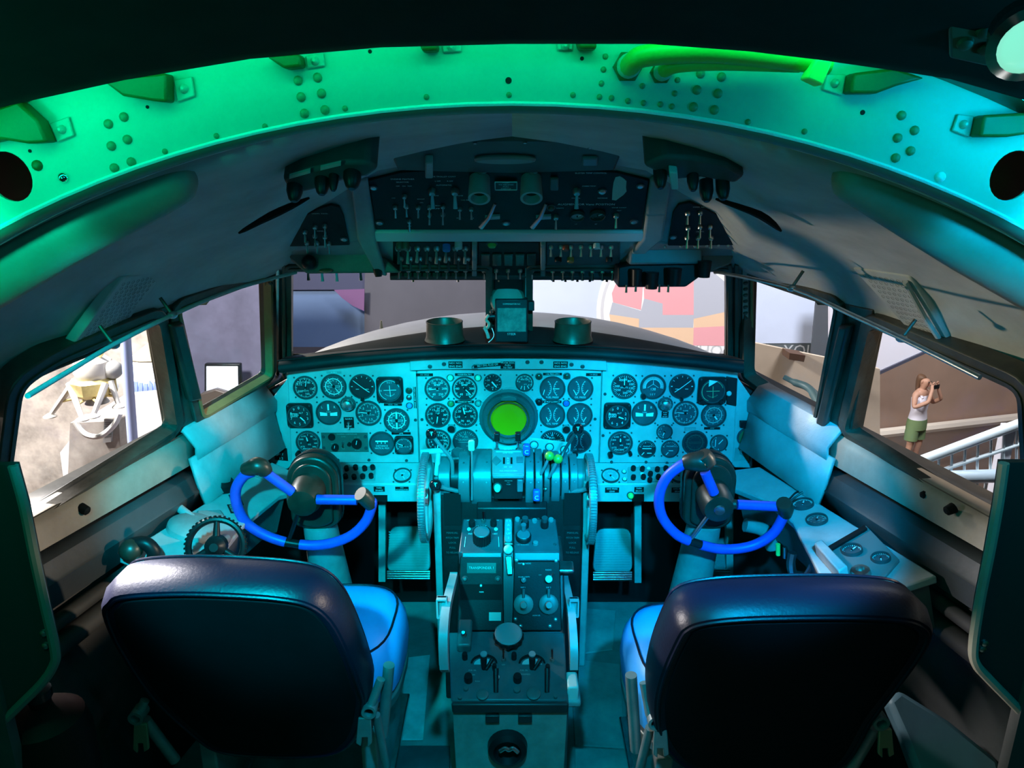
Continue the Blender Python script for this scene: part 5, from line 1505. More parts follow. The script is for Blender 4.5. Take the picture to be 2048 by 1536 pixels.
# ---- throttle quadrant
AX = at_y(1018, 955, 2.02)
AXY, AXZ = AX.y, AX.z
SCL = Fr((0, AXY, 0)).sc(1018, 955)
drumm = M('quadrant_blue_grey', (0.11, 0.13, 0.145), 0.33, var=0.2, scale=16)
quad = root('throttle_quadrant', Vector((0, AXY, 0.45)), 'drum shaped throttle quadrant with levers below the radar scope', 'throttle quadrant')
def seg(name, x0, x1, r, mat=drumm, a0=-70, a1=200, par=None, lip=0.0):
    """drum segment between pixel columns x0..x1; angle 0 faces the seats, 90 up"""
    X0, X1 = (x0 - 1024) * SCL, (x1 - 1024) * SCL
    n = 22
    vs, fs = [], []
    for k_, X in enumerate((X0, X0 + 0.002, X1 - 0.002, X1)):
        rr = r - (0.002 if k_ in (0, 3) else 0)
        for i in range(n + 1):
            a = radians(lerp(a0, a1, i / n))
            vs.append((X, AXY - rr * cos(a), AXZ + rr * sin(a)))
    for k_ in range(3):
        for i in range(n):
            a = k_ * (n + 1) + i
            fs.append((a, a + n + 1, a + n + 2, a + 1))
    fs.append(tuple(range(n + 1)))
    fs.append(tuple(3 * (n + 1) + i for i in range(n, -1, -1)))
    return MB().add(vs, fs).build(name, mat, par or quad)
dmat2 = M('quadrant_dark', (0.06, 0.07, 0.075), 0.4, var=0.2)
segs = [(880, 903, 0.062, drumm), (903, 920, 0.05, black), (920, 942, 0.080, drumm), (942, 945, 0.070, black_m), (945, 984, 0.084, drumm), (1050, 1066, 0.086, drumm), (1066, 1069, 0.074, black_m), (1069, 1083, 0.084, drumm), (1083, 1086, 0.07, black_m), (1086, 1097, 0.082, dmat2), (1097, 1100, 0.07, black_m), (1100, 1117, 0.078, drumm), (1117, 1120, 0.066, black_m), (1120, 1134, 0.074, drumm), (1134, 1137, 0.06, black_m), (1137, 1152, 0.070, drumm), (1152, 1168, 0.055, drumm)]
for x0, x1, r, m in segs:
    seg('drum_segment', x0, x1, r, m)
for x0, x1, r in [(930, 930, 0.081), (975, 975, 0.085), (1060, 1060, 0.087), (1075, 1075, 0.085), (1109, 1109, 0.079), (1127, 1127, 0.075), (1145, 1145, 0.071)]:
    for a in (15, 55, 100):
        b = radians(a)
        c = Vector(((x0 - 1024) * SCL, AXY - r * cos(b), AXZ + r * sin(b)))
        MB().lathe(axis_frame(c, (0, -cos(b), sin(b))), 0, 0, [(0.0026, -0.001), (0.002, 0.0012)], 8).build('screw', steel, quad)
# quadrant stand (black sides going down to the floor)
sidebox('quadrant_stand', [(1.945, 0.0), (1.945, 0.60), (1.96, AXZ - 0.03), (2.10, AXZ - 0.02), (2.14, 0.30), (2.14, 0.0)], -0.205, 0.205, facem, 0.006, quad)
sidebox('quadrant_neck', [(1.93, 0.30), (1.93, AXZ - 0.055), (1.97, AXZ - 0.03), (2.08, AXZ - 0.02), (2.08, 0.3)], -0.10, 0.10, black, 0.004, quad)
FQ = vert(1.944)
for x in (905, 1145):
    for yy, hh, ls in ((1018, 70, []), (1085, 55, ['MANUAL', 'PITCH TRIM', 'LOCK', 'PULL', 'TO RELEASE'])):
        placard(quad, FQ, x, yy, 34, hh, ls, 0, 0.45, tm=M('faint_marking', (0.09, 0.1, 0.1), 0.6), mat=black_m)
placard(quad, FQ, 1010, 1016, 46, 26, ['NO 1    NO 2', 'STBY'], 0, 0.35, mat=black_m, tm=dimwhite)
# pale edge columns on both sides of the stand
for s_ in (-1, 1):
    MB().box((s_ * 0.215, 1.98, 0.42), (0.022, 0.045, 0.62)).build('edge_column', paint_d, quad, bevel=0.004)
# centre cover
CC0, CC1 = at_y(1018, 905, 1.975), at_y(1018, 950, 1.915)
CF = Fr(CC0, (1, 0, 0), CC0 - CC1)
cc = MB().pxprism(CF, [(984, 898), (1049, 898), (1049, 950), (984, 950)], -0.05, 0.0).build('centre_cover', M('cover_grey', (0.20, 0.23, 0.245), 0.3, var=0.15), quad, bevel=0.004)
for pts in ([(992, 912), (1003, 922), (992, 932), (983, 922)], [(1033, 914), (1046, 914), (1046, 926), (1033, 926)]):
    MB().pxprism(CF, pts, 0.0, 0.003).build('cover_badge', drumm, cc, bevel=0.0008)
for x in (1008, 1023):
    MB().pxprism(CF, [(x - 2, 915), (x + 2, 915), (x + 2, 928), (x - 2, 928)], 0.0, 0.001).build('lever_slot', black_m, cc)
mb = MB()
for t, x, y, h in [('REV RPM', 1016, 899, 3), ('LOW HIGH', 1016, 906, 3), ('R', 1016, 917, 3.6), ('P', 1016, 922, 3.6), ('M', 1016, 927, 3.6), ('LO    LO', 1016, 934, 3.2), ('FULL SYNCH GOVERN', 1017, 942, 2.6)]:
    u, v = CF.px(x, y)
    mb.text(CF, u, v, 0.0007, t, h * CF.sc(x, y))
u0, v0 = CF.px(992, 904)
u1, v1 = CF.px(1042, 902)
mb.build('lettering', white, cc, smooth=False)
MB().fbox(CF, u0, u1, v0 - 0.001, v0 + 0.002, 0, 0.0012).build('slot_bar', M('pale_scale', (0.45, 0.5, 0.5), 0.4), cc)
CF2 = vert(1.913)
MB().pxprism(CF2, [(984, 950), (1049, 950), (1047, 957), (986, 957)], -0.05, 0.002).build('cover_lip', M('cover_grey', (0.2, 0.23, 0.245), 0.3), cc, bevel=0.003)
lo2 = MB().pxprism(CF2, [(986, 957), (1047, 957), (1045, 1000), (988, 1000)], -0.05, -0.004).build('lower_cover', black, cc, bevel=0.003)
placard(lo2, CF2, 1017, 966, 24, 12, ['EMER FEATHER', 'PULL', 'TO ARM'], 0, 0.5, n=-0.004, tm=dimwhite)
button(lo2, CF2, 995, 975, 7, M('mint_knob', (0.35, 0.8, 0.5), 0.35), -0.004, 0.02, 'feather_button')
MB().pxprism(CF2, [(1034, 958), (1046, 958), (1046, 983), (1034, 983)], -0.004, 0.006).build('guard_flap', drumm, lo2, bevel=0.003)
# RPM levers in front of the scope
for x in (994, 1036):
    p0, p1, p2 = at_y(x, 900, 1.99), at_y(x, 880, 1.985), at_y(x, 866, 1.98)
    MB().cyl(p0, p1, 0.0035).build('rpm_lever', chrome, quad)
    o = MB().box((p1 + p2) / 2, (0.0155, 0.02, (p2 - p1).length * 1.05)).build('rpm_grip', black, quad, bevel=0.003)
    MB().lathe(Fr(p0, (1, 0, 0), (0, 1, 0)), 0, 0, [(0.008, -0.004), (0.007, 0.004)], 12).build('lever_boot', steel, quad)
# throttle levers with T knobs
lm = M('lever_metal', (0.36, 0.40, 0.42), 0.3, 0.6)
ballm = M('throttle_ball_black', (0.010, 0.011, 0.013), 0.18, coat=0.4)
def lever(name, path, r, mat, knobr=0, kmat=None, letter=None, kshape='ball', label=None):
    P_ = [at_y(x, y, Y) for x, y, Y in path]
    o = MB().tube(spline(P_, 3), r, 8).build(name, mat, quad, label=label)
    e = P_[0]
    if kshape == 'ball':
        MB().ball(e, knobr, 18, 10).build('lever_knob', kmat, o)
    elif kshape == 'block':
        MB().box(e, (knobr * 1.25, knobr * 1.1, knobr * 2.2)).build('lever_knob', kmat, o, bevel=knobr * 0.35, seg=3)
    if letter:
        d = (EYE - e).normalized()
        f = Fr(e + d * knobr * 1.02, Vector((1, 0, 0)), Vector((0, 0.3, 1)))
        MB().text(f, 0, 0, 0, letter, knobr * 0.7).build('lettering', white, o)
    return o
lever('throttle_lever', [(863, 868, 1.985), (880, 890, 1.985), (900, 914, 1.985), (905, 930, 1.985), (905, 960, 1.98)], 0.0055, lm, 0.0165, ballm, 'T', label='left throttle lever pushed forward with a black ball knob')
lever('throttle_lever', [(1156, 858, 1.985), (1143, 878, 1.985), (1128, 903, 1.985), (1120, 925, 1.97)], 0.0048, M('lever_dark', (0.08, 0.1, 0.11), 0.3, 0.6), 0.0165, ballm, 'T', label='right throttle lever pushed forward with a black ball knob')
lever('mixture_lever', [(871, 970, 1.93), (890, 976, 1.945), (918, 983, 1.96)], 0.0065, lm, 0.0175, ballm, 'T', label='left throttle lever pulled back with a black ball knob')
lever('mixture_lever', [(1183, 972, 1.93), (1165, 980, 1.945), (1138, 984, 1.96)], 0.0065, lm, 0.0175, ballm, 'T', label='right throttle lever pulled back with a black ball knob')
mint = M('white_green_knob', (0.62, 0.82, 0.66), 0.35)
o = lever('prop_lever', [(943, 891, 1.95), (944, 915, 1.94), (944, 960, 1.932), (944, 1000, 1.935)], 0.003, lm, 0.014, mint, None, 'block')
olive = M('olive_green_knob', (0.12, 0.34, 0.05), 0.3)
lever('flap_lever', [(1099, 912, 1.93), (1092, 928, 1.93), (1082, 948, 1.935)], 0.004, lm, 0.0135, olive)
lever('flap_lever', [(1116, 918, 1.925), (1108, 935, 1.925), (1098, 955, 1.93)], 0.004, lm, 0.0135, olive)
bl = M('blue_lever_knob', (0.02, 0.10, 0.55), 0.3)
for x, y, Y in ((1053, 899, 1.965), (1073, 990, 1.915)):
    e = at_y(x, y, Y)
    o = MB().box(e, (0.02, 0.02, 0.034)).build('condition_knob', bl, quad, bevel=0.006, seg=3)
    f = Fr(e + Vector((0, -0.0106, 0)), (1, 0, 0), (0, 0, 1))
    MB().text(f, 0, -0.004, 0, 'C', 0.013).build('lettering', white, o)
    MB().cyl(e, e + Vector((0, 0.05, -0.005)), 0.003).build('knob_stem', lm, o)
e = at_y(1091, 978, 1.935)
MB().ball(e, 0.006).build('lock_pin', steel, quad)
# left linkage
MB().cyl(at_y(842, 904, 2.0), at_y(890, 901, 2.0), 0.0085).build('linkage_bar', paint, quad)
MB().cyl(at_y(877, 905, 2.0), at_y(873, 950, 1.99), 0.008).build('linkage_bar', paint, quad)
MB().pxprism(vert(2.06), [(902, 915), (925, 914), (926, 897), (914, 893), (903, 900)], 0, 0.004).build('scale_flag', dmat2, quad, bevel=0.001)
# grey radio altimeter plate behind the green knobs
PB = vert(2.12)
o = MB().pxprism(PB, [(1058, 875), (1142, 886), (1140, 930), (1060, 925)], -0.006, 0.0).build('lamp_plate', paint, quad, bevel=0.002)
for x, y in ((1068, 889.5), (1099, 894), (1129, 899)):
    button(o, PB, x, y, 7, M('pale_lens', (0.4, 0.48, 0.5), 0.3), 0, 0.006)
mb = MB()
for t, x, y in (('NACELLE', 1073, 878), ('TEMP', 1101, 884)):
    u, v = PB.px(x, y)
    mb.text(PB, u, v, 0.0006, t, 3.4 * PB.sc(x, y))
mb.build('lettering', white, o)
MB().ball(PB.P(*PB.px(1150, 909), 0), 0.010).build('plate_clip', black, o)
# trim wheels
def trim_wheel(x, y, rpx, lab, cranks):
    X = at_y(x, y, 1.96).x
    c = at_y(x, y, 1.96)
    R = rpx * SCL
    w = root('trim_wheel', c, lab, 'trim wheel', 'pitch trim wheels')
    n = 72
    path = [Vector((X, c.y + R * cos(2 * pi * i / n), c.z + R * sin(2 * pi * i / n))) for i in range(n)]
    MB().tube(path, 0.011, 8, True).build('wheel_rim', paint_d, w)
    mb = MB()
    m = 96
    for i in range(m):
        a = 2 * pi * i / m
        p = Vector((X, c.y + (R + 0.0102) * cos(a), c.z + (R + 0.0102) * sin(a)))
        d = Vector((0, cos(a), sin(a)))
        f = axis_frame(p, d)
        mb.fbox(f, -0.009, 0.009, -0.0022, 0.0022, -0.003, 0.0022) if abs(f.U.x) > 0.7 else mb.fbox(f, -0.0022, 0.0022, -0.009, 0.009, -0.003, 0.0022)
    o = mb.build('rim_knurl', drumm, w)
    o['kind'] = 'stuff'
    MB().cyl((X - 0.008, c.y, c.z), (X + 0.008, c.y, c.z), 0.025, 0.025, 20).build('wheel_hub', steel, w)
    for i in range(3):
        a = 2 * pi * i / 3 + 0.4
        MB().cyl((X, c.y, c.z), (X, c.y + R * cos(a), c.z + R * sin(a)), 0.006).build('spoke', paint_d, w)
    return w
trim_wheel(852, 994, 80, 'knurled pitch trim wheel on the left of the throttle quadrant', 1)
trim_wheel(1178, 997, 80, 'knurled pitch trim wheel on the right of the throttle quadrant', 1)
# ================================================================== rudder pedals
def pedal(xl, xr, yt, yb, arm, lab, Y=2.30):
    p = root('rudder_pedal', at_y((xl + xr) / 2, yb, Y - 0.06), lab, 'rudder pedal', 'rudder pedals')
    a, b = at_y(xl + 6, yt + 8, Y), at_y((xl + xr) / 2, yb - 16, Y - 0.05)
    f = Fr(at_y((xl + xr) / 2, yb - 18, Y - 0.06), (1, 0, 0), at_y((xl + xr) / 2, yt, Y + 0.01) - at_y((xl + xr) / 2, yb - 18, Y - 0.06))
    pl = round_poly([f.px(xl, yb - 16), f.px(xr, yb - 16), f.px(xr - 4, yt + 4), f.px(xl + 8, yt + 4)], 0.03)
    MB().prism(f, pl, -0.006, 0).build('pedal_plate', M('pedal_grey', (0.13, 0.14, 0.14), 0.42, 0.3, var=0.2), p, bevel=0.003)
    for i in range(15):
        y = lerp(yt + 16, yb - 24, i / 14)
        u0, v0 = f.px(xl + 6, y)
        u1, v1 = f.px(xr - 6, y)
        MB().fbox(f, u0, u1, v0 - 0.0022, v0 + 0.0022, 0, 0.003).build('tread_rib', M('pedal_grey', (0.13, 0.14, 0.14), 0.42, 0.3), p)
    hb = Fr(at_y((xl + xr) / 2, yb, Y - 0.10), (1, 0, 0), (0, 0.5, 0.8))
    for i in range(4):
        y = yb - 17 + i * 4.6
        p0, p1 = at_y(xl + 2, y, Y - 0.07 - 0.008 * i), at_y(xr - 2, y, Y - 0.07 - 0.008 * i)
        MB().cyl(p0, p1, 0.0042).build('heel_rib', chrome, p)
    for x in arm:
        MB().tube([at_y(x, 930, Y - 0.022), at_y(x, 1080, Y - 0.03), at_y(x, yb + 2, Y - 0.07)], 0.016, 4).build('pedal_arm', paint_d, p)
    return p
pedal(772, 862, 1048, 1160, (765, ), 'ribbed rudder pedal left of the pedestal')
pedal(1184, 1266, 1052, 1162, (1275, ), 'ribbed rudder pedal right of the pedestal')
pedal(1424, 1462, 1070, 1158, (1458, ), 'ribbed rudder pedal half hidden behind the right control column')
# ================================================================== side consoles
CON = {'L': Fr((-0.76, 1.7, 0.70), (0.28, 0, -0.08), (0, 1, 0)), 'R': Fr((0.76, 1.7, 0.70), (0.28, 0, 0.08), (0, 1, 0))}
lc = root('side_console', CON['L'].P(0, 0, -0.3), 'grey left side console with a steering wheel beside the left seat', 'side console')
fL = CON['L']
top = [(580, 940), (470, 905), (430, 915), (330, 1000), (235, 1110), (300, 1135), (420, 1135), (492, 1045), (560, 990), (580, 985)]
def clampw(fr, pts):
    out = []
    for x, y in pts:
        u, v = fr.px(x, y)
        p = fr.P(u, v)
        lim = wall_x(p.y, 0.9) - 0.075
        if abs(p.x) > lim:
            u += (lim - abs(p.x)) / fr.U.x * (-1 if p.x < 0 else 1)
        out.append((u, v))
    return out
pl = clampw(fL, top)
MB().prism(fL, pl, -0.02, 0.0).build('console_top', paint, lc, bevel=0.004)
MB().prism(fL, offset2(pl, -0.012), -0.14, -0.02).build('console_body', M('console_dark', (0.10, 0.105, 0.105), 0.6, var=0.3), lc)
# cover with a rounded top behind the steering wheel
MB().lathe(fL, *fL.px(385, 1058), [(0.062, 0.0), (0.060, 0.012), (0.048, 0.02), (0.02, 0.024)], 24).build('rounded_cover', paint_d, lc)
MB().lathe(fL, *fL.px(440, 975), [(0.038, 0.0), (0.037, 0.02), (0.028, 0.03), (0.020, 0.012), (0.004, 0.008)], 20).build('rubber_grommet', black, lc)
o = placard(lc, fL, 472, 1000, 22, 40, [], 0.55, name='placard')
o = placard(lc, fL, 463, 1018, 34, 11, ['NOSE STEER'], -1.0, 0.6)
o = placard(lc, fL, 477, 1003, 34, 11, ['EMER BRAKE'], -1.0, 0.6)
placard(lc, fL, 517, 955, 26, 8, ['PARK'], 0, 0.6, mat=paint_d)
MB().cyl(fL.P(*fL.px(352, 1020), 0.012), fL.P(*fL.px(385, 1046), 0.012), 0.011).build('relay_can', paint, lc)
o = MB().pxprism(fL, [(345, 1015), (362, 985), (375, 1000), (360, 1022)], 0, 0.03).build('microphone_clip', black, lc, bevel=0.004)
MB().pxprism(fL, [(392, 1028), (440, 1026), (450, 1042), (395, 1044)], 0.0, 0.012).build('junction_cover', paint_d, lc, bevel=0.004)
# hanging cable with white connector near the window
cab = root('hanging_cable', at_y(428, 955, 2.02), 'thin cable with a pale connector hanging from the left front window', 'cable')
MB().tube(spline([at_y(x, y, Y) for x, y, Y in [(434, 838, 2.1), (428, 862, 2.08), (420, 890, 2.06), (430, 915, 2.03), (424, 935, 2.0)]], 5), 0.0035, 8).build('cable_run', M('pale_cable', (0.45, 0.48, 0.48), 0.5), cab)
MB().tube(spline([at_y(x, y, Y) for x, y, Y in [(408, 855, 2.05), (416, 890, 2.05), (428, 905, 2.05), (436, 910, 2.05)]], 5), 0.003, 8).build('cable_run', black, cab)
MB().tube([at_y(417, 938, 1.99), at_y(421, 950, 1.985), at_y(424, 966, 1.98)], [0.010, 0.014, 0.009], 12).build('connector', M('clear_connector', (0.5, 0.55, 0.55), 0.25), cab)
MB().tube(spline([at_y(x, y, Y) for x, y, Y in [(418, 965, 1.98), (414, 985, 1.96), (420, 1000, 1.95)]], 4), 0.005, 8).build('cable_tail', black, cab)
# nose steering wheel
wf = Fr(at_y(432, 1092, 1.56), (0.97, 0.12, -0.15), (0.05, 0.35, 0.93))
sw = root('steering_wheel', fL.P(*fL.px(432, 1100), 0), 'small black nose steering wheel with a notched rim on the left console', 'steering wheel')
R = 0.061
n = 60
MB().tube([wf.P(R * cos(2 * pi * i / n), R * sin(2 * pi * i / n), 0) for i in range(n)], 0.0075, 8, True).build('wheel_rim', black, sw)
mb = MB()
for i in range(40):
    a = 2 * pi * i / 40
    mb.fbox(wf.at(R * cos(a), R * sin(a), a), 0.004, 0.0095, -0.0022, 0.0022, -0.005, 0.005)
mb.build('rim_notch', black_m, sw, kind='stuff')
for a in (95, 215, 335):
    b = radians(a)
    MB().cyl(wf.P(0, 0, 0), wf.P(R * cos(b), R * sin(b), 0), 0.010, 0.006).build('spoke', black, sw)
MB().lathe(wf, 0, 0, [(0.026, -0.01), (0.024, 0.012), (0.012, 0.02), (0.010, 0.026)], 18).build('wheel_hub', black, sw)
MB().cyl(wf.P(0, 0, 0), wf.P(0, 0, -0.10), 0.014).build('wheel_shaft', paint_d, sw)
# dark oxygen regulator at the wall beside the left seat
ox = root('oxygen_regulator', at_y(265, 1125, 1.55), 'dark round oxygen regulator between the left seat and the wall', 'regulator')
MB().ball(at_y(262, 1100, 1.52), 0.026, 14, 8).build('regulator_body', rubber, ox)
MB().tube(spline([at_y(x, y, 1.53) for x, y in [(262, 1090), (290, 1086), (308, 1104), (305, 1125)]], 4), 0.016, 10).build('regulator_hose', black, ox)
# ---- right console
rc = root('side_console', CON['R'].P(0, 0, -0.3), 'grey right side console with round dials beside the right seat', 'side console')
fR = CON['R']
top = [(1464, 940), (1590, 915), (1640, 940), (1720, 1010), (1850, 1110), (1880, 1150), (1800, 1175), (1650, 1170), (1612, 1095), (1585, 1045), (1535, 1002), (1464, 975)]
pl = clampw(fR, top)
MB().prism(fR, pl, -0.02, 0.0).build('console_top', paint, rc, bevel=0.004)
MB().prism(fR, offset2(pl, -0.012), -0.14, -0.02).build('console_body', M('console_dark', (0.10, 0.105, 0.105), 0.6, var=0.3), rc)
gauge(rc, fR, 1606, 1010, 22, 'ticks', k=24, ring=1, needles=[(30, 0.8, 0.12)], dm=dial_g, screws=False)
gauge(rc, fR, 1634, 1041, 22, 'mach', needles=[(30, 0.6, 0.1)], dm=dial_g, screws=False)
o = MB().pxprism(fR, [(1640, 1108), (1733, 1056), (1800, 1125), (1770, 1160), (1690, 1150)], 0.0, 0.008).build('oxygen_panel', M('panel_mid_grey', (0.16, 0.17, 0.17), 0.45), rc, bevel=0.002)
fR2 = Fr(fR.P(0, 0, 0.008), fR.U, fR.V)
gauge(o, fR2, 1704, 1102, 22, 'ticks', k=20, needles=[(60, 0.8, 0.14)], dm=dial_g, screws=False)
gauge(o, fR2, 1762, 1118, 20, 'ticks', k=20, needles=[(200, 0.7, 0.12)], dm=dial_g, screws=False)
MB().pxprism(fR, [(1648, 1108), (1730, 1060), (1736, 1066), (1654, 1115)], 0.008, 0.014).build('panel_edge', black, o)
MB().lathe(fR2, *fR2.px(1722, 1148), [(0.022, 0.0), (0.020, 0.012), (0.010, 0.014), (0.009, 0.006)], 16).build('valve_ring', steel, o)
MB().pxprism(fR, [(1632, 1110), (1648, 1102), (1700, 1158), (1682, 1168)], 0.0, 0.035).build('angle_bracket', paint, rc, bevel=0.004)
MB().tube(spline([fR.P(*fR.px(x, y), 0.004) for x, y in [(1580, 1000), (1592, 988), (1604, 984), (1607, 982)]], 4), 0.003, 6).build('short_wire', black, rc)
o = MB().pxprism(WALL['R'], [(1680, 985), (1700, 1000), (1706, 1022), (1688, 1024), (1676, 1004)], 0.02, 0.05).build('wall_jack', black, rc, bevel=0.004)
MB().tube(spline([at_y(x, y, 1.95) for x, y in [(1490, 1050), (1530, 1062), (1545, 1095)]], 4), 0.020, 10).build('duct', paint_d, rc)
for i, (x, y) in enumerate([(1556, 1100), (1570, 1106)]):
    MB().cyl(at_y(x, y - 12, 1.8), at_y(x, y + 10, 1.8), 0.006).build('valve_stem', M('lime_knob', (0.25, 0.75, 0.15), 0.4) if i == 0 else steel, rc)
MB().tube(spline([at_y(x, y, 1.75) for x, y in [(1585, 1105), (1582, 1130), (1592, 1150), (1640, 1150)]], 4), 0.012, 8).build('hydraulic_line', steel, rc)
MB().tube(spline([at_y(x, y, 1.72) for x, y in [(1625, 1090), (1628, 1120), (1612, 1150)]], 4), 0.007, 8).build('hydraulic_line', steel, rc)
# ================================================================== control yokes
def yoke(lab, hub, Yh, rim, breaks, grips, spokes, thin, head, col):
    y = root('control_yoke', at_z(col[2][0], col[2][1], 0.0) if False else Vector((at_y(hub[0], hub[1], Yh).x, Yh + 0.1, 0.0)), lab, 'control yoke', 'control yokes')
    H = at_y(hub[0], hub[1], Yh)
    f = Fr(H, (1, 0, 0), (0, -0.12, 1))
    # rim, cut where the grips and the clamp sit
    pts = [f.P(*f.px(x, yy), 0.0) for x, yy in rim]
    path = spline(pts, 6)
    i0, i1 = breaks
    o1 = MB().tube(path[:i0], 0.0138, 12).build('rim_sleeve', foam, y)
    o2 = MB().tube(path[i0 + 2:], 0.0138, 12).build('rim_sleeve', foam, y)
    MB().tube(path[i0 - 1:i0 + 3], 0.0118, 10).build('rim_clamp', black, y)
    for g in grips:
        P_ = [f.P(*f.px(a, b), n) for a, b, n, r in g]
        MB().tube(spline(P_, 4), [lerp(g[min(i // 4, len(g) - 1)][3], g[min(i // 4 + 1, len(g) - 1)][3], (i % 4) / 4) for i in range(4 * (len(g) - 1) + 1)], 14).build('horn_grip', rubber, y)
    for (a, b, c, d) in spokes:
        MB().cyl(f.P(*f.px(a, b), 0.0), f.P(*f.px(c, d), 0.0), 0.0135, 0.0135, 14).build('spoke_sleeve', foam, y)
    MB().cyl(f.P(*f.px(*thin[0]), 0.0), f.P(*f.px(*thin[1]), 0.0), 0.0055).build('thin_spoke', black if hub[0] < 1000 else steel, y)
    MB().lathe(f, 0, 0, [(0.046, -0.07), (0.046, -0.01), (0.038, 0.012), (0.022, 0.016)], 24, True).build('hub', rubber, y)
    if hub[0] > 1000:
        MB().lathe(f, 0, 0, [(0.016, 0.015), (0.013, 0.02), (0.004, 0.018)], 18).build('hub_cap', steel, y)
    for (a, b, c, d) in spokes:
        MB().cyl(f.P(0, 0, -0.02), f.P(*f.px(a, b), 0.0), 0.017, 0.013).build('spoke_root', rubber, y)
    # column head: tall rounded housing
    hx, ht, hb, hw = head
    fh = vert(Yh + 0.075)
    q = fh.sc(hx, ht)
    u, v1 = fh.px(hx, ht)
    _, v0 = fh.px(hx, hb)
    w = hw * q / 2
    prof = [(u + w * cos(a), v1 - w + w * sin(a)) for a in [pi * i / 16 for i in range(17)]] + [(u - w * 0.96, v0 + w * 0.5)] + [(u + w * 0.95 * cos(a), v0 + w * 0.5 + w * 0.5 * sin(a)) for a in [pi + pi * i / 12 for i in range(1, 12)]] + [(u + w * 0.96, v0 + w * 0.5)]
    hd = MB().prism(fh, prof, -0.07, 0.0).build('column_head', rubber, y, bevel=0.008, seg=3)
    MB().ringprism(fh, [(a, b) for a, b in offset2(prof, 0.003)], offset2(prof, -0.012), -0.045, -0.030).build('head_seam', black, hd)
    fcov = offset2(prof, -0.016)
    MB().prism(fh, fcov, 0.0, 0.012).build('head_cover', rubber, hd, bevel=0.006, seg=3)
    # column: tapered post going to the floor
    top_, bot_ = at_y(col[0][0], col[0][1], Yh + 0.11), at_y(col[1][0], col[1][1], Yh + 0.16)
    d = (bot_ - top_)
    foot = top_ + d * ((top_.z - 0.0) / (top_.z - bot_.z))
    MB().cyl(foot, top_ + Vector((0, 0, 0.03)), 0.076, 0.046, 24).build('column', paint_d, y)
    MB().lathe(Fr(foot, (1, 0, 0), (0, 1, 0)), 0, 0, [(0.105, 0.0), (0.10, 0.02), (0.078, 0.05)], 24, True).build('floor_boot', black, y)
    return y
yoke('left control yoke with blue foam sleeves turned anticlockwise', (606, 1003), 1.80,
     [(505, 944), (487, 953), (472, 978), (474, 1010), (492, 1045), (530, 1070), (580, 1086), (640, 1090), (695, 1075), (730, 1045), (744, 1010), (742, 1002)], (36, 0),
     [[(488, 938, 0.0, 0.0150), (500, 935, 0.004, 0.020), (515, 930, 0.006, 0.024), (526, 934, 0.004, 0.022), (532, 944, 0.002, 0.018)], [(742, 1012, 0.0, 0.016), (736, 1000, 0.004, 0.020), (727, 988, 0.008, 0.021), (722, 982, 0.012, 0.019)]],
     [(586, 985, 531, 945), (634, 999, 714, 1000)], ((598, 1020), (577, 1084)), (620, 914, 1062, 104), ((640, 1060), (662, 1165)))
yoke('right control yoke with blue foam sleeves turned clockwise', (1436, 1014), 1.80,
     [(1385, 921), (1360, 932), (1332, 957), (1318, 995), (1325, 1035), (1352, 1068), (1385, 1084), (1440, 1098), (1500, 1093), (1545, 1068), (1568, 1030), (1571, 1020)], (36, 0),
     [[(1368, 926, 0.0, 0.018), (1382, 922, 0.004, 0.024), (1398, 920, 0.008, 0.027), (1410, 918, 0.010, 0.026), (1402, 905, 0.010, 0.022)], [(1571, 1030, 0.0, 0.016), (1570, 1016, 0.005, 0.021), (1566, 1006, 0.01, 0.022), (1564, 1000, 0.014, 0.019)]],
     [(1428, 986, 1410, 944), (1474, 1009, 1556, 1013)], ((1418, 1030), (1382, 1078)), (1427, 915, 1062, 104), ((1408, 1060), (1385, 1165)))
# switch wire on the right horn
MB().tube(spline([at_y(x, y, 1.79) for x, y in [(1578, 1006), (1590, 995), (1600, 988), (1606, 984)]], 4), 0.0028, 6).build('horn_wire', black, SC.objects['control_yoke.001'])
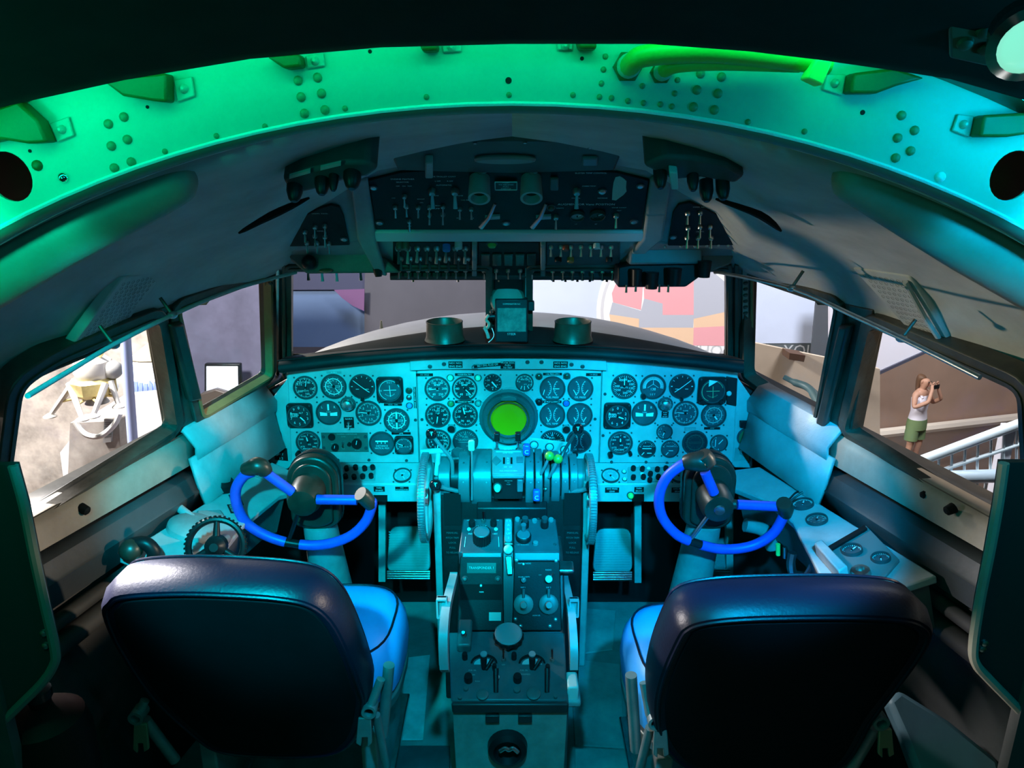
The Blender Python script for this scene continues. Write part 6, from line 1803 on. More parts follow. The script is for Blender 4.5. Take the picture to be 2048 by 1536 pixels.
# ================================================================== pilot seats
cover_m = M('black_seat_cover', (0.004, 0.005, 0.007), 0.7, var=0.2, bump=0.1, bscale=120, spec=0.15)
bare = M('bare_bracket_metal', (0.30, 0.32, 0.31), 0.4, 0.5, var=0.25)
def seat(lab, side, Yt, ztop, outline, cx, cy0, cy1):
    s = root('pilot_seat', Vector((cx, Yt + 0.30, 0.0)), lab, 'seat', 'pilot seats')
    f = Fr((cx, Yt, ztop), (1, 0, 0), (0, -0.25, 0.62))
    base = [f.px(x, y) for x, y in outline]
    poly = spline2(base, 4, True)
    if sum(poly[i][0] * poly[(i + 1) % len(poly)][1] - poly[(i + 1) % len(poly)][0] * poly[i][1] for i in range(len(poly))) < 0:
        poly = poly[::-1]
    k = len(poly)
    loops = [(-0.05, -0.002), (-0.020, 0.001), (-0.009, 0.004), (-0.002, 0.002), (0.003, -0.008), (0.008, -0.040), (0.004, -0.080), (-0.016, -0.100), (-0.06, -0.108)]
    vs, fs = [], []
    for d, n in loops:
        vs += [f.P(u, v - (0.012 if n < -0.07 else 0), n) for u, v in offset2(poly, d)]
    for j in range(len(loops) - 1):
        for i in range(k):
            a, b = j * k + i, j * k + (i + 1) % k
            fs.append((a, b, b + k, a + k)[::-1])
    fs.append(tuple(range(k)))
    fs.append(tuple((len(loops) - 1) * k + i for i in range(k))[::-1])
    MB().add(vs, fs).build('backrest', navy, s)
    MB().prism(f, offset2(poly, -0.024), -0.004, 0.0035).build('back_cover', cover_m, s, bevel=0.003)
    MB().tube([f.P(u, v, 0.0035) for u, v in offset2(poly, -0.010)], 0.0035, 6, True).build('back_piping', navy, s)
    MB().tube([f.P(u, v - 0.012, -0.092) for u, v in offset2(poly, -0.003)], 0.003, 6, True).build('front_piping', navy, s)
    mb = MB()
    edge_ = offset2(poly, -0.006)
    for i in range(len(edge_)):
        (u0, v0), (u1, v1) = edge_[i], edge_[(i + 1) % len(edge_)]
        if min(v0, v1) > max(v for _, v in edge_) - 0.05:
            n_ = max(1, int(sqrt((u1 - u0) ** 2 + (v1 - v0) ** 2) / 0.011))
            for j in range(n_):
                t = (j + 0.5) / n_
                c_ = f.P(lerp(u0, u1, t), lerp(v0, v1, t) - 0.012, -0.096)
                mb.cyl(c_ - f.U * 0.0028, c_ + f.U * 0.0028, 0.0012, 0.0012, 5)
    mb.build('edge_stitching', M('pale_thread', (0.35, 0.33, 0.38), 0.7), s, kind='stuff')
    # cushion
    hw = 0.262
    pl = round_poly([(cx - hw, cy0), (cx + hw, cy0), (cx + hw + 0.01, cy1), (cx - hw - 0.01, cy1)], 0.15, 8)
    g = Fr((0, 0, 0), (1, 0, 0), (0, 1, 0))
    vs, fs = [], []
    lp = [(-0.02, 0.31), (0.0, 0.33), (0.006, 0.385), (0.0, 0.43), (-0.018, 0.462), (-0.05, 0.478), (-0.10, 0.484)]
    k = len(pl)
    for d, z in lp:
        vs += [g.P(u, v, z) for u, v in offset2(pl, d)]
    for j in range(len(lp) - 1):
        for i in range(k):
            a, b = j * k + i, j * k + (i + 1) % k
            fs.append((a, b, b + k, a + k))
    fs.append(tuple(range(k))[::-1])
    fs.append(tuple((len(lp) - 1) * k + i for i in range(k)))
    cu = MB().add(vs, fs).build('seat_cushion', seatblue, s)
    MB().tube([g.P(u, v, 0.466) for u, v in offset2(pl, -0.022)], 0.0032, 6, True).build('cushion_piping', navy, cu)
    # pan, frame, pedestal
    MB().prism(g, offset2(pl, 0.0), 0.285, 0.312).build('seat_pan', bare, s, bevel=0.004)
    for dx in (-0.2, 0.2):
        MB().box((cx + dx, (cy0 + cy1) / 2, 0.15), (0.04, 0.36, 0.27)).build('seat_leg', paint_d, s, bevel=0.005)
        MB().box((cx + dx, (cy0 + cy1) / 2, 0.012), (0.07, 0.52, 0.022)).build('floor_rail', steel, s, bevel=0.004)
    return s, f
def fork(s, x, y, Y, mat, tubes, lab=None):
    """hinge bracket: a socket ring, a forked plate and the tubes running into it"""
    ff = vert(Y)
    u, v = ff.px(x, y)
    MB().lathe(ff, u, v, [(0.017, -0.03), (0.017, 0.004), (0.011, 0.004), (0.011, -0.01)], 16, True, False).build('hinge_socket', bare, s)
    d = -1 if x < 1024 and x > 500 else 1
    if 1024 < x < 1500:
        d = 1
    px = [(x - 24 * 0.9, y + 12), (x + 4, y + 12), (x + 6, y + 62), (x - 3, y + 70), (x - 3, y + 50), (x - 14, y + 50), (x - 16, y + 68), (x - 26, y + 62)]
    if d > 0:
        px = [(2 * x - a, b) for a, b in px]
    MB().pxprism(ff, px, -0.006, 0.002).build('hinge_plate', mat, s, bevel=0.002)
    for (a, b, Ya), (c, e, Yb), r in tubes:
        MB().cyl(at_y(a, b, Ya), at_y(c, e, Yb), r).build('frame_tube', bare, s)
tan_m = M('tan_bracket', (0.42, 0.30, 0.17), 0.45, 0.3)
s1, fs1 = seat('left pilot seat with a white highlight on its outer shoulder', 'L', 1.25, 0.83,
     [(203, 1228), (213, 1203), (240, 1187), (340, 1180), (450, 1182), (560, 1190), (625, 1205), (668, 1240), (700, 1300), (726, 1370), (733, 1412), (712, 1480), (655, 1512), (520, 1514), (430, 1502), (375, 1465), (300, 1395), (235, 1300)], -0.552, 1.50, 1.87)
fork(s1, 738, 1424, 1.40, bare, [((762, 1358, 1.42), (742, 1410, 1.41), 0.010), ((752, 1430, 1.42), (772, 1530, 1.45), 0.010), ((778, 1330, 1.45), (765, 1470, 1.46), 0.013)])
fork(s1, 272, 1436, 1.38, tan_m, [((290, 1400, 1.40), (276, 1430, 1.39), 0.010), ((290, 1440, 1.42), (350, 1520, 1.45), 0.013)])
s2, fs2 = seat('right pilot seat slid back, with a warm highlight along its top', 'R', 1.14, 0.855,
     [(1350, 1275), (1368, 1253), (1400, 1240), (1457, 1232), (1531, 1228), (1640, 1226), (1738, 1227), (1815, 1233), (1850, 1245), (1866, 1266), (1850, 1305), (1800, 1375), (1750, 1440), (1700, 1522), (1640, 1548), (1500, 1550), (1380, 1540), (1322, 1490), (1306, 1420), (1318, 1350)], 0.553, 1.39, 1.78)
fork(s2, 1312, 1446, 1.30, bare, [((1288, 1365, 1.34), (1300, 1430, 1.32), 0.010), ((1300, 1455, 1.33), (1280, 1536, 1.36), 0.010), ((1262, 1350, 1.38), (1272, 1500, 1.38), 0.013)])
fork(s2, 1762, 1446, 1.28, tan_m, [((1745, 1400, 1.30), (1758, 1435, 1.30), 0.010), ((1750, 1455, 1.33), (1700, 1540, 1.36), 0.013)])
# blue side bolster lying right of the right seat, and dark red pouch at the left
pg = Fr(at_y(1860, 1450, 1.34), (0.75, -0.55, -0.35), (0.3, 0.7, 0.6))
MB().pxprism(pg, [(1775, 1400), (1800, 1378), (1900, 1440), (2000, 1520), (2010, 1560), (1840, 1560), (1810, 1480)], -0.05, 0.0).build('life_vest_pouch', M('teal_pouch', (0.10, 0.19, 0.24), 0.5, var=0.15), label='flat blue-grey pouch stowed between the right seat and the wall', cat='pouch', bevel=0.012)
rp = at_y(95, 1470, 1.02)
rpo = root('fire_bottle', rp + Vector((0, 0, -0.16)), 'dark red rounded bottle at the lower left corner behind the left seat', 'fire extinguisher')
rm = M('dark_red_enamel', (0.020, 0.003, 0.002), 0.6, var=0.2, spec=0.2)
fr_ = Fr(rp + Vector((0, 0, -0.16)), (1, 0, 0), (0, 1, 0))
MB().lathe(fr_, 0, 0, [(0.060, 0.0), (0.068, 0.01), (0.068, 0.16), (0.060, 0.195), (0.035, 0.215), (0.016, 0.222), (0.016, 0.235)], 28, True).build('bottle_body', rm, rpo)
MB().lathe(fr_, 0, 0, [(0.020, 0.235), (0.020, 0.25), (0.010, 0.256)], 14).build('bottle_valve', black, rpo)
# ================================================================== overhead console
oh = root('overhead_console', at_y(1020, 470, 1.86), 'grey overhead console with black switch plates hanging over the windshield', 'overhead console')
OA = at_y(1020, 465, 1.85)
OH = Fr(OA, (1, 0, 0), at_y(1020, 330, 1.65) - OA)
ohm = M('overhead_grey', (0.27, 0.28, 0.275), 0.55, var=0.2, scale=8, bump=0.1)
outline = [(470, 480), (520, 430), (556, 396), (640, 362), (700, 345), (740, 322), (790, 306), (900, 300), (1020, 298), (1140, 300), (1240, 306), (1300, 322), (1345, 345), (1400, 360), (1480, 395), (1530, 440), (1570, 482), (1490, 505), (1400, 498), (1290, 482), (1020, 480), (742, 482), (640, 500), (545, 510)]
MB().pxprism(OH, outline, -0.05, 0.0).build('console_shell', ohm, oh, bevel=0.012, seg=3)
MB().pxprism(OH, [(742, 458), (1290, 458), (1288, 478), (745, 478)], -0.01, 0.010).build('bottom_rail', M('rail_lit_grey', (0.55, 0.57, 0.57), 0.5), oh, bevel=0.005)  # paler than the shell: light falling on the rail is in the colour
platem = M('overhead_plate_black', (0.007, 0.008, 0.009), 0.5, var=0.3, spec=0.2)
c = MB().pxprism(OH, [(736, 356), (800, 340), (900, 332), (1130, 332), (1235, 340), (1299, 356), (1284, 456), (752, 456)], 0.0, 0.006).build('centre_plate', platem, oh, bevel=0.003)
l = MB().pxprism(OH, [(563, 449), (600, 430), (640, 412), (662, 405), (680, 410), (688, 428), (700, 487), (572, 490)], 0.0, 0.006).build('left_plate', platem, oh, bevel=0.003)
r = MB().pxprism(OH, [(1345, 422), (1356, 405), (1380, 400), (1472, 441), (1470, 487), (1335, 488)], 0.0, 0.006).build('right_plate', platem, oh, bevel=0.003)
# raised corner frames
for pts in ([(700, 346), (736, 350), (752, 470), (775, 545), (752, 540), (715, 470)], [(1343, 346), (1300, 350), (1285, 470), (1262, 500), (1290, 500), (1325, 470)]):
    MB().pxprism(OH, pts, 0.0, 0.014).build('corner_rib', ohm, oh, bevel=0.006, seg=3)
OC = Fr(OH.P(0, 0, 0.006), OH.U, OH.V)
def osw(par, x, y, s=1.1, ang=-35, m=None):
    toggle(par, OC, x, y, s, ang, 0.0, m)
bluetip = M('pale_blue_tip', (0.25, 0.45, 0.6), 0.35)
for x, y in [(790.8, 413), (813, 411), (836.5, 413), (819, 441), (859, 427), (885.7, 427), (919.7, 416), (942.6, 416), (809, 391), (859, 413), (886, 411)]:
    osw(c, x, y)
for x, y in [(864.6, 380), (910, 380)]:
    osw(c, x, y, 1.7, -45, bluetip)
osw(c, 1153.6, 380, 1.7, -45, bluetip)
button(c, OC, 1204.4, 382, 7, steel, 0, 0.006, 'push_button')
for x, y in [(1111.7, 432), (1232, 429)]:
    osw(c, x, y, 1.3)
gauge(c, OC, 1154.4, 430, 14.5, 'ticks', k=12, dm=M('pale_dial', (0.28, 0.36, 0.38), 0.35), screws=False, mm=dimwhite, needles=[(60, 0.7, 0.1)])
gauge(c, OC, 1195, 429, 15.5, 'ticks', k=16, dm=dial_g, screws=False, mm=dimwhite, needles=[(60, 0.8, 0.14)])
MB().pxprism(OC, [(1100, 352), (1117, 352), (1117, 376), (1100, 376)], 0, 0.008).build('rocker_switch', M('dull_rocker', (0.08, 0.09, 0.09), 0.5), c, bevel=0.003)
tp = [(1231, 354), (1240, 352), (1247, 356), (1253, 362), (1252, 374), (1253, 382), (1247, 389), (1240, 394), (1232, 400), (1224, 399), (1225, 380), (1227, 365)]
MB().pxprism(OC, tp, 0.0, 0.0012).build('torn_tape', M('pale_green_tape', (0.35, 0.5, 0.45), 0.6), c)
for x, y in [(747, 375), (759, 445), (1280.6, 371.7), (1268, 443), (1012, 335), (1012, 446)]:
    button(c, OC, x, y, 6.5, steel, 0, 0.004, 'quarter_turn_screw')
button(c, OC, 1102, 414, 7, M('brown_cap', (0.12, 0.06, 0.04), 0.4), 0, 0.008, 'push_button')
mb = MB()
for t, x, y, h in [('ENGINE FEATHER', 805, 358, 4.5), ('SELECTOR', 805, 364, 4), ('OFF    ON   TEST', 808, 372, 3.2), ('DE TROLLEY CONT', 888, 353, 4), ('L OFF          R OFF', 888, 362, 3.4), ('AUTOMATIC', 888, 370, 4), ('INCREASE', 868, 391, 3.2), ('DECREASE', 916, 391, 3.2), ('OFF', 787, 396, 3.2), ('BOOST', 842, 398, 3.4), ('ON', 843, 405, 3.2), ('FUEL BOOST', 873, 411, 4.4), ('PUMP', 873, 417, 4), ('NO PRIME', 934, 400, 4), ('FIRE', 917, 436, 3.2), ('FIRE', 944, 436, 3.2), ('PITOT', 1110, 336, 4), ('HEAT', 1110, 342, 4), ('BLISTER TEMP CONTROL', 1182, 346, 4.2), ('CABIN TEMP', 1178, 372, 3.6), ('MANUAL', 1152, 396, 3.2), ('DECREASE', 1205, 396, 3.2), ('AUGMENTOR Vane POSITION', 1172.7, 408.5, 6.4), ('VANE CONT', 1238, 415, 3.8), ('TEST', 1238, 421, 3.4), ('LIGHTS', 1120, 416, 3.4), ('OFF', 819, 452, 3), ('LT', 1152, 448, 3), ('RT', 1192, 448, 3)]:
    u, v = OC.px(x, y)
    mb.text(OC, u, v, 0.0006, t, h * OC.sc(x, y))
mb.build('lettering', white, c, smooth=False)
o = placard(c, OC, 1012, 367, 45, 26, ['PUSH', 'TO RELEASE', 'PULL', 'INERTIA'], 0, 0.75, n=0.004)
u, v = OC.px(1012, 367)
q = OC.sc(1012, 367)
rr_ = rrect(u - 22.5 * q, u + 22.5 * q, v - 13.5 * q, v + 13.5 * q, 0.002)
MB().ringprism(OC, rr_, offset2(rr_, -0.0016), 0.0055, 0.0075).build('placard_border', white, c)
# eyeball lamps with handles below
for x in (960, 1062):
    u, v = OC.px(x, 368)
    q = OC.sc(x, 368)
    f = OC.at(u, v)
    # the barrel points down towards the seats
    ax = (Vector((0, -0.62, -0.78))).normalized()
    p0 = OC.P(u, v + 0.02, 0.0)
    fb = axis_frame(p0, ax)
    o = MB().lathe(fb, 0, 0, [(20 * q, -0.01), (21 * q, 0.02), (22 * q, 0.045), (22 * q, 0.052), (17 * q, 0.052), (15 * q, 0.03)], 24, True, False).build('reading_lamp', M('lamp_barrel_grey', (0.28, 0.30, 0.29), 0.5, var=0.2), c)
    MB().lathe(fb, 0, 0, [(16.5 * q, 0.034), (4 * q, 0.030)], 20).build('lamp_glass', M('brown_lamp_glass', (0.05, 0.03, 0.02), 0.2), o)
    MB().cyl(OC.P(*OC.px(x + 2, 344), 0.0), OC.P(*OC.px(x + 8, 330), 0.012), 0.008).build('lamp_clip', steel, o)
    hp = [OC.P(*OC.px(a, b), n) for a, b, n in [(x + 30, 400, 0.01), (x + 18, 416, 0.026), (x + 2, 432, 0.03)]]
    MB().tube(hp, [0.004, 0.005, 0.007], 8).build('shutoff_handle', steel, o)
    MB().pxprism(OC, [(x + 10, 430), (x + 40, 428), (x + 40, 434), (x + 10, 436)], 0, 0.006).build('handle_stop', dimwhite, o)
# side plates
for par, xs, sc_ in ((l, [(610, 462), (630, 452), (650, 450), (630, 470), (650, 472), (614, 484), (634, 484), (658, 485)], 1), (r, [(1375, 425), (1400, 424), (1376, 455), (1400, 452), (1420, 452), (1374, 474), (1396, 474), (1422, 474)], 1)):
    for x, y in xs:
        osw(par, x, y, 1.15)
for par, pts in ((l, [(576, 452), (688, 478)]), (r, [(1346, 474), (1458, 446)])):
    for x, y in pts:
        button(par, OC, x, y, 6, steel, 0, 0.004, 'quarter_turn_screw')
mb = MB()
for t, x, y in (('LIGHTS  PANEL', 640, 427), ('WIPER', 640, 462)):
    u, v = OC.px(x, y)
    mb.text(OC, u, v, 0.0006, t, 3.6 * OC.sc(x, y))
mb.build('lettering', white, l, smooth=False)
mb = MB()
for t, x, y in (('WIPER  HEAT', 1400, 414), ('LIGHTS', 1400, 463)):
    u, v = OC.px(x, y)
    mb.text(OC, u, v, 0.0006, t, 3.6 * OC.sc(x, y))
mb.build('lettering', white, r, smooth=False)
# raised panel above the centre plate, recess shade in its colour, with a dome lamp
UP = Fr(at_y(1020, 332, 1.62), (1, 0, 0), at_y(1020, 262, 1.40) - at_y(1020, 332, 1.62))
rec = MB().pxprism(UP, [(778, 292), (830, 277), (930, 269), (1020, 267), (1110, 269), (1200, 277), (1246, 292), (1230, 330), (1020, 336), (795, 330)], 0.0, 0.012).build('recess_shade_panel', M('recess_shade', (0.05, 0.052, 0.05), 0.6, var=0.3), oh, bevel=0.006)
u, v = UP.px(1010, 301)
q = UP.sc(1010, 301)
MB().prism(UP, [(u + 62 * q * cos(2 * pi * i / 32), v + 22 * q * sin(2 * pi * i / 32)) for i in range(32)], 0.012, 0.022).build('dome_lens', M('frosted_dome', (0.22, 0.24, 0.23), 0.4), rec, bevel=0.006)
for x, y in [(800, 284), (818, 281), (950, 271), (1050, 270), (1180, 281)]:
    button(rec, UP, x, y, 4, steel, 0.012, 0.003, 'screw')
MB().pxprism(UP, [(1165, 298), (1195, 298), (1195, 312), (1165, 312)], 0.012, 0.02).build('small_box', M('blue_grey_box', (0.12, 0.18, 0.24), 0.5), rec, bevel=0.003)
MB().pxprism(UP, [(850, 296), (866, 296), (866, 328), (850, 328)], 0.012, 0.03).build('small_box', ohm, rec, bevel=0.003)
# upper side pods with hanging fittings
for side, pts, strips, lumps in (('l', [(565, 352), (600, 338), (690, 318), (735, 318), (758, 332), (735, 348), (700, 352), (640, 372), (585, 385)], [((580, 341), (622, 329), 6), ((642, 324), (683, 314), 6)], [(590, 372, 16), (645, 358, 15), (668, 350, 10), (705, 346, 18)]),
                                 ('r', [(1285, 326), (1330, 306), (1390, 310), (1450, 322), (1490, 345), (1470, 362), (1400, 350), (1345, 355)], [], [(1320, 345, 14), (1412, 372, 14), (1445, 368, 14), (1385, 350, 12)])):
    FP = Fr(at_y(sum(p[0] for p in pts) / len(pts), 345, 1.16), (1, 0, 0), OH.V)
    p = MB().pxprism(FP, pts, -0.07, 0.006).build('side_pod', M('recess_shade', (0.05, 0.052, 0.05), 0.6), oh, bevel=0.006)  # raised pod, darkened by recess shade put into its colour
    for (x0, y0), (x1, y1), w in strips:
        MB().pxprism(FP, [(x0, y0 + w), (x1, y1 + w), (x1, y1), (x0, y0)], 0.006, 0.010).build('pale_strip', M('pale_strip', (0.4, 0.41, 0.36), 0.5), p)
    for x, y, rad in lumps:
        u, v = FP.px(x, y - 6)
        q = FP.sc(x, y)
        fb = axis_frame(FP.P(u, v, 0.0), (0, -0.45, -0.9))
        MB().lathe(fb, 0, 0, [(rad * q, -0.004), (rad * q, 0.014), (rad * q * 0.7, 0.026), (rad * q * 0.4, 0.03)], 14, True).build('air_nozzle', black, p)
    if side == 'r':
        MB().pxprism(FP, [(1336, 322), (1353, 324), (1355, 358), (1340, 358)], 0.006, 0.02).build('hanging_tag', M('pale_green_tape', (0.35, 0.5, 0.45), 0.6), p, bevel=0.002)
# ---- lower row: switch banks facing down
OB = at_y(1020, 480, 1.88)
LB = Fr(at_y(1020, 545, 2.09), (1, 0, 0), OB - at_y(1020, 545, 2.09))
def bank(name, x0, x1, mat, n1=0.004, y0=482, y1=545):
    return MB().pxprism(LB, [(x0, y1), (x1, y1), (x1, y0), (x0, y0)], -0.03, n1).build(name, mat, oh, bevel=0.004)
bank('lower_shell', 560, 1480, ohm, 0.0)
b1 = bank('switch_bank', 786, 944, platem)
b2 = bank('annunciator_bank', 955, 1080, platem)
b3 = bank('switch_bank', 1092, 1240, M('bank_grey', (0.06, 0.065, 0.065), 0.5))
for x in (949, 1086):
    MB().pxprism(LB, [(x - 5, 546), (x + 5, 546), (x + 5, 480), (x - 5, 480)], -0.02, 0.014).build('bank_divider', ohm, oh, bevel=0.003)
LBo = Fr(LB.P(0, 0, 0.004), LB.U, LB.V)
blk = M('blue_knob', (0.03, 0.2, 0.6), 0.35)
for i in range(8):
    x = 797 + i * 19
    toggle(b1, LBo, x, 494, 1.5, -20 + 15 * (i % 3), 0, paint_d if i % 3 else bezel_m, 0.024)
    toggle(b1, LBo, x + 5, 515, 1.4, -20, 0, bezel_m, 0.02)
    toggle(b1, LBo, x + 1, 538, 1.3, -20, 0, chrome, 0.016)
for x, y, m in ((893, 490, blk), (812, 487, M('brown_cap', (0.12, 0.06, 0.04), 0.4)), (800, 487, M('brown_cap', (0.12, 0.06, 0.04), 0.4)), (917, 485, clear_l)):
    knob(b1, LBo, x, y, 8, 0.016, m, 0, pointer=False)
button(b2, LBo, 984, 487, 9, M('green_cap', (0.06, 0.4, 0.05), 0.3), 0, 0.01)
for i in range(5):
    MB().pxprism(LBo, [(962 + i * 23, 528), (980 + i * 23, 528), (980 + i * 23, 506), (962 + i * 23, 506)], 0, 0.006).build('annunciator_window', M('smoked_window', (0.035, 0.06, 0.055), 0.2), b2, bevel=0.002)
    toggle(b2, LBo, 968 + i * 24, 539, 1.3, -20, 0, chrome, 0.016)
for i in range(7):
    x = 1102 + i * 20
    toggle(b3, LBo, x, 492, 1.2, -20, 0, steel, 0.018)
    toggle(b3, LBo, x + 3, 540, 1.3, -20, 0, chrome, 0.018)
for x, y, m in ((1131, 492, M('red_cap', (0.45, 0.06, 0.03), 0.35)), (1141, 516, M('amber_cap', (0.5, 0.2, 0.04), 0.35)), (1193, 488, clear_l), (1218, 516, black), (1116, 516, black)):
    knob(b3, LBo, x, y, 7, 0.012, m, 0, pointer=False)
MB().pxprism(LB, [(780, 550), (1246, 550), (1246, 543), (780, 543)], -0.01, 0.016).build('front_edge_rail', dark_wall, oh, bevel=0.003)
for x in (1107, 1131, 1155, 1180, 1214, 826, 916, 973, 997):
    p = LB.P(*LB.px(x, 548), 0.004)
    MB().cyl(p, p + Vector((0, 0, -0.018)), 0.0026, 0.0036, 8).build('toggle_lever', black if x > 1100 else chrome, oh)
# left lower fascia
fl2 = MB().pxprism(vert(1.97), [(572, 492), (735, 496), (772, 520), (800, 546), (612, 548), (580, 520)], -0.08, 0.0).build('left_fascia', M('brown_grey_fascia', (0.15, 0.12, 0.105), 0.55, var=0.3), oh, bevel=0.006)
for x, y in [(616, 548), (644, 550), (673, 550), (721, 548)]:
    p = at_y(x, y - 4, 1.98)
    MB().cyl(p, p + Vector((0, 0, -0.022)), 0.003, 0.0045, 8).build('toggle_lever', bluetip if x in (644, 673) else chrome, fl2)
MB().tube([at_y(755, 530, 1.97), at_y(756, 545, 1.97), at_y(757, 553, 1.97)], [0.014, 0.012, 0.009], 10).build('rubber_knob', black, fl2)
MB().ball(at_y(618, 525, 1.955), 0.02, 12, 8).build('rubber_knob', black, fl2)
MB().ball(at_y(651, 541, 1.955), 0.014, 12, 8, 1.2, 1, 0.4).build('copper_cap', M('copper_cap', (0.4, 0.16, 0.08), 0.4, 0.4), fl2)
# right hanging control box
rb = MB().pxprism(vert(1.94), [(1262, 497), (1405, 492), (1404, 528), (1258, 530)], -0.09, 0.0).build('right_control_box', M('blue_grey_box2', (0.17, 0.20, 0.22), 0.45, var=0.15), oh, bevel=0.006)
MB().pxprism(vert(1.955), [(1236, 534), (1262, 529), (1404, 527), (1412, 545), (1372, 574), (1236, 575)], -0.09, 0.0).build('box_underside', black, rb, bevel=0.004)
MB().pxprism(vert(1.975), [(1404, 505), (1470, 505), (1462, 528), (1404, 552)], -0.07, 0.0).build('box_wing', M('brown_grey_fascia', (0.15, 0.12, 0.105), 0.55), rb, bevel=0.005)
for x, y, rad in ((1273, 562, 11), (1303, 568, 14), (1348, 560, 15), (1408, 545, 14)):
    p = at_y(x, y, 1.93)
    MB().cyl(p + Vector((0, 0, 0.03)), p + Vector((0, 0, -0.012)), rad * 0.0013, rad * 0.0011, 14).build('rotary_knob', black, rb)
for x, y in ((1253, 578), (1272, 576), (1319, 577), (1337, 577)):
    p = at_y(x, y - 8, 1.945)
    MB().cyl(p, p + Vector((0, 0, -0.02)), 0.0025, 0.0032, 8).build('toggle_lever', steel, rb)
for x, y in ((1330, 494), (1362, 493), (1390, 493), (1413, 492), (1437, 491), (1456, 491)):
    p = OC.P(*OC.px(x, y), 0.0)
    MB().ball(p, 0.0042, 8, 6).build('screw', steel, rb)
# ================================================================== outside: aircraft nose and museum hall
GZ = -2.9
# nose of the aircraft in front of the windshield
NX, NY, NZ = 1.25, 1.2, 0.65
rows = [[Vector((-NX * cos(pi * j / 32), 2.51, 0.350 + NZ * sin(pi * j / 32))) for j in range(33)]]
for i in range(15):
    a = pi * 0.5 * i / 14
    row = []
    for j in range(33):
        b = pi * j / 32
        row.append(Vector((-NX * cos(a) * cos(b), 2.76 + NY * sin(a), 0.365 + NZ * cos(a) * sin(b))))
    rows.append(row)
nose = MB().grid(rows).build('aircraft_nose', M('pale_nose_skin', (0.34, 0.33, 0.33), 0.4, var=0.1), label='pale rounded nose of the aircraft beyond the windshield', cat='aircraft nose', solid=0.01, soff=-1)
n1 = at_y(763, 655, 3.1)
MB().cyl(n1 + Vector((0, 0, -0.06)), n1 + Vector((0, 0, 0.03)), 0.012, 0.004, 8).build('nose_fin', sill_m, nose)
w = spline([at_y(x, y, 2.62) for x, y in [(1062, 640), (1085, 636), (1100, 641), (1140, 640)]], 4)
# hall shell
MB().box((0, 12, GZ - 0.05), (44, 26, 0.1)).build('floor_hall', M('brown_hall_floor', (0.10, 0.066, 0.050), 0.5, var=0.15, scale=1.0), kind='structure')
MB().box((0, 18, 1.5), (44, 0.2, 9)).build('wall_hall_back', M('slate_blue_wall', (0.15, 0.23, 0.38), 0.7, var=0.08, scale=1.0), kind='structure')
MB().box((0, 10, 6.2), (44, 26, 0.1)).build('ceiling_hall', M('hall_ceiling_dark', (0.05, 0.05, 0.06), 0.8), kind='structure')
MB().box((-16, 10, 1.5), (0.2, 26, 9)).build('wall_hall_left', M('indigo_wall', (0.10, 0.11, 0.20), 0.7, var=0.1, scale=1.0), kind='structure')
MB().box((16, 10, 1.5), (0.2, 26, 9)).build('wall_hall_right', M('tan_hall_wall', (0.42, 0.29, 0.21), 0.7, var=0.1, scale=1.0), kind='structure')
def panel(name, Y, pts, mat, label, cat, th=0.05, group=None):
    return MB().pxprism(vert(Y), pts, -th, 0.0).build(name, mat, label=label, cat=cat, group=group)
# left of the windshield
panel('wall_panel', 17.8, [(500, 480), (772, 480), (760, 548), (731, 579), (500, 580)], M('indigo_panel', (0.07, 0.075, 0.13), 0.7), 'dark indigo hanging panel behind the left windshield pane', 'wall panel', 0.1)
panel('wall_panel', 17.7, [(731, 480), (1010, 480), (1010, 760), (729, 760), (729, 580)], M('taupe_panel', (0.12, 0.115, 0.13), 0.7, var=0.1, scale=0.8), 'grey taupe partition behind the right half of the left windshield pane', 'wall panel', 0.1)
panel('wall_light_patch', 17.4, [(668, 580), (729, 578), (728, 622), (706, 612), (684, 596)], M('magenta_light_patch', (0.22, 0.10, 0.22), 0.6), 'small magenta triangular patch of painted light behind the left windshield pane', 'painted light patch', 0.03)  # patch of magenta light on the wall, painted as a flat panel
# left front window
panel('wall_panel', 14.0, [(330, 480), (520, 480), (560, 560), (570, 900), (330, 900)], M('dark_violet_panel', (0.13, 0.13, 0.20), 0.6, var=0.25, scale=1.5), 'dark violet partition behind the left quarter window', 'wall panel', 0.1)
scr = root('display_screen', vert(13.6).P(*vert(13.6).px(445, 800)), 'bright white lit screen seen through the left quarter window', 'screen')
MB().pxprism(vert(13.6), [(408, 788), (482, 788), (480, 728), (408, 728)], -0.12, -0.01).build('screen_case', black, scr, bevel=0.02)
MB().pxprism(vert(13.6), [(413, 784), (476, 784), (475, 733), (413, 733)], -0.01, 0.0).build('screen_panel', M('lit_screen', (0.8, 0.85, 1.0), 0.4, emit=(0.75, 0.85, 1.0), es=3.0), scr)
for x in (418, 472):
    MB().cyl(vert(13.55).P(*vert(13.55).px(x, 786)), Vector((vert(13.55).px(x, 786)[0], 13.55, GZ)), 0.03).build('screen_leg', black, scr)
bs = M('blue_glow_sign', (0.1, 0.2, 0.9), 0.4, emit=(0.1, 0.25, 1.0), es=2.0)
o = MB().pxprism(vert(13.2), [(395, 808), (400, 788), (430, 778), (462, 788), (480, 800), (480, 830), (395, 830)], -0.15, 0.0).build('exhibit_model', M('dark_brown_model', (0.09, 0.07, 0.06), 0.5), label='dark humped exhibit below the lit screen', cat='exhibit', bevel=0.03)
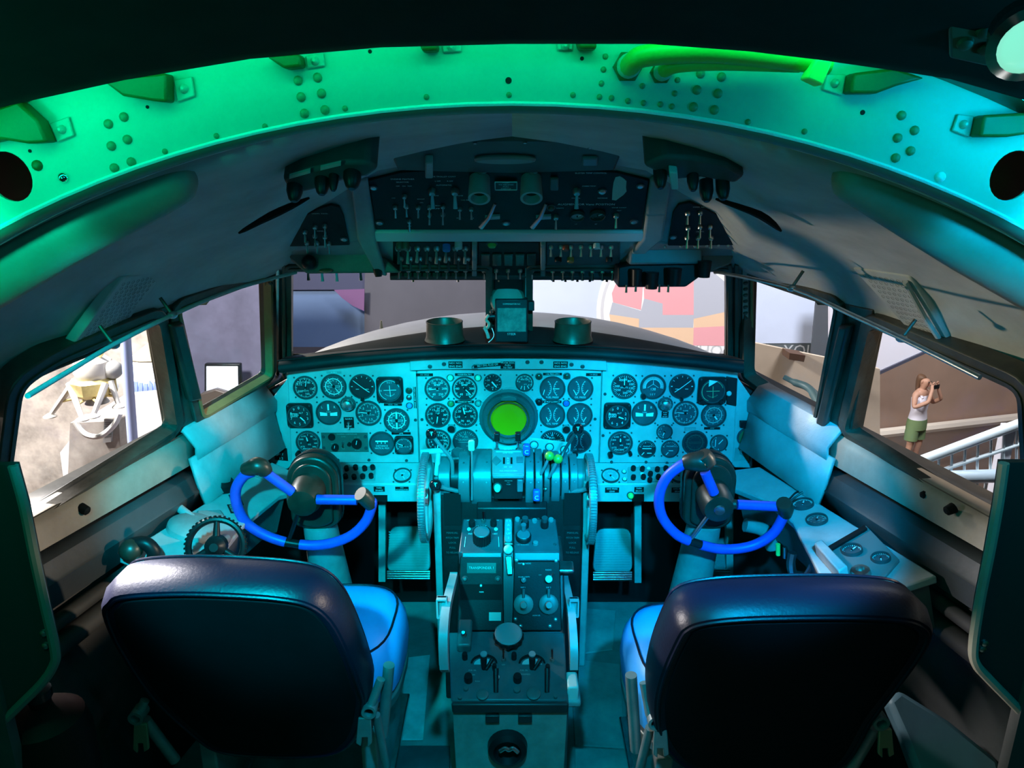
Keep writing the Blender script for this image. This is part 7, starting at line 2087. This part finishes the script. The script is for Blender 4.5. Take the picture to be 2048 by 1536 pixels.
# left aft window: mural wall, lander, text board, lit display
mural = M('moon_mural', (0.40, 0.35, 0.31), 0.7, var=0.6, scale=2.2, bump=0.5, bscale=6)
panel('moon_mural', 8.6, [(-150, 560), (330, 560), (355, 700), (340, 1045), (-150, 1045)], mural, 'large mottled moon surface mural seen through the left aft window', 'mural', 0.1)
panel('pale_board', 8.3, [(120, 905), (175, 835), (248, 790), (352, 780), (352, 1000), (330, 1058), (140, 1058)], M('pale_lilac_board', (0.66, 0.64, 0.66), 0.6, var=0.08), 'pale lilac sloping board at the foot of the mural', 'display board', 0.08)
panel('pale_board', 8.05, [(68, 1000), (150, 940), (180, 935), (330, 868), (330, 905), (90, 1040)], M('white_reflection', (0.9, 0.88, 0.85), 0.5), 'white strip painted as a floor reflection in front of the pale board', 'display board', 0.08)  # reflection on the hall floor, painted as a white strip
tb = root('text_placard', vert(7.665).P(*vert(7.665).px(216, 886)), 'small grey text placard on the pale board', 'placard')
MB().pxprism(vert(7.665), [(206, 886), (222, 884), (226, 840), (208, 838)], -0.03, 0.0).build('placard_board', M('placard_grey', (0.34, 0.33, 0.33), 0.6), tb)
for i in range(8):
    MB().pxprism(vert(7.665), [(209, 846 + i * 4), (223, 845 + i * 4), (223, 843.5 + i * 4), (209, 844.5 + i * 4)], 0.0, 0.004).build('text_line', M('placard_line', (0.16, 0.15, 0.15), 0.6), tb)
gp = M('pale_blue_post', (0.45, 0.52, 0.85), 0.3)
MB().tube([at_y(249, 640, 7.15), at_y(258, 780, 7.15), at_y(275, 1010, 7.15)], 0.05, 10).build('display_post', gp, label='pale blue slanted post beside the lit display', cat='post')
dsp = root('lit_display', vert(8.5).P(*vert(8.5).px(300, 790)), 'bright blue-white lit display right of the pale blue post', 'display')
MB().pxprism(vert(8.5), [(250, 788), (326, 788), (322, 728), (250, 730)], -0.1, 0.0).build('display_panel', M('lit_display_face', (0.8, 0.85, 1.0), 0.4, emit=(0.65, 0.8, 1.0), es=1.6), dsp)
for i in range(7):
    x = 256 + i * 10
    MB().pxprism(vert(8.45), [(x, 785), (x + 9, 785), (x + 8, 771 - (i * 7) % 9), (x + 2, 768 - (i * 5) % 7)], -0.03, 0.0).build('model_block', M('blue_grey_model', (0.25, 0.33, 0.6), 0.5), dsp)
MB().pxprism(vert(8.1), [(250, 722), (298, 684), (304, 690), (312, 726), (280, 727)], -0.3, 0.0).build('cream_canopy', M('cream_canopy', (0.75, 0.68, 0.48), 0.5), label='cream pointed canopy above the lit display', cat='canopy', bevel=0.02)
# lander exhibit
LC = at_y(188, 765, 7.5)
ld = root('lunar_lander', at_y(180, 885, 7.4), 'white and gold lunar lander model lit brightly in front of the mural', 'spacecraft model')
gold = M('gold_foil', (0.85, 0.66, 0.30), 0.35, 0.5, var=0.3, scale=6, bump=0.5, bscale=12)
wht = M('lander_white', (0.9, 0.86, 0.78), 0.4)
fz = Fr(LC, (1, 0, 0), (0, 1, 0))
k1 = 0.0082
MB().lathe(fz, 0, 0, [(0.195, -0.13), (0.235, -0.09), (0.235, 0.03), (0.195, 0.065)], 8, True).build('descent_stage', gold, ld)
MB().lathe(fz, 0.02, 0, [(0.17, 0.065), (0.195, 0.13), (0.18, 0.235), (0.12, 0.285)], 10, True).build('ascent_stage', wht, ld)
MB().ball(LC + Vector((0.22, 0, 0.14)), 0.098, 12, 8).build('fuel_tank', M('lander_grey', (0.4, 0.39, 0.38), 0.5), ld)
MB().lathe(fz, 0, 0, [(0.065, -0.13), (0.12, -0.22)], 16, False, False).build('engine_bell', M('lander_grey', (0.4, 0.39, 0.38), 0.5), ld)
for dx, dy, ft in ((-0.72, -0.1, (100, 832)), (-0.1, -0.5, (165, 838)), (0.45, -0.2, (238, 812)), (0.05, -0.55, (186, 832))):
    fp = at_y(ft[0], ft[1], 7.5 + dy * 0.65)
    a = LC + Vector((0.2 if dx > 0 else -0.18, dy * 0.26, 0.03))
    o = MB().tube([a, a.lerp(fp, 0.5), fp], [0.036, 0.03, 0.023], 8).build('landing_leg', wht, ld)
    MB().cyl(LC + Vector((0, dy * 0.2, -0.12)), a.lerp(fp, 0.6), 0.014).build('leg_strut', gold, o)
    MB().lathe(Fr(fp, (1, 0, 0), (0, 1, 0)), 0, 0, [(0.026, 0.026), (0.065, 0.0), (0.065, -0.013)], 12, True).build('foot_pad', wht, o)
for x, y, rr in ((160, 715, 0.02), (205, 708, 0.026)):
    MB().cyl(LC + Vector((0, 0, 0.2)), at_y(x, y, 7.45), rr, rr * 0.6).build('antenna', gold, ld)
pth = [(150, 842), (170, 868), (200, 872), (228, 850), (240, 826)]
MB().tube(spline([at_y(x, y, 7.3) for x, y in pth], 5), 0.03, 8).build('rim_ring', M('ring_pale', (0.75, 0.73, 0.68), 0.5), ld)
MB().pxprism(vert(7.7), [(130, 1100), (250, 1100), (238, 842), (140, 846)], -0.3, 0.0).build('lander_plinth', M('plinth_brown', (0.34, 0.30, 0.27), 0.7, var=0.5, scale=2), label='rocky brown plinth under the lander model', cat='plinth')
# right windshield pane: balloon poster board with a text strip
PBD = vert(11.0)
pb_ = root('poster_board', PBD.P(*PBD.px(1400, 900)), 'large white board printed with a patchwork balloon and a grey lettered strip', 'poster')
whiteb = M('white_board', (0.66, 0.74, 0.92), 0.5, var=0.03, scale=3)
MB().pxprism(PBD, [(1000, 420), (1641, 420), (1640, 687), (1000, 690)], -0.1, 0.0).build('board', whiteb, pb_)
MB().pxprism(PBD, [(1000, 690), (1640, 686), (1640, 740), (1000, 740)], -0.1, 0.0).build('text_strip', M('strip_grey', (0.11, 0.13, 0.14), 0.6), pb_)
mb = MB()
for t, x in (('WHO', 1404), ('DO', 1470), ('YOU', 1600)):
    u, v = PBD.px(x, 705)
    mb.text(PBD, u, v + 0.02, 0.004, t, 25 * PBD.sc(x, 700), 0, 0.95)
mb.build('lettering', M('strip_letter', (0.6, 0.62, 0.64), 0.6), pb_, smooth=False)
cx, cy = PBD.px(1345, 618)
q = PBD.sc(1345, 618)
MB().lathe(PBD, cx, cy, [(152 * q, 0.001), (152 * q, 0.003), (10 * q, 0.003)], 56).build('balloon_rim', M('print_white', (0.98, 0.98, 0.98), 0.5), pb_)
MB().lathe(PBD, cx, cy, [(144 * q, 0.003), (144 * q, 0.004), (138 * q, 0.004)], 56, False, False).build('rim_line', M('print_pale_grey', (0.70, 0.70, 0.74), 0.5), pb_)
pk1, gr1, pe1 = M('print_pink', (0.90, 0.42, 0.46), 0.5), M('print_grey', (0.52, 0.54, 0.62), 0.5), M('print_peach', (0.90, 0.62, 0.42), 0.5)
def clipc(x, y):
    d = sqrt((x - 1345) ** 2 + (y - 618) ** 2)
    return (x, y) if d < 130 else (1345 + (x - 1345) * 130 / d, 618 + (y - 618) * 130 / d)
for pts, m in [([(930, 300), (1130, 300), (1110, 550), (890, 490), (880, 420)], pk1), ([(885, 490), (1110, 556), (1095, 620), (860, 585)], gr1), ([(860, 585), (1095, 620), (1090, 800), (980, 800), (880, 700)], pe1),
               ([(1135, 460), (1280, 500), (1280, 590), (1100, 590), (1115, 540)], gr1), ([(1095, 590), (1525, 590), (1520, 690), (1095, 690)], gr1), ([(1130, 300), (1525, 300), (1525, 590), (1280, 590), (1280, 500), (1135, 460)], pk1),
               ([(1280, 500), (1335, 500), (1335, 590), (1280, 590)], gr1), ([(1525, 300), (1620, 200), (1900, 380), (1800, 560), (1525, 620)], gr1), ([(1525, 620), (1800, 560), (1900, 600), (1880, 680), (1525, 700)], pe1), ([(1525, 690), (1880, 680), (1820, 860), (1520, 830)], pk1), ([(1090, 690), (1525, 690), (1520, 830), (1300, 900), (1090, 820)], pe1), ([(880, 420), (930, 300), (1130, 160), (1525, 100), (1525, 300), (930, 300)], pk1)]:
    px_ = [clipc(1000 + a / 3.938, 480 + b / 3.938) for a, b in pts]
    MB().pxprism(PBD, px_, 0.003, 0.006 + 0.0005 * random.random()).build('balloon_patch', m, pb_, smooth=False)
for x in (1020, 1620):
    u, _ = PBD.px(x, 700)
    MB().cyl((u, 11.05, GZ), (u, 11.05, 0.0), 0.05).build('board_leg', black, pb_)
panel('dark_banner', 10.6, [(1634, 590), (1700, 590), (1700, 735), (1622, 720)], M('banner_grey', (0.09, 0.10, 0.115), 0.6), 'dark grey banner at the right edge of the balloon board', 'banner')
tw = panel('tan_wall', 7.4, [(1476, 679), (1500, 684), (1680, 721), (1760, 738), (1760, 1140), (1476, 1140)], M('tan_plaster', (0.62, 0.50, 0.38), 0.7, var=0.18, scale=1.6), 'tan weathered low wall behind the right quarter window', 'wall', 0.06)
o = MB().pxprism(vert(7.2), [(1578, 719), (1608, 724), (1611, 711), (1579, 706)], -0.2, 0.0).build('wall_box', M('brown_box', (0.10, 0.05, 0.03), 0.6), label='small brown box fixed high on the tan wall', cat='box')
# pitot mast outside the right quarter window
pm = root('pitot_mast', at_y(1660, 850, 2.55), 'dark teal pitot mast outside the right quarter window', 'pitot tube')
MB().tube(spline([at_y(x, y, Y) for x, y, Y in [(1568, 754, 2.75), (1590, 765, 2.72), (1612, 773, 2.68), (1628, 788, 2.62), (1650, 830, 2.50), (1664, 860, 2.44)]], 4), [0.010] * 4 + [0.014] * 8 + [0.017] * 9, 10).build('mast_tube', M('teal_mast', (0.10, 0.19, 0.20), 0.5), pm)
# right aft window: back wall with a lit kerb, white board, person, white stair railing
pts = [at_z(1640, 880, GZ), at_z(1700, 872, GZ), at_z(2140, 823, GZ)]
bw = MB()
a, b = pts[0], pts[2]
up = Vector((0, 0, 5.0))
d = (b - a).normalized().cross(Vector((0, 0, 1))) * 0.2
bw.hexa([a, b, b + up, a + up], [a - d, b - d, b - d + up, a - d + up]).build('wall_hall_brown', M('brown_pink_wall', (0.45, 0.30, 0.22), 0.7, var=0.14, scale=0.7), kind='structure')
kb = MB()
nrm = (b - a).normalized().cross(Vector((0, 0, 1)))
kb.tube([a + nrm * 0.14 + Vector((0, 0, 0.06)), b + nrm * 0.14 + Vector((0, 0, 0.06))], 0.085, 8).build('kerb', M('cream_kerb', (0.95, 0.85, 0.72), 0.4), label='cream kerb at the foot of the brown wall', cat='kerb')
wb = panel('white_board', 9.2, [(1660, 560), (1872, 560), (1872, 692), (1690, 776), (1660, 790)], M('white_lilac_board', (0.82, 0.80, 0.88), 0.5), 'white slanted board behind the top of the right aft window', 'display board', 0.06)
MB().pxprism(vert(9.2), [(1660, 790), (1690, 779), (1873, 695), (1873, 690), (1690, 772), (1660, 784)], 0.0, 0.03).build('edge_strip', M('board_edge_dark', (0.06, 0.06, 0.09), 0.6), wb)
RL = vert(3.9)
rlm = M('white_railing', (0.72, 0.80, 0.84), 0.35)
rl = root('stair_railing', Vector((RL.px(2020, 900)[0], 3.9, GZ)), 'white metal stair railing outside the right aft window', 'railing')
def rail(x0, y0, x1, y1, r, name='rail', Y=3.9):
    return MB().tube([at_y(x0, y0, Y), at_y(x1, y1, Y)], r, 12).build(name, rlm, rl)
rail(1770, 948, 2060, 840, 0.028, 'hand_rail')
rail(1860, 948, 2060, 882, 0.011, 'mid_rail')
MB().tube([at_y(1800, 957, 3.88), at_y(2060, 950, 3.88)], 0.038, 12).build('landing_beam', M('blue_white_beam', (0.55, 0.64, 0.72), 0.4), rl)
for i in range(9):
    x = 1826 + i * 26
    t = (x - 1770) / 290
    rail(x, lerp(948, 840, t) + 6, x - 2, 957, 0.007, 'baluster')
for i, x in enumerate((1902, 1925, 1940, 1958, 1985, 2004)):
    rail(x + 14, 965, x - 8 + 2 * i, 1080, 0.008, 'baluster')
rail(1965, 1040, 2020, 1005, 0.016, 'lower_rail')
p = at_y(2020, 850, 3.92)
MB().box((p.x, 3.93, (p.z + GZ) / 2), (0.06, 0.06, p.z - GZ)).build('rail_post', M('white_post', (0.75, 0.73, 0.80), 0.4), rl, bevel=0.006)
p = at_y(1775, 945, 3.92)
MB().box((p.x, 3.93, (p.z + GZ) / 2), (0.05, 0.05, p.z - GZ)).build('rail_post', rlm, rl, bevel=0.006)
# ---- person taking a picture
def skin_mesh(name, joints, edges, mat, parent, base, rootv=0, sub=2):
    me = bpy.data.meshes.new(name)
    me.from_pydata([Vector(j[:3]) for j in joints], edges, [])
    o = bpy.data.objects.new(name, me)
    COL.objects.link(o)
    md = o.modifiers.new('skin', 'SKIN')
    md.use_smooth_shade = True
    sk = me.skin_vertices[0].data if me.skin_vertices else None
    if sk is None:
        bm = bmesh.new()
        bm.from_mesh(me)
        bm.verts.layers.skin.verify()
        bm.to_mesh(me)
        bm.free()
        sk = me.skin_vertices[0].data
    for i, j in enumerate(joints):
        r_ = j[3] if isinstance(j[3], tuple) else (j[3], j[3])
        sk[i].radius = r_
        sk[i].use_root = (i == rootv)
    s2 = o.modifiers.new('sub', 'SUBSURF')
    s2.levels = sub
    s2.render_levels = sub
    me.materials.append(mat)
    o.parent = parent
    WLOC[o.name] = WLOC[parent.name]
    return o
ft = at_z(1818, 938, GZ)
pr = root('person', ft, 'person in a white tank top and green shorts raising both hands to the face', 'person')
pr.rotation_euler = (0, 0, radians(28))
Hs = 1.47 / 1.70
def J(x, y, z, r):
    r = tuple(q * Hs for q in r) if isinstance(r, tuple) else r * Hs
    return (x * Hs, y * Hs, z * Hs, r)
skinm = M('skin_tone', (0.55, 0.30, 0.20), 0.55)
jo = [J(0, 0, 0.92, (0.15, 0.11)), J(0, 0, 1.08, (0.125, 0.09)), J(0, 0.0, 1.28, (0.15, 0.10)), J(0, 0, 1.40, (0.11, 0.075)), J(0, 0, 1.46, 0.052), J(0, -0.02, 1.50, 0.055), J(0, -0.03, 1.58, (0.075, 0.09)), J(0, -0.02, 1.66, (0.07, 0.085)),
      J(-0.17, 0, 1.38, 0.055), J(-0.24, -0.06, 1.18, 0.042), J(-0.16, -0.24, 1.32, 0.036), J(-0.08, -0.22, 1.50, 0.028), J(-0.06, -0.20, 1.57, (0.034, 0.018)),
      J(0.17, 0, 1.38, 0.055), J(0.25, -0.06, 1.20, 0.042), J(0.17, -0.24, 1.33, 0.036), J(0.09, -0.22, 1.50, 0.028), J(0.07, -0.20, 1.57, (0.034, 0.018)),
      J(-0.09, 0, 0.82, 0.088), J(-0.10, -0.01, 0.48, 0.058), J(-0.10, 0.02, 0.28, 0.052), J(-0.10, 0.02, 0.08, 0.036), J(-0.10, -0.12, 0.03, (0.035, 0.028)),
      J(0.09, 0, 0.82, 0.088), J(0.10, -0.03, 0.48, 0.058), J(0.10, 0.0, 0.28, 0.052), J(0.10, 0.01, 0.08, 0.036), J(0.10, -0.13, 0.03, (0.035, 0.028))]
ed = [(0, 1), (1, 2), (2, 3), (3, 4), (4, 5), (5, 6), (6, 7), (3, 8), (8, 9), (9, 10), (10, 11), (11, 12), (3, 13), (13, 14), (14, 15), (15, 16), (16, 17), (0, 18), (18, 19), (19, 20), (20, 21), (21, 22), (0, 23), (23, 24), (24, 25), (25, 26), (26, 27)]
# fingers of both raised hands, rooted in the palm
for hb, sgn in ((12, 1), (17, -1)):
    hx, hy, hz = [c / Hs for c in jo[hb][:3]]
    for kf in range(4):
        i0 = len(jo)
        jo.append(J(hx + sgn * (0.008 + 0.016 * (kf - 1.5) * 0.9), hy - 0.01, hz + 0.045 - 0.004 * abs(kf - 1), 0.010))
        jo.append(J(hx + sgn * (0.03 + 0.014 * (kf - 1.5)), hy - 0.012, hz + 0.075 - 0.006 * abs(kf - 1), 0.008))
        ed += [(hb, i0), (i0, i0 + 1)]
    i0 = len(jo)
    jo.append(J(hx + sgn * 0.04, hy - 0.02, hz + 0.01, 0.010))
    ed.append((hb, i0))
body = skin_mesh('body', jo, ed, skinm, pr, ft)
def local(mb, name, mat):
    o = mb.build(name, mat)
    o.parent = pr
    return o
def cloth(path, rad, sq):
    return MB().tube([Vector(p) * Hs for p in path], [q * Hs for q in rad], 16, sq=sq)
wc = M('white_cotton', (0.82, 0.78, 0.86), 0.8)
mb = cloth([(0, 0, 0.86), (0, 0, 0.95), (0, 0, 1.08), (0, 0, 1.20), (0, 0, 1.30), (0, 0, 1.36)], [0.185, 0.175, 0.150, 0.165, 0.175, 0.13], 0.74)
for sg in (-1, 1):
    mb.tube([Vector(p) * Hs for p in ((sg * 0.09, -0.085, 1.33), (sg * 0.10, -0.03, 1.42), (sg * 0.09, 0.075, 1.33))], 0.026 * Hs, 8)
local(mb, 'tank_top', wc)
gc = M('olive_green_cotton', (0.16, 0.24, 0.10), 0.8)
mb = cloth([(0, 0, 0.94), (0, 0, 0.86), (0, 0, 0.76)], [0.178, 0.188, 0.19], 0.76)
for sg in (-1, 1):
    mb.tube([Vector(p) * Hs for p in ((sg * 0.085, 0, 0.82), (sg * 0.098, 0, 0.68), (sg * 0.104, -0.005, 0.56))], [0.105 * Hs, 0.108 * Hs, 0.105 * Hs], 14)
local(mb, 'shorts', gc)
ha_j = [J(0, 0.02, 1.70, (0.085, 0.095)), J(0, 0.06, 1.62, (0.085, 0.07)), J(0, 0.075, 1.50, (0.07, 0.045)), J(0, 0.075, 1.38, (0.05, 0.03))]
skin_mesh('hair', ha_j, [(0, 1), (1, 2), (2, 3)], M('brown_hair', (0.14, 0.07, 0.035), 0.6), pr, ft)
f = Fr((0, 0, 0), (1, 0, 0), (0, 0, 1))
for sg in (-1, 1):
    local(MB().ball((sg * 0.032 * Hs, -0.115 * Hs, 1.61 * Hs), 0.012 * Hs, 8, 6), 'eye', M('eye_dark', (0.03, 0.02, 0.02), 0.3))
    local(MB().ball((sg * 0.078 * Hs, -0.02 * Hs, 1.60 * Hs), 0.022 * Hs, 8, 6, 0.4, 0.7, 1.2), 'ear', skinm)
local(MB().tube([(0, -0.118 * Hs, 1.61 * Hs), (0, -0.135 * Hs, 1.575 * Hs), (0, -0.112 * Hs, 1.568 * Hs)], [0.008 * Hs, 0.014 * Hs, 0.008 * Hs], 8), 'nose', skinm)
local(MB().ball((0, -0.108 * Hs, 1.538 * Hs), 0.02 * Hs, 8, 6, 1.2, 0.4, 0.35), 'mouth', M('lip_tone', (0.4, 0.14, 0.12), 0.5))
ph = root('camera_phone', Vector((0, 0, 0)), 'small dark phone held up by the person in the white tank top', 'phone')
ph.location = ft + Matrix.Rotation(radians(28), 3, 'Z') @ Vector((0, -0.235 * Hs, 1.56 * Hs))
ph.rotation_euler = (0, 0, radians(28))
WLOC[ph.name] = Vector((0, 0, 0))
MB().box((0, 0, 0), (0.14 * Hs, 0.012, 0.07 * Hs)).build('phone_body', black, ph, bevel=0.003)
MB().lathe(Fr((0.04, -0.006, 0.012), (1, 0, 0), (0, 0, 1)), 0, 0, [(0.008, 0), (0.006, 0.002)], 10).build('phone_lens', chrome, ph)
